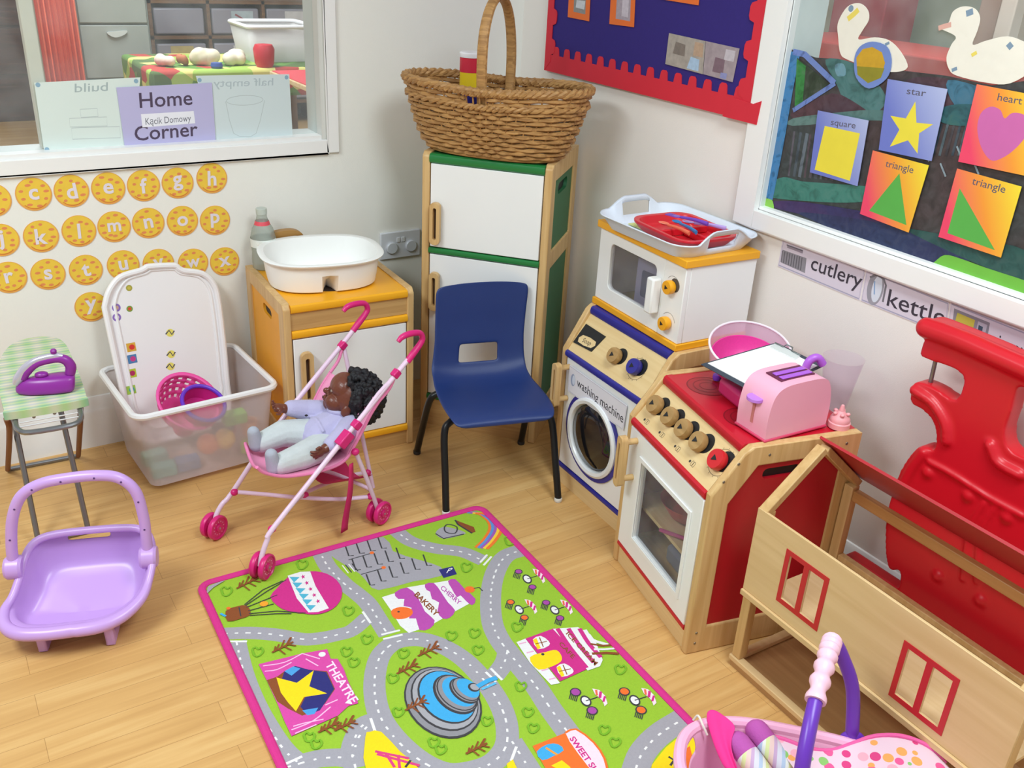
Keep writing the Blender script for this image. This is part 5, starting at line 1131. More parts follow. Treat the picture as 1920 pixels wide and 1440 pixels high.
def cutlery(kind, c, label, loc, rot, tilt=0.0):
    t = thing(kind, label, kind.split('_')[-1], loc, rot); k = P(c, 0.3, 0.04, 20)
    mb = MB(); mb.tube([(-0.06, 0, 0.004), (-0.02, 0, 0.006), (0.025, 0, 0.003)], [0.006, 0.0045, 0.0035], k, 10, smooth=4, flat=0.6); mb.build('handle', t)
    mb = MB()
    if 'fork' in kind:
        mb.prism([(0.0252, -0.004), (0.035, -0.010), (0.045, -0.010), (0.045, 0.010), (0.035, 0.010), (0.0252, 0.004)], XY, 0.001, 0.0035, k)
        for y in (-0.0085, -0.003, 0.003, 0.0085): mb.box((0.0449, y - 0.0015, 0.001), (0.066, y + 0.0015, 0.0035), k)
        mb.build('prongs', t)
    else:
        mb.lathe([(0.0005, 0.0), (0.007, 0.0012), (0.0115, 0.0045), (0.0105, 0.0045), (0.006, 0.0025), (0.0005, 0.0018)], k, (0.040, 0, 0.0), sx=1.45, seg=20, closed_ends=False); mb.build('bowl_end', t)
zc = dq.o.z + 0.029
cutlery('plastic_spoon', '#3C86C4', 'blue plastic spoon lying across the red divided plate', tuple(dq.W((0.015, -0.012, 0.0295))), dq.deg + 172)
cutlery('plastic_fork', '#7A4BC0', 'purple plastic fork lying on the red divided plate', tuple(dq.W((-0.01, 0.018, 0.0385))), dq.deg + 198)
cutlery('plastic_spoon', '#B79BE0', 'pale lilac plastic spoon sticking up at the back of the red plate', tuple(dq.W((0.02, 0.045, 0.0295))), dq.deg + 215)
cutlery('plastic_spoon', '#F2795A', 'orange plastic spoon lying in the red divided plate', tuple(dq.W((0.015, -0.046, 0.0295))), dq.deg + 183)
cutlery('plastic_fork', '#F09A86', 'salmon plastic fork at the back of the white tray', tuple(tr.W((-0.06, 0.085, 0.0085))), tr.deg + 160)

# ---- things on the cooker hob
HZ = 0.5445
tf = Frame((1.433, 1.178, HZ), -3.0)
t = thing_f('toy_toaster', 'pink toy toaster with lilac slots and lever on the red hob', 'toy toaster', tf)
TP = P('#F5B0C8', 0.35, 0.02, 8); TL, TWt, TH = 0.178, 0.092, 0.135
mb = MB(); prof = sp2([(0, 0.006), (-0.002, 0.06), (0.008, 0.106), (0.035, 0.125), (0.09, 0.128), (0.145, 0.125), (0.168, 0.106), (0.180, 0.06), (0.180, 0.006)], 5)
mb.prism([(p[0], p[1]) for p in prof], lambda u, v, h: Vector((u, h, v)), 0.0, TWt, TP)
b_o = mb.build('body', t, bevel=0.017, bseg=5)
mb = MB(); mb.box((-0.003, -0.003, 0), (TL + 0.004, TWt + 0.003, 0.0058), P('#D6466A', 0.4)); mb.build('base', t, bevel=0.002, label='darker pink base')
mb = MB(); mb.box((0.040, 0.022, 0.1272), (0.138, 0.070, 0.1295), P('#6E2A4A', 0.6)); mb.build('slot_recess', t, label='dark recess')
for y in (0.024, 0.044): mb = MB(); mb.box((0.046, y + 0.001, 0.1297), (0.133, y + 0.014, 0.1325), P('#B05FD8', 0.4)); mb.build('toast_slot', t, bevel=0.001, label='lilac slot')
mb = MB(); mb.box((-0.0035, TWt * .46, 0.028), (-0.0015, TWt * .54, 0.085), P('#C97A78', 0.6)); mb.build('lever_slot', t)
mb = MB(); mb.prism(circ(-0.004, TWt * .5, 0.017, 20, 0.019), XY, 0.082, 0.090, P('#C27FE2', 0.4)); mb.build('lever', t, bevel=0.003, label='lilac lever')
# bottle lid shaped toy
q = Z(1567, 800, HZ); t = thing('toy_bottle_top', 'pale pink moulded toy bottle top right of the toaster', 'toy lid', (q.x + 0.006, q.y - 0.002, HZ + 0.0005))
LP = P('#F3A9AE', 0.4)
mb = MB(); mb.lathe([(0.024, 0), (0.0245, 0.012), (0.022, 0.014), (0.0225, 0.020), (0.019, 0.026), (0.011, 0.034), (0.007, 0.040), (0.0, 0.041)], LP, seg=30); mb.build('cap', t)
mb = MB(); mb.lathe([(0.0065, 0.0405), (0.0055, 0.046), (0.0035, 0.053), (0.0, 0.055)], LP, seg=16); mb.build('teat', t)
for a in (0.4, 1.6, 2.8, 4.0, 5.2): mb = MB(); mb.ball((0.015 * cos(a), 0.015 * sin(a), 0.0345), (0.005, 0.005, 0.004), LP); mb.build('knob', t)
# clear jug with a lilac handle
q = Z(1572, 770, HZ + 0.03); jg = Frame((1.700, 1.222, HZ + 0.0005), 0)
t = thing_f('toy_jug', 'clear toy jug with a lilac handle between the toaster and the wall', 'jug', jg)
JM = CLEAR('jug_plastic', '#FAF6FA', 0.965, 0.1, 0.0)
mb = MB(); mb.lathe([(0.026, 0), (0.028, 0.004), (0.034, 0.05), (0.045, 0.125), (0.0465, 0.130), (0.0435, 0.125), (0.0325, 0.05), (0.025, 0.006), (0.0, 0.005)], JM, seg=32); mb.build('body', t)
mb = MB(); mb.tube([(-0.040, 0.022, 0.112), (-0.054, 0.030, 0.128), (-0.070, 0.038, 0.118), (-0.073, 0.040, 0.085), (-0.062, 0.034, 0.045), (-0.036, 0.020, 0.038)], 0.0095, P('#B463D6', 0.35), 12, smooth=5); mb.build('handle', t, label='lilac handle')

# colander bowl under the clipboard
def tilt_thing(name, label, cat, c, ax, deg, rz=0.0):
    o = thing(name, label, cat, tuple(c), 0); o.rotation_euler = (Matrix.Rotation(radians(deg), 3, Vector(ax)) @ Matrix.Rotation(radians(rz), 3, 'Z')).to_euler(); return o
bc = Vector((1.625, 1.452, HZ + 0.002))
t = tilt_thing('toy_bowl', 'pink bowl with a clear rim leaning under the clipboard on the hob', 'bowl', (1.612, 1.430, HZ + 0.020), (0.83, -0.55, 0), 17)
mb = MB(); mb.lathe([(0.045, 0), (0.05, 0.001), (0.075, 0.02), (0.088, 0.050), (0.0855, 0.050), (0.072, 0.022), (0.045, 0.004), (0, 0.004)], P('#EC3F9E', 0.4, 0.08, 200), seg=40); mb.build('bowl_body', t, label='bright pink bowl')
mb = MB(); mb.lathe([(0.089, 0.040), (0.097, 0.085), (0.0955, 0.0855), (0.0875, 0.042)], CLEAR('rim_plastic', '#F6E4F0', 0.55, 0.2, 0.1), seg=40, closed_ends=False); mb.tube([(0.0965 * cos(a), 0.0965 * sin(a), 0.0855) for a in [2 * pi * i / 40 for i in range(40)]], 0.0028, P('#F3E6F0', 0.3), 8, closed=True); mb.build('clear_rim', t, label='clear rim')
for px, py in ((1345, 704), (1366, 720)):
    q = Z(px, py, HZ + 0.012); mb = MB(); mb.lathe([(0.009, 0), (0.011, 0.006), (0.010, 0.014), (0, 0.015)], P('#7B3FC2', 0.4), seg=16); mb.build('toy_counter', loc=(q.x, q.y, HZ + 0.0005), cat='toy piece', label='small purple foot-like piece left of the clipboard' if px < 1350 else 'small purple foot-like piece nearest the toaster')
# pink box carrying the clipboard
cb = Frame((1.567, 1.325, HZ), -80)
q0 = Z(1312, 682, 0.625); 
corners = [Z(1314, 683, 0.628), Z(1424, 741, 0.612), Z(1545, 686, 0.644), Z(1456, 641, 0.660)]
cc = sum(corners, Vector()) / 4
ex = ((corners[1] - corners[0]) + (corners[2] - corners[3])).normalized(); ey = ((corners[3] - corners[0]) + (corners[2] - corners[1])); ey = (ey - ex * ey.dot(ex)).normalized(); ez = ex.cross(ey)
Mx = Matrix((ex, ey, ez)).transposed()
t = thing('clipboard', 'black clipboard holding white paper, lying across the pink bowl', 'clipboard', tuple(cc)); t.rotation_euler = Mx.to_euler()
L2 = lambda P_: Mx.transposed() @ (P_ - cc)
lc = [L2(P_) for P_ in corners]; hx = (lc[1].x - lc[0].x + lc[2].x - lc[3].x) / 4; hy = (lc[3].y - lc[0].y + lc[2].y - lc[1].y) / 4
qd = [(p_.x, p_.y) for p_ in lc]; ins_ = inset(qd, (0.012, 0.006, 0.014, 0.006))
mb = MB(); mb.prism(qd, XY, -0.003, 0.0, P('#3C4450', 0.5, 0.1, 60)); mb.build('board', t, bevel=0.001)
mb = MB(); mb.prism(ins_, XY, 0.0003, 0.0018, P('#FBFBFB', 0.6)); mb.build('paper', t, label='white paper')
mb = MB(); mb.box((-0.035, hy - 0.032, 0.002), (0.035, hy - 0.010, 0.0045), P('#E6EAE8', 0.25, metal=0.3)); mb.tube([(-0.035, hy - 0.012, 0.006), (-0.012, hy - 0.012, 0.006), (-0.008, hy - 0.004, 0.010), (0.008, hy - 0.004, 0.010), (0.012, hy - 0.012, 0.006), (0.035, hy - 0.012, 0.006)], 0.0018, P('#7C8280', 0.3, metal=0.7), 8); mb.build('clip', t, bevel=0.0008, label='metal clip')
mb = MB(); mb.box((-0.045, -0.05, 0), (0.045, 0.05, 0.038), P('#C92C6C', 0.45, 0.06, 20)); mb.build('pink_toy_box', bevel=0.008, loc=(1.545, 1.352, HZ + 0.0005), rotz=-12, cat='toy box', label='dark pink toy box partly hidden under the clipboard')

# ---- storage box with its lid and toys
bx = Frame((0.401, 2.449, 0.018), 4)
t = thing_f('storage_box', 'large frosted plastic storage box full of toys on the floor', 'storage box', bx)
FROST = CLEAR('frosted_plastic', '#F3EBED', 0.57, 0.35, 0.5)
BXR = [rrect(0.0, 0.0, 0.352, 0.285, 0.03, 6), rrect(-0.026, -0.036, 0.372, 0.315, 0.035, 6)]
rg = [[Vector((x, y, z)) for x, y in (BXR[0] if k == 0 else [(a[0] * (1 - k) + b[0] * k, a[1] * (1 - k) + b[1] * k) for a, b in zip(*BXR)])] for k, z in ((0, 0.0), (0.5, 0.125), (1.0, 0.245))]
mb = MB(); mb.add(rg[0], [tuple(reversed(range(len(rg[0]))))], FROST); mb.grid(rg, FROST, closed_u=True); mb.build('box_wall', t)
mb = MB(); r2_ = [Vector((x, y, 0.249)) for x, y in rrect(-0.031, -0.041, 0.377, 0.320, 0.035, 6)]; mb.tube(r2_, 0.0095, CLEAR('frosted_rim', '#F6F4F5', 0.12, 0.35, 0.0), 8, closed=True); mb.build('rim', t, label='thick milky rim')
for x, y in ((0.04, 0.04), (0.31, 0.04), (0.31, 0.245), (0.04, 0.245)):
    mb = MB(); mb.lathe([(0.008, 0), (0.0085, 0.001), (0.0085, 0.009), (0.008, 0.010)], P('#CFCFD2', 0.4), (x - 0.005, y, -0.0095), (1, 0, 0), 16); mb.build('castor', t)
# lid
tp, bt = Vector((0.17, 0.322, 0.535)), Vector((0.17, 0.205, 0.02)); up_ = (tp - bt).normalized(); nl = Vector((0, -up_.z, up_.y)) 
lw = lambda px, py: bx.at(px, py, bt, nl)
def luv(px, py): d = lw(px, py) - bt; return (d.x, d.dot(up_))
t = thing_f('box_lid', 'white plastic box lid with small stickers standing in the storage box', 'lid', bx)
def l3(u, v, h): return bt + Vector((u, 0, 0)) + up_ * v + nl * h
LIDM = P('#F1EEEF', 0.35, 0.02, 6)
outl_ = [luv(*q) for q in ((196, 575), (205, 545), (225, 520), (262, 508), (272, 503), (280, 500), (325, 498), (334, 503), (345, 508), (378, 513), (398, 530), (408, 560), (418, 640), (425, 720))]
L0 = sp2(outl_, 4); xl = L0[0][0]; xr = L0[-1][0]; zb = 0.012
full = L0 + [(xr, 0.10), (xr - 0.015, 0.04), (xr - 0.05, zb), (xl + 0.06, zb), (xl + 0.02, 0.04), (xl + 0.004, 0.10)]
mb = MB(); mb.prism(full, l3, -0.003, 0.0, LIDM); mb.build('lid_panel', t)
mb = MB(); mb.tube([l3(u, v, 0.002) for u, v in full], 0.0095, LIDM, 10, closed=True); mb.build('lid_rim', t)
ce = (sum(p[0] for p in full) / len(full), sum(p[1] for p in full) / len(full))
mb = MB(); inn = [((u - ce[0]) * 0.86 + ce[0], (v - ce[1]) * 0.90 + ce[1]) for u, v in full]; mb.tube([l3(u, v, 0.0) for u, v in inn], 0.0045, LIDM, 8, closed=True); mb.build('raised_ridge', t)
def stk(px, py, cols, r=0.013, sq=True):
    mb = MB(); A = Art(mb, luv, l3, 0.0004); c = A.p(px, py)
    if sq: A.poly([(c[0] - r, c[1] - r), (c[0] + r, c[1] - r), (c[0] + r, c[1] + r), (c[0] - r, c[1] + r)], P(cols[0], 0.5, 0.2, 80), uv=True); A.disc((c[0] + .002, c[1]), r * .62, P(cols[1], 0.5), uv=True)
    else: A.disc(c, r, P(cols[0], 0.5), uv=True); A.disc(c, r * .55, P(cols[1], 0.5), uv=True)
    mb.build('sticker', t)
stk(246, 651, ('#D9A83A', '#D8332C')); stk(248, 673, ('#4C7FB0', '#C83A86')); stk(247, 700, ('#B8C832', '#B2285C')); stk(246, 731, ('#9CC048', '#2FA5A4'))
stk(242, 540, ('#A8A03C', '#C8B84A'), 0.009, False); stk(243, 579, ('#7C9A3A', '#D84A2C'), 0.009, False); stk(218, 577, ('#8A68B8', '#C9A08A'), 0.012, False); stk(219, 595, ('#8A68B8', '#E6E0EE'), 0.012, False)
for px, py in ((319, 624), (321, 664), (320, 687)):
    mb = MB(); A = Art(mb, luv, l3, 0.0004); c = A.p(px, py); A.disc(c, 0.012, P('#E8DC6A', 0.5), uv=True); A.line([(c[0] - .014, c[1] - .002), (c[0] - .002, c[1] + .008), (c[0] + .004, c[1] - .006), (c[0] + .013, c[1] + .004)], 0.004, P('#3C3A5A', 0.6), uv=True); mb.build('sticker', t, label='yellow bee sticker')
# toys in the box
def inbox(x, y, z): return tuple(bx.W((x, y, z)))
cf = Frame(inbox(0.165, 0.075, 0.145), 4)
t = tilt_thing('toy_colander', 'pink and purple toy colander leaning in the storage box', 'colander', inbox(0.125, 0.118, 0.150), (0.9, 0.45, 0.0), 42, 0)
mb = MB()
prof = [(0.035, 0.0), (0.055, 0.012), (0.078, 0.05), (0.088, 0.085), (0.096, 0.088)]
NS = 40; rr_ = [[Vector((r * cos(2 * pi * k / NS), r * sin(2 * pi * k / NS), h)) for k in range(NS)] for r, h in [(a, b) for a, b in prof]]
fine = []
for i in range(3):
    for j in range(4): f_ = j / 4.0; fine.append([rr_[i][k].lerp(rr_[i + 1][k], f_) for k in range(NS)])
fine += [rr_[3], rr_[4]]
vs = [v for r in fine for v in r]; fs = []
for i in range(len(fine) - 1):
    for k in range(NS):
        if 3 < i < 11 and i % 2 == 0 and k % 2 == 0: continue
        fs.append((i * NS + k, i * NS + (k + 1) % NS, (i + 1) * NS + (k + 1) % NS, (i + 1) * NS + k))
mb.add(vs, fs, P('#F258A8', 0.4)); mb.add(fine[0], [tuple(range(NS))], P('#F258A8', 0.4)); mb.build('colander_bowl', t, solid=0.003)
t = tilt_thing('toy_pan', 'magenta toy pan with a purple rim in front of the pink colander', 'pan', inbox(0.170, 0.062, 0.172), (0.8, 0.4, 0.0), 34, 0)
mb = MB(); mb.lathe([(0.04, 0), (0.052, 0.004), (0.062, 0.045), (0.059, 0.045), (0.049, 0.007), (0, 0.006)], P('#C4247E', 0.4), seg=36); mb.build('pan_body', t)
mb = MB(); mb.tube([(0.062 * cos(a), 0.062 * sin(a), 0.047) for a in [2 * pi * i / 36 for i in range(36)]], 0.006, P('#6A34C8', 0.35), 8, closed=True); mb.build('pan_rim', t, label='purple rim')
rb = random.Random(11)
TOYS = [('toy_ball', '#E8C24A', 'yellow toy ball'), ('toy_block', '#7CC24A', 'light green toy block'), ('toy_ball', '#E88A4A', 'orange toy ball'), ('toy_block', '#4FB7A8', 'turquoise toy block'), ('toy_block', '#5A7FA8', 'blue toy block'), ('toy_ball', '#D8356A', 'magenta toy ball'), ('toy_block', '#9A98A8', 'grey toy block'), ('toy_cup', '#E8B08A', 'peach toy cup'), ('toy_block', '#6AC8B4', 'mint toy block'), ('toy_cup', '#D86A5A', 'coral toy cup'), ('toy_block', '#B8D24A', 'lime toy block')]
spots = [(0.235, 0.05, 0.035), (0.27, 0.05, 0.115), (0.185, 0.055, 0.03), (0.05, 0.055, 0.0), (0.12, 0.055, 0.0), (0.15, 0.16, 0.05), (0.26, 0.13, 0.06), (0.32, 0.07, 0.05), (0.05, 0.14, 0.0), (0.30, 0.2, 0.0), (0.32, 0.05, 0.002)]
WH = ['at the front right', 'upper front right', 'at the front middle', 'in the front left corner', 'front left of middle', 'in the middle', 'right of the middle', 'by the right wall', 'at the left side', 'at the back right', 'in the front right corner']
for (nm, c, lb), (x, y, z), wh in zip(TOYS, spots, WH):
    k = P(c, 0.5, 0.05, 20); mb = MB()
    if nm == 'toy_ball': mb.ball((0, 0, 0.032), 0.032, k)
    elif nm == 'toy_block': mb.box((-0.034, -0.022, 0), (0.034, 0.022, 0.034), k)
    else: mb.lathe([(0.018, 0), (0.02, 0.002), (0.026, 0.05), (0.024, 0.05), (0.018, 0.004), (0, 0.004)], k, seg=20)
    mb.build(nm, loc=inbox(x, y, z + 0.0035), rotz=rb.uniform(-30, 30), bevel=0.003 if nm == 'toy_block' else 0, cat='toy', label='%s %s of the frosted storage box' % (lb, wh))

# ---- ironing board and iron
ib = Frame((0.070, 2.250), -2)
t = thing_f('toy_ironing_board', 'small ironing board with a pastel checked cover and grey metal legs', 'ironing board', ib)
BZ = 0.432
m_, nt, b_, o_ = newmat('checked_cover'); N = nt.nodes.new; L = nt.links.new
tc = N('ShaderNodeTexCoord'); acc = None
def wave(axis, sc, ph, c1, c2):
    mp = N('ShaderNodeMapping'); mp.inputs['Location'].default_value = (ph, ph, 0); L(tc.outputs['Object'], mp.inputs[0]); w = N('ShaderNodeTexWave'); w.wave_type = 'BANDS'; w.bands_direction = axis; w.inputs['Scale'].default_value = sc; w.inputs['Distortion'].default_value = 0.6
    L(mp.outputs[0], w.inputs[0]); cr = N('ShaderNodeValToRGB'); cr.color_ramp.elements[0].color = lin(c1); cr.color_ramp.elements[1].color = lin(c2); L(w.outputs['Fac'], cr.inputs[0]); return cr.outputs[0]
a1 = wave('Y', 7, 0, '#7DBB50', '#DDD8C0'); a2 = wave('X', 7, 0.01, '#8CC260', '#DCC8BC'); a3 = wave('Y', 19, 0.03, '#8AA6C6', '#E8DEBC')
mx = N('ShaderNodeMix'); mx.data_type = 'RGBA'; mx.inputs[0].default_value = 0.5; L(a1, mx.inputs[6]); L(a2, mx.inputs[7]); mx2 = N('ShaderNodeMix'); mx2.data_type = 'RGBA'; mx2.inputs[0].default_value = 0.35; L(mx.outputs[2], mx2.inputs[6]); L(a3, mx2.inputs[7]); L(mx2.outputs[2], b_.inputs['Base Color']); b_.inputs['Roughness'].default_value = 0.85
bo = sp2([(0.0, 0.0), (0.085, -0.006), (0.170, 0.0), (0.176, 0.02), (0.178, 0.12), (0.176, 0.25), (0.172, 0.36), (0.155, 0.42), (0.12, 0.445), (0.08, 0.445), (0.045, 0.42), (0.018, 0.36), (-0.004, 0.25), (-0.006, 0.12), (-0.004, 0.02)], 4, True)
mb = MB(); mb.prism(bo, XY, BZ - 0.020, BZ, m_); mb.build('board_cover', t, bevel=0.006, bseg=3)
STL = P('#8C8D90', 0.3, metal=0.85); RST = P('#7A4A34', 0.5, metal=0.4)
mb = MB(); mb.tube([(0.016, 0.02, BZ - 0.026), (0.014, -0.015, BZ - 0.028), (0.018, -0.040, BZ - 0.031), (0.040, -0.058, BZ - 0.033), (0.125, -0.060, BZ - 0.033), (0.150, -0.044, BZ - 0.031), (0.156, -0.015, BZ - 0.028), (0.156, 0.02, BZ - 0.026)], 0.0065, STL, 10, smooth=4); mb.build('iron_rest', t)
for y in (-0.008, -0.030): mb = MB(); mb.rod((0.022, y, BZ - 0.029), (0.150, y, BZ - 0.029), 0.0017, P('#E9E9EA', 0.3, metal=0.5)); mb.build('rest_wire', t)
for (x0, x1) in ((0.010, 0.012), (0.120, 0.133)):
    mb = MB(); mb.tube([(x0, 0.26, BZ - 0.027), (x0 + .002, 0.20, BZ - 0.09), (x1, 0.082, 0.006)], 0.0072, STL, 10, smooth=4); mb.build('leg', t)
for (x0, x1) in ((-0.002, -0.028), (0.160, 0.163)):
    mb = MB(); mb.tube([(x0, 0.03, BZ - 0.03), (x0, 0.10, BZ - 0.10), (x1, 0.50, 0.012)], 0.0072, RST, 10, smooth=4); mb.build('leg', t, label='rusty brown leg')
mb = MB(); mb.rod((-0.030, 0.508, 0.008), (0.165, 0.508, 0.008), 0.0065, STL); mb.build('foot_bar', t)
mb = MB(); mb.rod((0.012, 0.082, 0.0075), (0.133, 0.082, 0.0075), 0.0065, STL); mb.build('foot_bar', t)
for x in (0.055, 0.10): mb = MB(); mb.rod((x, 0.005, BZ - 0.026), (x, 0.33, BZ - 0.026), 0.004, STL); mb.build('frame_rail', t)
# iron
i0 = Z(28, 739, BZ + 0.001); i1 = Z(135, 730, BZ + 0.001); ir = Frame((i0.x, i0.y, BZ + 0.001), math.degrees(atan2(i1.y - i0.y, i1.x - i0.x)) + 3)
t = thing_f('toy_iron', 'purple toy iron with a silver top standing on the ironing board', 'toy iron', ir)
PUR = P('#8E2A96', 0.32, 0.04, 10); IL = 0.135
mb = MB()
def iro(z, sc, x0=0.0, x1=IL): 
    o = []
    for i in range(24):
        a = 2 * pi * i / 24; u = (1 - cos(a)) / 2; w = 0.031 * sc * (sin(pi * min(1, u ** 0.75 * 0.62 + 0.0)) if u < 0.999 else 0.9) * (1 if sin(a) >= 0 else -1)
        o.append(Vector((x0 + (x1 - x0) * u, w, z)))
    return o
half = [(0.0, 0.0), (0.008, 0.011), (0.03, 0.022), (0.07, 0.030), (0.11, 0.031), (0.130, 0.028), (0.135, 0.020)]
def outline(sc, x0, x1, yw): 
    h_ = [(x0 + (x1 - x0) * a / 0.135, b * yw) for a, b in half]; return [Vector((x, y, 0)) for x, y in h_] + [Vector((x, -y, 0)) for x, y in reversed(h_[1:])]
ri = []
for z, x0, x1, yw in ((0.0, 0.003, 0.132, 0.95), (0.004, 0.0, 0.135, 1.0), (0.018, 0.0, 0.137, 1.0), (0.032, 0.010, 0.139, 0.85), (0.042, 0.030, 0.138, 0.62)): ri.append([p + Vector((0, 0.0, z)) for p in outline(1, x0, x1, yw)])
mb.grid(ri, PUR, closed_u=True); mb.add(ri[0], [tuple(reversed(range(len(ri[0]))))], PUR); mb.add(ri[-1], [tuple(range(len(ri[0])))], PUR)
mb.ball((0.065, 0, 0.045), (0.016, 0.012, 0.008), PUR)
mb.build('body', t, subsurf=1)
mb = MB(); mb.tube([(0.128, 0, 0.040), (0.132, 0, 0.060), (0.122, 0, 0.078), (0.100, 0, 0.083), (0.06, 0, 0.076), (0.035, 0, 0.058), (0.022, 0, 0.040)], [0.012, 0.013, 0.012, 0.010, 0.010, 0.012, 0.011], PUR, 14, smooth=5); mb.build('handle', t)
mb = MB(); mb.tube([(0.118, 0, 0.0875), (0.100, 0, 0.0905), (0.062, 0, 0.084), (0.034, 0, 0.066), (0.014, 0, 0.040), (0.006, 0, 0.026)], [0.007, 0.0085, 0.0085, 0.011, 0.012, 0.008], P('#C9C3D2', 0.25, metal=0.4), 12, smooth=5); mb.build('silver_trim', t, label='silver trim')
mb = MB(); mb.lathe([(0.007, 0), (0.0075, 0.006), (0.005, 0.010), (0, 0.011)], PUR, (0.100, 0, 0.0985), seg=16); mb.build('dial', t)

# ---- lilac doll carrier
ls = Frame((0.12, 1.92), -20)
t = thing_f('lilac_doll_carrier', 'lilac plastic doll carrier seat with raised handle at the left', 'doll carrier', ls)
LIL = P('#C99FE0', 0.30, 0.02, 6)
rim = [(0.0, -.072, .074), (-.06, -.074, .074), (-.11, -.066, .075), (-.142, -.038, .078), (-.152, .005, .086), (-.140, .035, .100), (-.128, .07, .130), (-.122, .105, .155), (-.105, .130, .176), (-.07, .142, .186), (0, .145, .190), (.09, .145, .190), (.130, .138, .186), (.152, .115, .174), (.160, .07, .145), (.152, .03, .112), (.142, .0, .096), (.120, -.028, .084), (.090, -.052, .077), (.05, -.068, .074)]
NR = 80; rimc = resample(spline([Vector(p) for p in rim], 6, True), NR)
def inner(p, k, zf):     # move a rim point towards the seat floor
    x = p.x * (1 - 0.26 * k); y = -0.045 + (p.y + 0.072) * (1 - 0.20 * k) * 1.0 + 0.02 * k; 
    zfl = 0.030 + max(0, (p.y - 0.02)) * 0.55 * (1.1 - k * 0.3)
    return Vector((x, y if k > 0.3 else p.y + (y - p.y) * k / 0.3, p.z + (zfl - p.z) * zf))
rg = [rimc, [inner(p, 0.30, 0.06) for p in rimc], [inner(p, 0.40, 0.26) for p in rimc], [inner(p, 0.47, 0.38) for p in rimc], [inner(p, 0.55, 0.55) for p in rimc], [inner(p, 0.8, 0.92) for p in rimc], [inner(p, 1.1, 1.0) for p in rimc]]
cen = Vector((0, 0.035, 0.032))
rg.append([p.lerp(cen, 0.5) for p in rg[-1]]); rg.append([p.lerp(cen, 0.9) for p in rg[-2]])
mb = MB(); vs = [v for r in rg for v in r]; fs = []
for i in range(len(rg) - 1):
    for k in range(NR):
        p = (rg[i][k] + rg[i + 1][(k + 1) % NR]) / 2
        if i == 2 and p.y > 0.10 and -0.035 < p.x < 0.055: continue
        fs.append((i * NR + k, i * NR + (k + 1) % NR, (i + 1) * NR + (k + 1) % NR, (i + 1) * NR + k))
mb.add(vs, fs, LIL); mb.add(rg[-1], [tuple(range(NR))], LIL); mb.build('seat_shell', t, solid=0.0035, subsurf=1)
mb = MB(); mb.tube([p + Vector((0, 0, -0.004)) for p in rimc], [0.0092 + 0.006 * max(0.0, min(1.0, (0.03 - p.y) / 0.09)) for p in rimc], LIL, 12, closed=True); mb.build('rolled_rim', t)
for x in (-0.072, 0.070):
    mb = MB(); mb.prism([(-.060, 0.066), (-.052, 0.0), (.11, 0.0), (.125, 0.03), (.05, 0.022), (-.030, 0.024), (-.040, 0.050)], YZ(x - 0.010), 0.0, 0.020, LIL); mb.build('rocker', t, bevel=0.005, bseg=3)
hy_ = 0.082
for x, sg in ((-0.140, -1), (0.150, 1)):
    mb = MB(); mb.lathe([(0.023, -0.019), (0.0275, -0.013), (0.0275, 0.013), (0.023, 0.019), (0, 0.019)], LIL, (x, hy_, 0.142), (1, 0, 0), 26); mb.build('pivot', t)
mb = MB(); hp = [(-0.140, hy_, 0.150), (-0.137, hy_ + .002, 0.200), (-0.124, hy_ + .005, 0.270), (-0.098, hy_ + .008, 0.325), (-0.055, hy_ + .01, 0.352), (0.0, hy_ + .01, 0.362), (0.06, hy_ + .01, 0.365), (0.108, hy_ + .01, 0.355), (0.140, hy_ + .008, 0.318), (0.150, hy_ + .005, 0.25), (0.150, hy_ + .002, 0.2), (0.149, hy_, 0.150)]
hs = spline([Vector(p) for p in hp], 6); mb.tube(hs, 0.0125, LIL, 12, up=(0, 1, 0)); ho = mb.build('carry_handle', t)
for i in range(8, len(hs) - 6, 7):
    tt = (hs[i + 1] - hs[i - 1]).normalized(); nn = Vector((0, -1, 0)); mb = MB(); mb.lathe([(0.0024, 0), (0.0024, 0.001), (0, 0.0011)], P('#5A3A78', 0.6), hs[i] + nn * 0.0120, nn, 10); mb.build('hole', ho)
# ================================================================== PUSHCHAIR AND DOLL
sf = Frame((0.546, 1.927), 12.9)
t = thing_f('toy_pushchair', 'folding toy pushchair with pale pink tubes, pink wheels and a pink seat', 'toy pushchair', sf)
TUB = P('#E9CBE2', 0.3, 0.02, 10); PK = P('#D81F77', 0.35, 0.03, 12); FAB = P('#F29CC0', 0.8, 0.06, 30, 0.2, 300); FABD = P('#C61E5C', 0.8, 0.08, 30)
rT = 0.0068
near = [(-0.004, 0.0, 0.040), (0.004, 0, 0.070), (0.022, 0, 0.108), (0.045, 0, 0.138), (0.25, 0, 0.302), (0.435, 0, 0.447), (0.490, 0, 0.489)]
far = [(0.002, 0.237, 0.040), (0.010, 0.237, 0.066), (0.030, 0.237, 0.092), (0.063, 0.237, 0.117), (0.21, 0.237, 0.268), (0.426, 0.237, 0.446), (0.488, 0.237, 0.500)]
def hook(p, v):      # curved grip
    p = Vector(p); o = [p - Vector((0.022, 0, 0.020)), p, p + Vector((0.022, 0, 0.020)), p + Vector((0.030, 0, 0.034)), p + Vector((0.020, 0, 0.052)), p + Vector((-0.010, 0, 0.058)), p + Vector((-0.038, 0, 0.056)), p + Vector((-0.052, 0, 0.046))]
    return o
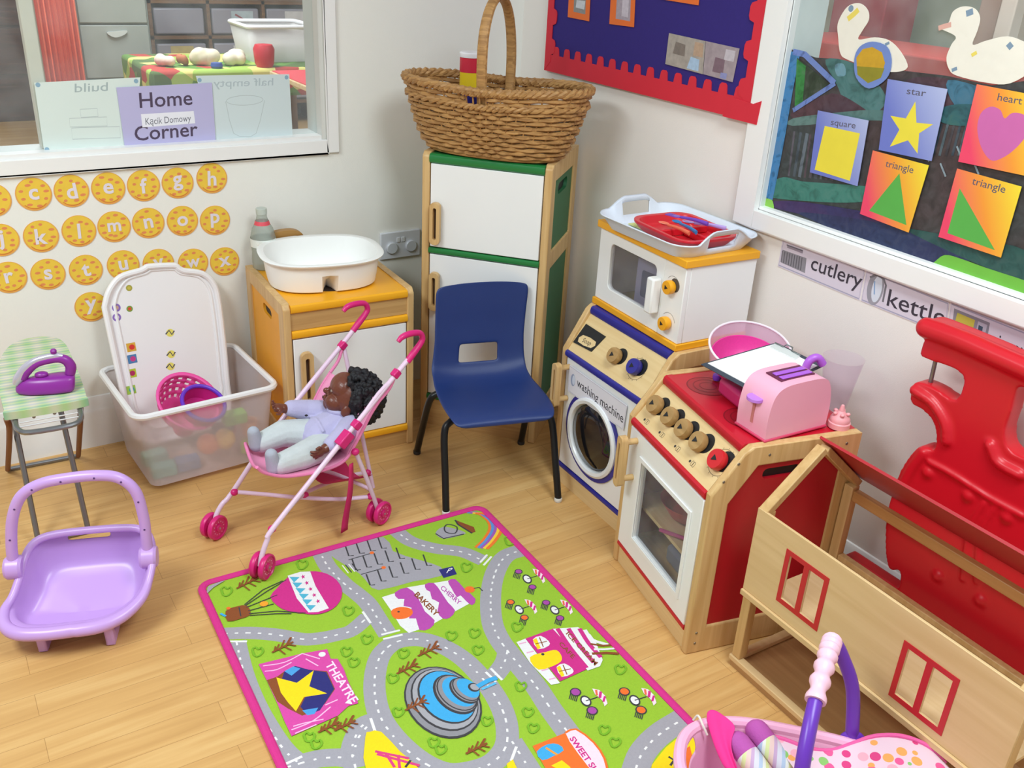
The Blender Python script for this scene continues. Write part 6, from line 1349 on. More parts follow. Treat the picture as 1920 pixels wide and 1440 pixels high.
for path in (near, far):
    mb = MB(); mb.tube([Vector(p) for p in path], rT, TUB, 12, smooth=4); mb.build('long_tube', t)
    mb = MB(); mb.tube(hook(path[-1], 0), [0.009, 0.0095, 0.0085, 0.008, 0.008, 0.0085, 0.008, 0.006], PK, 12, smooth=4); mb.build('hook_handle', t, label='bright pink curved handle')
    v = path[0][1]
    for u, z, r in ((0.262, 0.309 if v == 0 else 0.309, 0.013), (0.300, 0.338, 0.0105), (0.430, 0.446, 0.0095)):
        if v > 0 and u == 0.262: u, z = 0.165, 0.222
        d = Vector((0.78, 0, 0.62)); c = Vector((u, v, z)) if not (v > 0 and u == 0.165) else Vector((0.185, v, 0.243))
        if v > 0 and u == 0.300: continue
        ln = 0.022 if r > 0.012 else 0.011
        mb = MB(); mb.hexa(*[[c + d * s_ * ln + Vector((0, y_, 0)) + Vector((-0.62, 0, 0.78)) * z_ for y_, z_ in ((-r, -r), (r, -r), (r, r), (-r, r))] for s_ in (-1, 1)], PK); mb.build('clamp', t, bevel=0.003, label='bright pink clamp')
def wheelpair(u, v, name='wheel', ang=0.0):
    R0 = 0.034
    for s_ in (-1, 1):
        c = Vector((u + s_ * sin(ang) * 0.012, v + s_ * 0.0135 * cos(ang), R0)); ax = Vector((sin(ang), cos(ang), 0)) * (1 if s_ > 0 else -1)
        mb = MB(); mb.lathe([(0.006, -0.0075), (0.026, -0.0075), (0.032, -0.007), (R0, -0.004), (R0, 0.004), (0.032, 0.007), (0.0285, 0.0072), (0.027, 0.004), (0.011, 0.004), (0.010, 0.008), (0.0, 0.0085)], PK, c, ax, 32)
        w = mb.build(name, t, label='bright pink plastic wheel')
        mb = MB()
        for k in range(12): a = 2 * pi * k / 12; uu = Vector((cos(ang), -sin(ang), 0)); mb.lathe([(0.0014, 0), (0.0014, 0.0006), (0, 0.0007)], P('#F3B7D2', 0.5), c + ax * 0.0042 + uu * 0.0185 * cos(a) + Vector((0, 0, 0.0185 * sin(a))), ax, 6)
        mb.lathe([(0.003, 0), (0.0025, 0.001), (0, 0.0012)], P('#A9A3A8', 0.3, metal=0.7), c + ax * 0.0086, ax, 8)
        mb.build('hub', w)
wheelpair(0.004, 0.004, ang=-0.5); wheelpair(0.0, 0.238, ang=-0.35); wheelpair(0.376, 0.010, ang=-0.25)
mb = MB(); mb.tube([(0.296, 0.0, 0.257), (0.335, 0.002, 0.15), (0.366, 0.008, 0.06), (0.372, 0.010, 0.036)], rT * .9, TUB, 12, smooth=4); mb.build('rear_leg', t)
mb = MB(); mb.tube([(0.433, 0.237, 0.446), (0.443, 0.19, 0.24), (0.452, 0.136, 0.020)], rT * .9, TUB, 12, smooth=4); mb.build('rear_leg', t, label='leg without a wheel')
mb = MB(); mb.tube([(0.298, 0.0, 0.335), (0.372, 0.0, 0.405), (0.432, 0.0, 0.440)], rT * .8, TUB, 10, smooth=3); mb.build('side_brace', t)
mb = MB(); mb.tube([(0.065, 0.234, 0.117), (0.13, 0.18, 0.108), (0.20, 0.12, 0.098), (0.28, 0.055, 0.092), (0.352, 0.012, 0.092)], rT * .85, TUB, 10, smooth=3); mb.build('cross_brace', t)
mb = MB(); mb.tube([(0.040, 0.004, 0.128), (0.13, 0.07, 0.118), (0.22, 0.125, 0.105), (0.36, 0.150, 0.085), (0.442, 0.150, 0.070)], rT * .85, TUB, 10, smooth=3); mb.build('cross_brace', t)
mb = MB(); mb.tube([(0.20, 0.20, 0.18), (0.30, 0.11, 0.14), (0.365, 0.03, 0.10)], rT * .8, TUB, 10, smooth=3); mb.build('cross_brace', t)
for c in ((0.065, 0.232, 0.117), (0.040, 0.006, 0.128), (0.352, 0.014, 0.092), (0.442, 0.148, 0.070), (0.21, 0.118, 0.103), (0.292, -0.004, 0.262)):
    mb = MB(); mb.ball(c, (0.011, 0.010, 0.010), PK); mb.build('joint', t, label='bright pink joint')
# seat sling
sp_ = [(0.012, 0.318), (0.03, 0.296), (0.075, 0.268), (0.122, 0.252), (0.18, 0.240), (0.233, 0.236), (0.270, 0.245), (0.295, 0.272), (0.325, 0.312), (0.352, 0.350), (0.380, 0.380)]
sps = spline([Vector((a, 0, b)) for a, b in sp_], 4)
rows_ = []
for i, p in enumerate(sps):
    r_ = []
    for j in range(17):
        w = j / 16; sag = 0.020 * (4 * w * (1 - w)) * (1 if i < 26 else 0.6); g_ = max(0.0, 1 - (p.x - 0.012) / 0.16) if i < 20 else 0.0; r_.append(Vector((p.x + sag * (0.0 if i < 24 else 1.2) + 0.078 * w * g_, 0.006 + 0.222 * w - 0.03 * w * g_, p.z - sag - 0.045 * w * g_)))
    rows_.append(r_)
mb = MB(); mb.grid(rows_, FAB); mb.build('seat_sling', t, solid=0.0025, solid_off=-1)
mb = MB(); mb.tube([r[0] for r in rows_], 0.0042, P('#EE84B4', 0.6), 8); mb.build('seat_piping', t)
mb = MB(); mb.tube([r[-1] for r in rows_], 0.0042, P('#EE84B4', 0.6), 8); mb.build('seat_piping', t)
for k_, e_ in ((0, (0.430, 0.002, 0.440)), (-1, (0.428, 0.235, 0.440))): mb = MB(); mb.tube([rows_[-1][k_], rows_[-1][k_].lerp(Vector(e_), 0.5) + Vector((0.006, 0, -0.004)), Vector(e_)], 0.0045, P('#EE84B4', 0.6), 8, smooth=4); mb.build('seat_strap', t)
mb = MB(); mb.tube([r for r in rows_[0]], 0.0042, P('#EE84B4', 0.6), 8); mb.build('seat_piping', t)
mb = MB(); q = [[Vector((0.25 + 0.13 * i / 6, 0.03 + 0.17 * j / 6, 0.175 - 0.045 * sin(pi * j / 6) - 0.03 * i / 6)) for j in range(7)] for i in range(7)]; mb.grid(q, FABD); mb.build('under_basket', t, solid=0.003, subsurf=1, label='crimson cloth basket under the seat')
mb = MB(); q = []
for i in range(14):
    f_ = i / 13; u = 0.277 - 0.024 * f_; z = 0.232 - 0.205 * f_; v = -0.006 - 0.006 * sin(f_ * 5); w = 0.0075 + 0.0045 * f_; q.append([Vector((u - w, v, z)), Vector((u + w, v + 0.003, z))])
mb.grid(q, FABD); mb.build('strap', t, solid=0.002, label='dangling pink strap')

# ---- doll in the pushchair
t = thing_f('baby_doll', 'baby doll with dark curly hair, lilac jumper and pale trousers lying in the pushchair', 'doll', sf)
SK = P('#6E3A2A', 0.30, 0.06, 30, spec=0.5); Cc = Vector((0.366, 0.118, 0.353)); F_ = Vector((-0.70, 0.56, 0.43)).normalized(); U_ = Vector((0.34, -0.22, 0.93)); U_ = (U_ - F_ * U_.dot(F_)).normalized(); V_ = F_.cross(U_)
Rh = Matrix((F_, V_, U_)).transposed()
HS = 1.14
def H(f, v, u): return Cc + (F_ * f + V_ * v + U_ * u) * HS
mb = MB()
mb.ball(H(-0.006, 0, 0.004), (0.0616, 0.0559, 0.0616), SK, Rh, 30, 20)
mb.ball(H(0.022, 0, 0.018), (0.0388, 0.0456, 0.0388), SK, Rh, 24, 16)
for s_ in (-1, 1):
    mb.ball(H(0.028, 0.021 * s_, -0.020), (0.0285, 0.0251, 0.0251), SK, Rh); mb.ball(H(0.0, 0.047 * s_, -0.020), (0.0125, 0.0057, 0.0160), SK, Rh); mb.ball(H(0.047, 0.008 * s_, -0.012), (0.0068, 0.0057, 0.0057), SK, Rh)
mb.ball(H(0.030, 0, -0.036), (0.0251, 0.0251, 0.0194), SK, Rh); mb.ball(H(0.054, 0, -0.009), (0.0114, 0.0074, 0.0091), SK, Rh); mb.ball(H(0.048, 0, 0.0), (0.0080, 0.0057, 0.0114), SK, Rh)
mb.ball(H(0.049, 0, -0.0245), (0.0091, 0.0137, 0.0046), SK, Rh); mb.ball(H(0.048, 0, -0.0305), (0.0085, 0.0114, 0.0046), SK, Rh)
mb.cap(H(-0.012, 0, -0.03), Vector((0.335, 0.118, 0.288)), 0.024, 0.026, SK)
mb.cap((0.335, 0.118, 0.285), (0.275, 0.118, 0.265), 0.032, 0.036, SK)
def hand(mb, w, d, side, s=1.0):
    """w wrist, d direction, side = palm sideways vector"""
    w = Vector(w); d = Vector(d).normalized(); side = Vector(side).normalized(); nn = d.cross(side)
    mb.cap(w - d * 0.012, w + d * 0.006, 0.011 * s, 0.011 * s, SK); pc_ = w + d * 0.016 * s
    mb.ball(pc_, (0.014 * s, 0.0135 * s, 0.0085 * s), SK, Matrix((d, side, nn)).transposed())
    for k, ln in zip((-1.5, -0.5, 0.5, 1.5), (0.013, 0.0155, 0.015, 0.012)):
        a = pc_ + d * 0.009 * s + side * k * 0.0066 * s; b = a + d * ln * 0.6 * s - nn * 0.002 * s + side * k * 0.0015; c = b + d * ln * 0.35 * s - nn * 0.006 * s
        mb.cap(a, b, 0.0036 * s, 0.0034 * s, SK, 10); mb.cap(b, c, 0.0034 * s, 0.0028 * s, SK, 10)
    a = pc_ - side * 0.010 * s; b = a + (d * 0.5 - side).normalized() * 0.010 * s; c = b + (d - side * 0.3).normalized() * 0.008 * s
    mb.cap(a, b, 0.0042 * s, 0.0038 * s, SK, 10); mb.cap(b, c, 0.0038 * s, 0.003 * s, SK, 10)
mb.cap((0.330, 0.065, 0.295), (0.285, 0.038, 0.295), 0.018, 0.015, SK); mb.cap((0.285, 0.038, 0.295), (0.232, 0.030, 0.285), 0.015, 0.010, SK)
mb.cap((0.318, 0.170, 0.302), (0.275, 0.192, 0.312), 0.018, 0.015, SK); mb.cap((0.275, 0.192, 0.312), (0.222, 0.200, 0.330), 0.015, 0.010, SK)
hand(mb, (0.226, 0.030, 0.284), (-1, 0, -0.35), (0.15, 0.35, -0.9), 1.15); hand(mb, (0.214, 0.200, 0.333), (-1, 0.0, 0.45), (0.3, 0.9, 0.4), 1.15)
mb.build('body', t, remesh=0.0015, smoothit=2)
for s_ in (-1, 1):
    mb = MB(); mb.ball(H(0.0465, 0.0175 * s_, 0.004), (0.0052, 0.0080, 0.0048), P('#8E7A70', 0.15), Rh, 16, 10); e_ = mb.build('eye', t)
    mb = MB(); mb.ball(H(0.0495, 0.0175 * s_, 0.0035), (0.0026, 0.0042, 0.0040), P('#2A1410', 0.1), Rh, 12, 8); mb.build('iris', e_)
mb = MB(); mb.ball(H(0.0568, 0, -0.0275), (0.0018, 0.010, 0.0014), P('#3E1A16', 0.5), Rh); mb.build('mouth_line', t)
HAIR = P('#121016', 0.65, 0.3, 60, 0.5, 300)
mb = MB(); rh = random.Random(5); k = 0
while k < 760:
    d = Vector((rh.gauss(0, 1), rh.gauss(0, 1), rh.gauss(0, 1))).normalized()
    f_, v_, u_ = d
    lim = 0.20 + (0.30 if u_ > 0.6 else 0) - (0.35 if u_ < 0.0 else 0)
    if f_ > lim or (u_ < -0.75 and f_ > -0.6): continue
    if abs(v_) > 0.75 and u_ < 0.15 and f_ > -0.2: continue
    R0 = 0.064 + rh.uniform(0, 0.016); c = H(-0.010, 0, 0.003) + (F_ * f_ * 1.05 + V_ * v_ * 0.92 + U_ * u_) * R0
    r = rh.uniform(0.006, 0.0095); a1 = rh.uniform(0, 6.28); mb.ball(c, (r, r * .8, r * .7), HAIR, Euler((a1, a1 * 2, a1 * 3)).to_matrix(), 8, 6); k += 1
mb.ball(H(-0.014, 0, 0.006), (0.064, 0.058, 0.064), HAIR, Rh, 24, 16)
for f_, u_, r in ((0.012, 0.068, 0.011), (0.024, 0.064, 0.010), (-0.004, 0.072, 0.010), (-0.074, 0.020, 0.011), (-0.070, -0.02, 0.011)): mb.ball(H(f_, 0.0, u_), r, HAIR, None, 10, 8)
hair = mb.build('curly_hair', t, remesh=0.0019, smoothit=0)
JUM = P('#B8B2D4', 0.9, 0.05, 40, 0.35, 250, sheen=0.3)
mb = MB(); mb.cap((0.338, 0.118, 0.284), (0.268, 0.118, 0.262), 0.048, 0.058, JUM); mb.cap((0.330, 0.082, 0.290), (0.322, 0.155, 0.292), 0.030, 0.030, JUM)
mb.cap((0.330, 0.068, 0.296), (0.287, 0.040, 0.296), 0.031, 0.028, JUM); mb.cap((0.287, 0.040, 0.296), (0.243, 0.031, 0.287), 0.028, 0.022, JUM)
mb.cap((0.318, 0.168, 0.302), (0.275, 0.192, 0.312), 0.032, 0.029, JUM); mb.cap((0.275, 0.192, 0.312), (0.233, 0.199, 0.328), 0.029, 0.023, JUM)
for i in range(7):
    a = rh.uniform(0, 1); mb.tube([(0.25 + 0.02 * i, 0.075 + 0.008 * i, 0.302 - .002 * i), (0.258 + 0.02 * i, 0.12, 0.318 - .003 * i), (0.268 + 0.018 * i, 0.16, 0.304)], 0.0045, JUM, 8, smooth=4)
mb.build('jumper', t, remesh=0.0024, smoothit=5)
mb = MB(); mb.tube([(0.338, 0.090, 0.318), (0.316, 0.100, 0.326), (0.304, 0.120, 0.328), (0.314, 0.142, 0.326), (0.335, 0.150, 0.318)], 0.0065, JUM, 10, smooth=5); mb.build('collar', t)
TRO = P('#C6CBCC', 0.9, 0.09, 40, 0.35, 200)
mb = MB(); mb.cap((0.265, 0.100, 0.258), (0.262, 0.138, 0.260), 0.046, 0.046, TRO)
mb.cap((0.255, 0.085, 0.256), (0.175, 0.066, 0.262), 0.041, 0.036, TRO); mb.cap((0.175, 0.066, 0.262), (0.105, 0.058, 0.268), 0.036, 0.028, TRO)
mb.cap((0.250, 0.150, 0.266), (0.185, 0.168, 0.282), 0.041, 0.036, TRO); mb.cap((0.185, 0.168, 0.282), (0.125, 0.170, 0.276), 0.036, 0.028, TRO)
mb.build('trousers', t, remesh=0.0024, smoothit=5)
for v_, u0, z0 in ((0.058, 0.092, 0.270), (0.170, 0.110, 0.280)):
    mb = MB(); SO = P('#A9ADB9', 0.9, 0.05, 60, 0.3, 300); mb.cap((u0 + 0.012, v_, z0 - 0.004), (u0 - 0.004, v_, z0 - 0.004), 0.021, 0.019, SO); mb.cap((u0 - 0.004, v_, z0 - 0.004), (u0 - 0.010, v_, z0 + 0.034), 0.020, 0.016, SO); mb.build('sock', t, remesh=0.002, smoothit=3, label='blue grey sock')
mb = MB(); mb.box((0.246, 0.150, 0.3185), (0.252, 0.156, 0.3215), M_BLACK); mb.build('button', t, label='dark button')

# ================================================================== PINK DOLL CARRIER at the lower right
cc_ = Frame((1.115, 0.695, 0.0), -45)      # x = long axis, y = towards the dolls house
t = thing_f('pink_doll_carrier', 'pink plastic doll carrier with a purple carry handle at the lower right', 'doll carrier', cc_)
PKC = P('#F4B4D2', 0.30, 0.02, 6)
NR = 96
def cring(A_, B_, z, lift=0.0, n=2.4, cx=0.0):
    o = []
    for i in range(NR):
        a = 2 * pi * i / NR; c, s_ = cos(a), sin(a); r = (abs(c / A_) ** n + abs(s_ / B_) ** n) ** (-1 / n); x = r * c + cx; o.append(Vector((x, r * s_, z + lift * (x / A_) ** 2)))
    return o
rg = [cring(.215, .130, .178, .018), cring(.207, .123, .176, .018), cring(.196, .112, .150, .012), cring(.180, .100, .090, .004), cring(.150, .082, .050), cring(.10, .055, .040), cring(.03, .02, .038)]
mb = MB(); vs = [v for r in rg for v in r]; fs = []
for i in range(len(rg) - 1):
    for k in range(NR):
        p = rg[i][k]
        if i == 1 and p.x < -0.165 and abs(p.y) < 0.06: continue
        fs.append((i * NR + k, i * NR + (k + 1) % NR, (i + 1) * NR + (k + 1) % NR, (i + 1) * NR + k))
mb.add(vs, fs, PKC); mb.add(rg[-1], [tuple(range(NR))], PKC); mb.build('shell', t, solid=0.004, subsurf=1)
mb = MB(); mb.tube([p + Vector((0, 0, -0.006)) for p in rg[0]], 0.0115, PKC, 10, closed=True); mb.build('rolled_rim', t)
for y in (-0.05, 0.05): mb = MB(); mb.tube([(-0.15, y, 0.055), (-0.08, y, 0.016), (0, y, 0.010), (0.08, y, 0.016), (0.15, y, 0.055)], 0.010, PKC, 10, smooth=5); mb.build('rocker', t)
VIO = P('#6B34B4', 0.32, 0.04, 8); 
def cl(p): return cc_.L(Vector(p))
hw = [cl((1.284, 0.722, 0.165)), cl((1.278, 0.745, 0.28)), cl((1.262, 0.772, 0.345)), cl((1.243, 0.784, 0.380)), cl((1.215, 0.770, 0.393)), cl((1.180, 0.749, 0.396)), cl((1.119, 0.712, 0.386)), cl((1.060, 0.672, 0.350)), cl((1.028, 0.645, 0.29)), cl((1.018, 0.62, 0.165))]
hs = spline(hw, 6); mb = MB(); mb.tube(hs, 0.0125, VIO, 12); ho = mb.build('carry_handle', t, label='purple handle')
mb = MB(); seg_ = hs[21:39]; n_ = len(seg_) - 1
gr = [];
pts_g = spline(seg_, 3); mb.tube(pts_g, [0.0155 + 0.0028 * sin(i * 2 * pi * 6.5 / len(pts_g)) for i in range(len(pts_g))], P('#F6C6DA', 0.4), 14); mb.build('hand_grip', ho, label='pale pink ribbed grip')
for p in (hw[0], hw[-1]): mb = MB(); mb.ball(p + Vector((0, 0, 0.0)), (0.026, 0.012, 0.030), VIO); mb.build('handle_foot', ho)
# sock doll in the carrier
t = thing_f('soft_doll', 'soft doll with purple and striped socks under a blanket in the pink carrier', 'doll', cc_)
m_, nt, b_, o_ = newmat('striped_sock'); N = nt.nodes.new; L = nt.links.new
tc = N('ShaderNodeTexCoord'); sx = N('ShaderNodeSeparateXYZ'); L(tc.outputs['Object'], sx.inputs[0]); ml = N('ShaderNodeMath'); ml.operation = 'MULTIPLY'; ml.inputs[1].default_value = 24; L(sx.outputs['X'], ml.inputs[0]); fr_ = N('ShaderNodeMath'); fr_.operation = 'FRACT'; L(ml.outputs[0], fr_.inputs[0])
cr = N('ShaderNodeValToRGB'); cr.color_ramp.interpolation = 'CONSTANT'; e = cr.color_ramp.elements; e[0].color = lin('#DAD6E2'); e[1].position = 0.85; e[1].color = lin('#C9A6C8')
for p_, c_ in ((0.2, '#B6C6DE'), (0.36, '#E6E6DE'), (0.5, '#D9DFA0'), (0.66, '#E8C6C0')): kk = e.new(p_); kk.color = lin(c_)
L(fr_.outputs[0], cr.inputs[0]); L(cr.outputs[0], b_.inputs['Base Color']); b_.inputs['Roughness'].default_value = 0.9
PUS = P('#B854A6', 0.9, 0.06, 60, 0.3, 300)
for i, (px, py, qx, qy) in enumerate(((1384, 1394, 1436, 1462), (1420, 1372, 1470, 1438))):
    a = cc_.L(Z(px, py, 0.180)); b = cc_.L(Z(qx, qy, 0.160))
    mb = MB(); mb.cap(a, a.lerp(b, 0.32), 0.0225, 0.0225, PUS); so = mb.build('sock', t, subsurf=0, label='purple sock toe')
    mb = MB(); mb.cap(a.lerp(b, 0.33), b, 0.0227, 0.0220, m_); mb.build('striped_leg', so, label='striped sock')
mb = MB(); mb.cap(cc_.L((1.17, 0.645, 0.135)), cc_.L((1.22, 0.60, 0.125)), 0.05, 0.05, P('#F2D6DC', 0.9)); mb.build('body', t)
HOT = P('#EC2F8C', 0.8, 0.06, 20, 0.2, 120)
mb = MB(); q = []
cl_px = [[(1321, 1334), (1336, 1326), (1354, 1338), (1386, 1362)], [(1328, 1366), (1342, 1358), (1356, 1366), (1372, 1380)], [(1340, 1404), (1352, 1398), (1362, 1402), (1370, 1410)], [(1360, 1448), (1370, 1442), (1379, 1444), (1388, 1450)]]
for r_, zz in zip(cl_px, (0.205, 0.195, 0.182, 0.165)): q.append([cc_.L(Z(x, y, zz + dz)) for (x, y), dz in zip(r_, (-0.004, 0.006, -0.002, 0.004))])
mb.grid(q, HOT); mb.build('pink_garment', solid=0.004, subsurf=2, loc=tuple(cc_.o), rotz=cc_.deg, cat='doll clothes', label='hot pink cloth hanging over the left end of the pink carrier')
m_, nt, b_, o_ = newmat('fruit_print'); N = nt.nodes.new; L = nt.links.new
tc = N('ShaderNodeTexCoord'); vo = N('ShaderNodeTexVoronoi'); vo.inputs['Scale'].default_value = 42; vo.inputs['Randomness'].default_value = 0.8; L(tc.outputs['Object'], vo.inputs['Vector'])
th = N('ShaderNodeMath'); th.operation = 'LESS_THAN'; th.inputs[1].default_value = 0.40; L(vo.outputs['Distance'], th.inputs[0]); sp = N('ShaderNodeSeparateColor'); L(vo.outputs['Color'], sp.inputs[0])
cr = N('ShaderNodeValToRGB'); cr.color_ramp.interpolation = 'CONSTANT'; e = cr.color_ramp.elements; e[0].color = lin('#E85A92'); e[1].position = 0.8; e[1].color = lin('#8CBF6A')
for p_, c_ in ((0.25, '#EFA45A'), (0.45, '#D8407E'), (0.62, '#F0A8B8')): kk = e.new(p_); kk.color = lin(c_)
L(sp.outputs[0], cr.inputs[0]); mx = N('ShaderNodeMix'); mx.data_type = 'RGBA'; mx.inputs[6].default_value = lin('#E8C6D4'); L(cr.outputs[0], mx.inputs[7]); L(th.outputs[0], mx.inputs[0]); L(mx.outputs[2], b_.inputs['Base Color']); b_.inputs['Roughness'].default_value = 0.9
t = thing_f('doll_blanket', 'pale pink fruit printed blanket with a pink edge over the pink carrier', 'blanket', cc_)
edge_px = [(1437, 1378), (1470, 1394), (1515, 1407), (1560, 1402), (1600, 1388), (1640, 1382), (1690, 1388), (1740, 1402), (1775, 1425)]
ez_ = [0.178, 0.176, 0.180, 0.188, 0.196, 0.200, 0.203, 0.203, 0.200]
top_ = [cc_.L(Z(x, y, z)) for (x, y), z in zip(edge_px, ez_)]; dv = Vector((0.10, -0.16, 0)); q = []
for k in range(9):
    f_ = k / 8; q.append([p + dv * f_ * (1.0) + Vector((0, 0, 0.010 * sin(i * 1.3 + f_ * 3) + (0.0 if f_ < .2 else -0.01 * f_))) for i, p in enumerate(top_)])
mb = MB(); mb.grid(q, m_); mb.build('blanket_cloth', t, solid=0.004, subsurf=2)
mb = MB(); mb.tube(spline(q[0], 4), 0.0042, P('#EA5FA0', 0.8), 8); mb.build('blanket_edge', t, label='pink edging')
mb = MB(); mb.tube([cc_.L(Z(1300, 1350, 0.19)), cc_.L(Z(1309, 1342, 0.205)), cc_.L(Z(1318, 1360, 0.2)), cc_.L(Z(1326, 1378, 0.185))], 0.0022, P('#E3DAD0', 0.8), 8, smooth=4); mb.build('white_string', loc=tuple(cc_.o), rotz=cc_.deg, cat='string', label='short white string tied to the end of the pink carrier')

# ================================================================== RUG
rg_ = Frame((0.392, 1.972), -1.35)     # x across, -y down the rug
RW2, RL2 = 0.812, 1.20
t = thing_f('play_rug', 'green road map play rug with a bright pink border', 'rug', rg_)
GRS = P('#98BF30', 0.95, 0.10, 220, 0.4, 700); BOR = P('#D42E86', 0.9, 0.06, 120, 0.4, 500)
RH = 0.006
ro = rrect(0.004, -RL2 + .004, RW2 - .004, -0.004, 0.03, 6)
mb = MB(); mb.prism(ro, XY, 0.0, RH, GRS)
A = Art(mb, lambda x, y: (rg_.t(x, y, RH).x, rg_.t(x, y, RH).y), lambda u, v, h: Vector((u, v, h)), RH, 0.000008)
def a3(x, y): return (x / 3, 960 + y / 3)
def b3(x, y): return (640 + x / 3, 960 + y / 3)
def AA(*q): return [a3(*p) for p in q]
def BB(*q): return [b3(*p) for p in q]
def C(h, v=0.08): return P(h, 0.95, v, 200, 0.3, 700)
ROAD = C('#A29EA6'); WHT = C('#E9E6E6'); BRN = C('#8A4A22'); OUT = C('#3E3C40'); LAW = C('#78B024')
MAG = C('#CE2A86'); PUR2 = C('#B84AA8'); ORG = C('#F0702A'); YLW = C('#F6D312'); BLU = C('#3FA6DE'); NAV = C('#2A2A72')
roads = [(BB((-125, 215), (-72, 312), (15, 402), (84, 456), (150, 515), (205, 600), (262, 690)), .045), (BB((300, 100), (390, 165), (530, 205), (680, 225), (800, 275)), .045),
         (BB((1040, 210), (930, 245), (870, 330), (842, 450), (845, 600), (880, 700), (950, 800), (1080, 960), (1180, 1110), (1290, 1260), (1420, 1440), (1500, 1560)), .052),
         (BB((935, 780), (915, 850), (860, 925)), .045), (AA((1250, 685), (1400, 680), (1550, 690), (1700, 715), (1800, 710), (1900, 690)) + BB((60, 665), (150, 590)), .042),
         (AA((1330, 730), (1370, 900), (1430, 1060), (1510, 1210), (1600, 1340), (1690, 1420)), .042), (AA((1600, 1440), (1780, 1390), (1900, 1380)) + BB((60, 1380), (90, 1280), (150, 1200)), .045),
         (BB((80, 1440), (60, 1330), (110, 1210), (190, 1170)), .045), (BB((960, 1290), (1010, 1370), (1080, 1480)), .045), (BB((1640, 1500), (1690, 1360), (1790, 1250), (1930, 1160)), .055)]
for q, w in roads: A.line(q, w, ROAD, sm=5)
ringp = BB((400, 715), (300, 735), (225, 800), (192, 900), (188, 1020), (215, 1140), (275, 1240), (370, 1340), (480, 1420), (600, 1465), (730, 1455), (850, 1410), (925, 1320), (932, 1210), (905, 1110), (850, 1010), (780, 920), (690, 830), (590, 765), (490, 725))
A.line(ringp, .048, ROAD, sm=4, closed=True)
for q, w in roads: A.line(q, .0045, WHT, sm=5, dash=(.014, .012))
A.line(ringp, .0045, WHT, sm=4, closed=True, dash=(.014, .012))
for q in ([(780, 285), (820, 240)], [(800, 300), (845, 250)], [(225, 690), (330, 665)], [(235, 715), (345, 690)], [(120, 560), (165, 625)], [(840, 880), (905, 945)], [(812, 900), (870, 955)], [(165, 1160), (190, 1235)], [(985, 1320), (955, 1400)]): A.line(BB(*q), .006, WHT)
A.line(AA((1280, 728), (1390, 728)), .006, WHT); A.line(AA((1590, 1425), (1700, 1375)), .006, WHT)
# car park
A.poly(BB((-60, 200), (235, 140), (290, 220), (440, 270), (560, 310), (560, 360), (400, 392), (210, 440), (150, 400), (100, 345), (-40, 260)), ROAD, sm=2)
for (x0, y0, n, dx, dy) in ((20, 185, 4, 62, -14), (60, 265, 5, 62, -16), (140, 350, 6, 64, -22)):
    for i in range(n): x = x0 + i * dx; y = y0 + i * dy; A.line(BB((x, y), (x + 22, y + 62), (x + 50, y + 60)), .004, OUT)
A.line(BB((40, 270), (170, 232)), .003, OUT); A.line(BB((110, 352), (240, 315)), .003, OUT)
A.disc(b3(172, 230), .006, ORG); A.disc(b3(238, 313), .006, ORG)
A.poly(BB((548, 325), (628, 305), (650, 350), (575, 372)), NAV); A.text('P', b3(590, 345), b3(615, 338), b3(605, 318), WHT)
for i in range(4): A.line(BB((5 + i * 18, 300 - i * 3), (40 + i * 18, 345 - i * 4)), .003, OUT if i % 2 else WHT)
# well and rainbow
A.poly(BB((530, 120), (570, 85), (640, 95), (700, 120), (640, 140), (570, 150)), ROAD, sm=3); A.line(BB((580, 88), (600, 70), (650, 85), (640, 120), (590, 115)), .004, OUT, sm=3, closed=True); A.poly(BB((640, 45), (745, 85), (755, 112), (730, 120), (650, 70)), BRN); A.line(BB((640, 45), (655, 70), (735, 120)), .005, OUT); A.line(BB((530, 122), (575, 150), (690, 125)), .004, OUT)
arc = [(690, 5), (760, 10), (820, 50), (835, 100), (800, 160), (755, 205)]
for k, c in enumerate(('#F07A2A', '#5C8FCF', '#A058B0', '#F5C83A', '#F07A2A')): A.line(BB(*[(x + k * 16, y + k * 2 - 4) for x, y in arc]), .009, C(c), sm=5)
# bakery
A.poly(BB((228, 480), (300, 458), (370, 425), (490, 405), (520, 400), (640, 380), (660, 410), (700, 440), (750, 500), (640, 560), (500, 640), (380, 682), (330, 640), (290, 570)), WHT)
A.poly(BB((300, 455), (370, 425), (430, 480), (470, 560), (525, 610), (500, 655), (440, 665), (420, 600), (380, 600), (395, 540), (350, 530), (355, 490), (320, 490)), PUR2, sm=2)
A.poly(BB((470, 408), (520, 400), (560, 450), (600, 510), (640, 555), (610, 595), (570, 600), (540, 560), (550, 510), (510, 490), (500, 450), (480, 440)), PUR2, sm=2)
A.poly(BB((600, 390), (640, 378), (690, 430), (755, 490), (735, 525), (700, 500), (670, 470), (650, 480), (620, 430)), PUR2, sm=2)
A.text('BAKERY', b3(408, 468), b3(532, 590), b3(432, 448), BRN, bold=.03); A.text('CHERRY', b3(556, 432), b3(662, 525), b3(572, 412), PUR2, bold=.02)
A.poly(BB((280, 558), (330, 535), (390, 545), (400, 575), (360, 600), (300, 600)), ORG, sm=3); A.disc(b3(322, 562), .003, OUT); A.disc(b3(722, 437), .013, ORG); A.line(BB((745, 430), (775, 425), (795, 445)), .003, OUT)
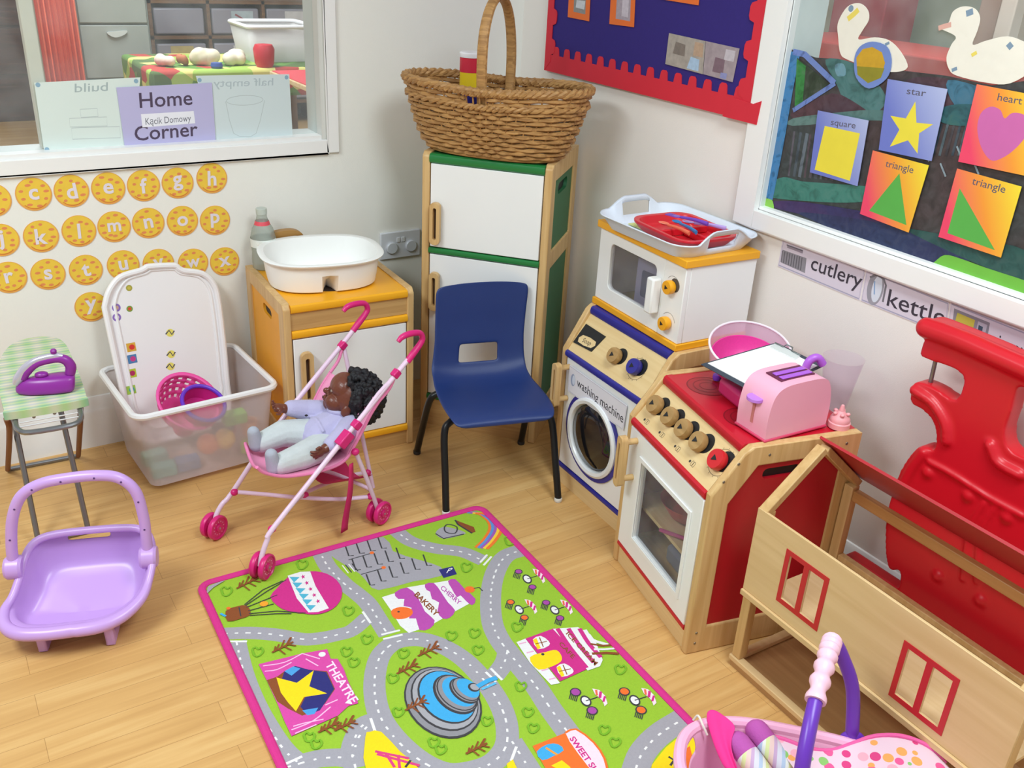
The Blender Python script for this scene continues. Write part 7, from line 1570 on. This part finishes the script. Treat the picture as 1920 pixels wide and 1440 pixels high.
# picnic tables
for cx, cy, c1, c2 in ((1045, 378, '#A848A0', '#A848A0'), (1000, 550, '#F0702A', '#F0702A'), (1200, 553, '#A848A0', '#A848A0'), (1375, 1065, '#A848A0', '#A848A0'), (1650, 1062, '#F0702A', '#F0702A')):
    s_ = 1.0 if cy < 700 else 1.2
    for dx, dy, cc in ((-48, -42, c1), (30, 45, c2)):
        for k in range(5): A.line(BB((cx + (dx - 22 + k * 8) * s_, cy + (dy + 4 + k * 3) * s_), (cx + (dx - 30 + k * 8) * s_, cy + (dy + 32 + k * 3) * s_)), .0022, OUT)
        A.disc(b3(cx + dx * s_, cy + dy * s_), .0105 * s_, OUT); A.disc(b3(cx + dx * s_, cy + dy * s_), .008 * s_, C(cc))
    A.poly(BB(*[(cx + s_ * (26 * cos(a) - 6 * sin(a)), cy + s_ * (22 * sin(a) + 14 * cos(a))) for a in [2 * pi * i / 16 for i in range(16)]]), OUT); A.poly(BB(*[(cx + s_ * (19 * cos(a) - 5 * sin(a)), cy + s_ * (15 * sin(a) + 11 * cos(a))) for a in [2 * pi * i / 16 for i in range(16)]]), WHT)
    A.line(BB((cx, cy), (cx + 55 * s_, cy - 18 * s_)), .0025, OUT); um = [(30, -58), (62, -52), (90, -25), (102, 12), (88, 25), (80, 2), (62, -18), (44, -30)]
    A.poly(BB(*[(cx + x * s_, cy + y * s_) for x, y in um]), C('#F4DCE4')); A.line(BB((cx + 48 * s_, cy - 52 * s_), (cx + 52 * s_, cy - 26 * s_)), .005, C('#E86A4A')); A.line(BB((cx + 70 * s_, cy - 44 * s_), (cx + 66 * s_, cy - 14 * s_)), .006, MAG); A.line(BB((cx + 90 * s_, cy - 22 * s_), (cx + 82 * s_, cy + 4 * s_)), .005, MAG)
# ice cream cafe
A.poly(BB((985, 735), (1035, 715), (1100, 800), (1230, 965), (1180, 975), (1060, 850)), WHT)
for i in range(5): A.line(BB((1000 + i * 42, 745 + i * 50), (1040 + i * 42, 735 + i * 50)), .004, C('#E6A8C8'))
A.poly(BB((1035, 715), (1200, 655), (1290, 760), (1385, 885), (1230, 955), (1130, 830)), MAG); A.poly(BB((1190, 660), (1330, 650), (1400, 690), (1430, 730), (1470, 835), (1455, 870), (1385, 895), (1300, 780)), WHT)
for k in range(3): A.line(BB((1215 + k * 62, 658), (1290 + k * 50, 770 - k * 15), (1380 + k * 40, 880 - k * 30)), .011, MAG, sm=3)
A.line(BB((1370, 665), (1410, 720), (1500, 750)), .009, WHT, sm=3); A.line(BB((1400, 745), (1470, 755), (1545, 745)), .006, BRN); A.line(BB((1410, 800), (1490, 795), (1560, 800)), .008, BRN); A.line(BB((1420, 775), (1480, 775), (1555, 768)), .006, WHT)
A.text('ICE CREAM', b3(1262, 688), b3(1425, 868), b3(1282, 672), BRN, bold=.02); A.text('CAFE', b3(1222, 745), b3(1300, 830), b3(1240, 730), BRN, bold=.02)
A.poly(BB((1060, 820), (1150, 790), (1210, 780), (1240, 820), (1220, 855), (1110, 890)), YLW, sm=3); A.disc(b3(1133, 803), .004, OUT)
for (x, y) in ((1122, 740), (1255, 895)):
    A.poly(BB((x - 45, y - 20), (x, y - 40), (x + 45, y - 10), (x + 45, y + 15), (x - 15, y + 35)), WHT, sm=2); A.poly(BB((x - 45, y - 18), (x - 25, y - 28), (x, y + 28), (x - 18, y + 36)), YLW); A.line(BB((x - 30, y + 5), (x + 35, y - 10)), .0025, BRN); A.line(BB((x - 8, y - 32), (x + 14, y + 22)), .0025, BRN)
# fountain
def ell(cx, cy, rx, ry, rot, n=28): return BB(*[(cx + rx * cos(a) * cos(rot) - ry * sin(a) * sin(rot), cy + rx * cos(a) * sin(rot) + ry * sin(a) * cos(rot)) for a in [2 * pi * i / n for i in range(n)]])
for cx, cy, rx, ry, m_c in ((572, 1075, 235, 185, OUT), (572, 1072, 225, 176, C('#8E8C92')), (580, 1060, 205, 160, OUT), (583, 1056, 197, 153, C('#A5A3A9')), (592, 1045, 178, 134, OUT), (596, 1042, 170, 127, BLU)): A.poly(ell(cx, cy, rx, ry, .62), m_c)
A.line(ell(572, 1074, 230, 180, .62), .003, OUT, closed=True)
for cx, cy, rx, ry in ((655, 1020, 125, 82), (705, 1000, 85, 50)):
    A.poly(ell(cx - 14, cy + 10, rx * 1.12, ry * 1.16, .62), OUT); A.poly(ell(cx - 8, cy + 4, rx * 1.04, ry * 1.08, .62), C('#8E8C92')); A.line(ell(cx - 4, cy, rx * 1.0, ry, .62), .003, OUT, closed=True); A.poly(ell(cx + 8, cy - 6, rx * .86, ry * .84, .62), BLU)
A.poly(ell(745, 990, 34, 24, .3), OUT); A.poly(ell(750, 988, 26, 17, .3), C('#A5A3A9')); A.line(BB((765, 985), (800, 965), (830, 950), (875, 935)), .012, BLU, sm=4); A.line(BB((790, 1000), (825, 985), (870, 965)), .006, C('#5CB8E8'), sm=3)
# sweet shop
A.poly(BB((1075, 1320), (1262, 1245), (1480, 1480), (1180, 1500)), ORG); A.poly(BB((1260, 1245), (1320, 1225), (1420, 1300), (1480, 1390), (1500, 1480), (1440, 1490), (1330, 1360)), C('#F3D6E2'), sm=2); A.line(BB((1260, 1245), (1320, 1225), (1420, 1300), (1480, 1390), (1500, 1480)), .005, ORG, sm=2)
A.text('SWEET SHOP', b3(1282, 1278), b3(1470, 1540), b3(1310, 1262), MAG, bold=.03)
A.poly(BB((1098, 1352), (1160, 1310), (1220, 1310), (1250, 1345), (1190, 1378), (1130, 1400)), BLU, sm=2); A.line(BB((1150, 1330), (1215, 1370)), .005, C('#E89A3A'))
A.poly(BB((1180, 1430), (1240, 1400), (1290, 1440), (1250, 1470)), YLW)
# yellow grounds
A.poly(BB((135, 1270), (160, 1240), (225, 1240), (330, 1350), (430, 1440), (420, 1500), (150, 1500)), YLW, sm=2)
for q in (((190, 1350), (380, 1390)), ((250, 1360), (300, 1440)), ((320, 1370), (330, 1460)), ((200, 1365), (440, 1430))): A.line(BB(*q), .006, C('#D8407E'))
A.line(BB((360, 1440), (390, 1400)), .005, OUT); A.poly(BB((930, 1420), (965, 1395), (990, 1450), (940, 1480)), YLW)
A.poly(BB((1740, 1480), (1790, 1370), (1870, 1290), (1990, 1240), (1990, 1500)), YLW, sm=2); A.poly(BB((1880, 1370), (1960, 1320), (1990, 1450), (1900, 1440)), ORG); A.line(BB((1840, 1380), (1870, 1400), (1850, 1430)), .005, OUT)
# balloon
A.poly(AA(*[(1760 + 0 + 165 * cos(a), 458 + 122 * sin(a)) for a in [2 * pi * i / 30 for i in range(30)]]), MAG); A.poly(AA((1520, 480), (1560, 430), (1620, 370), (1700, 350), (1760, 460), (1740, 570), (1620, 560), (1560, 530)), MAG, sm=2)
band = [(1618, 362), (1690, 340), (1745, 338), (1775, 420), (1850, 545), (1790, 566), (1735, 568), (1670, 490)]
A.poly(AA(*band), WHT)
for i in range(6): f_ = i / 6; x = 1628 + 112 * f_ ** 1.1; y = 368 + 190 * f_; A.poly(AA((x, y), (x + 58, y + 2), (x + 26, y + 32)), C('#4FB0CC'))
for i in range(5): f_ = i / 5; A.poly(AA(*[((1705 + 105 * f_) + (10 if k % 2 else 4) * cos(2 * pi * k / 10) * 1.4, (368 + 172 * f_) + (10 if k % 2 else 4) * sin(2 * pi * k / 10) * 1.4) for k in range(10)]), MAG)
A.poly(AA((1270, 560), (1330, 535), (1390, 530), (1410, 580), (1350, 605), (1280, 618)), BRN, sm=2); A.line(AA((1345, 540), (1355, 590)), .003, OUT)
for q in (((1380, 530), (1500, 450), (1610, 385)), ((1385, 540), (1560, 470)), ((1400, 575), (1560, 560), (1720, 572)), ((1405, 585), (1560, 575), (1640, 575)), ((1395, 560), (1540, 520)), ((1375, 525), (1480, 440), (1590, 390))): A.line(AA(*q), .0028, OUT)
A.disc(a3(1485, 520), .010, C('#F0A02A')); A.disc(a3(1285, 545), .005, ORG); A.line(AA((1240, 575), (1270, 590)), .006, BLU)
# theatre
A.poly(AA((1455, 860), (1700, 800), (1840, 775), (1860, 830), (1900, 830), (1935, 890), (1960, 960), (2000, 1040), (2015, 1080), (1960, 1095), (1900, 1150), (1640, 1265), (1600, 1180), (1560, 1080), (1500, 950)), C('#D648A0'), sm=1)
A.poly(AA((1500, 950), (1560, 930), (1600, 900), (1660, 870), (1730, 890), (1840, 900), (1885, 1000), (1830, 1080), (1790, 1120), (1700, 1150), (1620, 1110), (1560, 1070)), BRN, sm=1)
A.poly(AA((1600, 900), (1660, 870), (1740, 892), (1835, 905), (1880, 1000), (1800, 1120), (1730, 1145), (1690, 1100), (1720, 1040), (1580, 960)), NAV); A.poly(AA((1600, 900), (1650, 872), (1690, 885), (1640, 925)), C('#4A9AD8')); A.poly(AA((1700, 1120), (1790, 1105), (1770, 1140), (1730, 1148)), C('#4A9AD8'))
A.poly(AA((1555, 935), (1670, 965), (1765, 895), (1740, 985), (1840, 1025), (1710, 1045), (1665, 1125), (1620, 1075), (1580, 1020)), YLW)
A.text('THEATRE', a3(1828, 862), a3(1975, 1085), a3(1872, 840), C('#F2D8EA'), bold=.02)
for q in (((1480, 870), (1600, 850), (1700, 800)), ((1490, 900), (1560, 890), (1640, 850)), ((1720, 830), (1790, 870)), ((1700, 800), (1800, 830)), ((1640, 1230), (1760, 1180), (1860, 1100)), ((1650, 1210), (1720, 1190), (1820, 1170)), ((1830, 1090), (1900, 1060)), ((1660, 1250), (1780, 1200))): A.line(AA(*q), .003, C('#F0B8DC'), sm=3)
A.disc(a3(1812, 805), .008, WHT); A.poly(BB((20, 1080), (40, 1060), (62, 1085)), WHT)
# bushes and trees
def bush(x, y, f=b3, s=1.0): 
    A.line([f(x + dx * s, y + dy * s) for dx, dy in ((-24, 6), (-30, -14), (-12, -26), (4, -14), (20, -24), (30, -4), (16, 16), (-4, 26), (-20, 18))], .0045, LAW, sm=3, closed=True)
for x, y in ((705, 315), (620, 700), (750, 685), (770, 780), (950, 165), (145, 720), (990, 650), (1010, 985), (1050, 1130), (1080, 1220), (1570, 890), (1480, 1230), (1540, 1300), (350, 800), (290, 940), (40, 560), (30, 790), (70, 850), (520, 1300), (820, 1180), (320, 1130), (560, 1340)): bush(x, y)
for x, y in ((1275, 450), (1700, 300), (1450, 790), (1780, 1310), (1740, 1270)): bush(x, y, a3)
def tree(x, y, f=b3, s=1.0, rot=0.0):
    A.line([f(x - 60 * s, y + 35 * s), f(x, y + 5 * s), f(x + 60 * s, y - 25 * s)], .005, BRN, sm=3)
    for k, (a, b, c, d) in enumerate(((-35, 22, -20, -12), (-10, 10, 10, -35), (15, 0, 45, -50), (-20, 18, 15, 45), (10, 2, 50, 22), (35, -10, 75, -2), (30, -12, 50, -52), (-45, 28, -40, 0))): A.line([f(x + a * s, y + b * s), f(x + c * s, y + d * s)], .0035, BRN)
for x, y in ((490, 780), (370, 880), (420, 1085), (760, 1330), (20, 1200)): tree(x, y)
for x, y in ((1390, 400), (1590, 760), (1850, 1210)): tree(x, y, a3)
A.poly(AA((1160, 470), (1170, 425), (1230, 400), (1270, 388), (1200, 430)), ROAD)
# keep artwork inside the rug
x0, x1, y0, y1 = 0.010, RW2 - 0.010, -RL2 + 0.01, -0.010
for v in mb.v:
    if v.z > RH + 1e-7: v.x = min(max(v.x, x0), x1); v.y = min(max(v.y, y0), y1)
mb.build('printed_pile', t)
mb = MB(); mb.tube([Vector((u, v, 0.0065)) for u, v in rrect(0.0075, -RL2 + .0075, RW2 - .0075, -0.0075, 0.028, 7)], 0.0100, BOR, 10, closed=True, flat=1.0); o_ = mb.build('bound_edge', t, label='bright pink edge')
for v in o_.data.vertices: v.co.z = max(0.0, (v.co.z - 0.0065) * 0.62 + 0.0062)
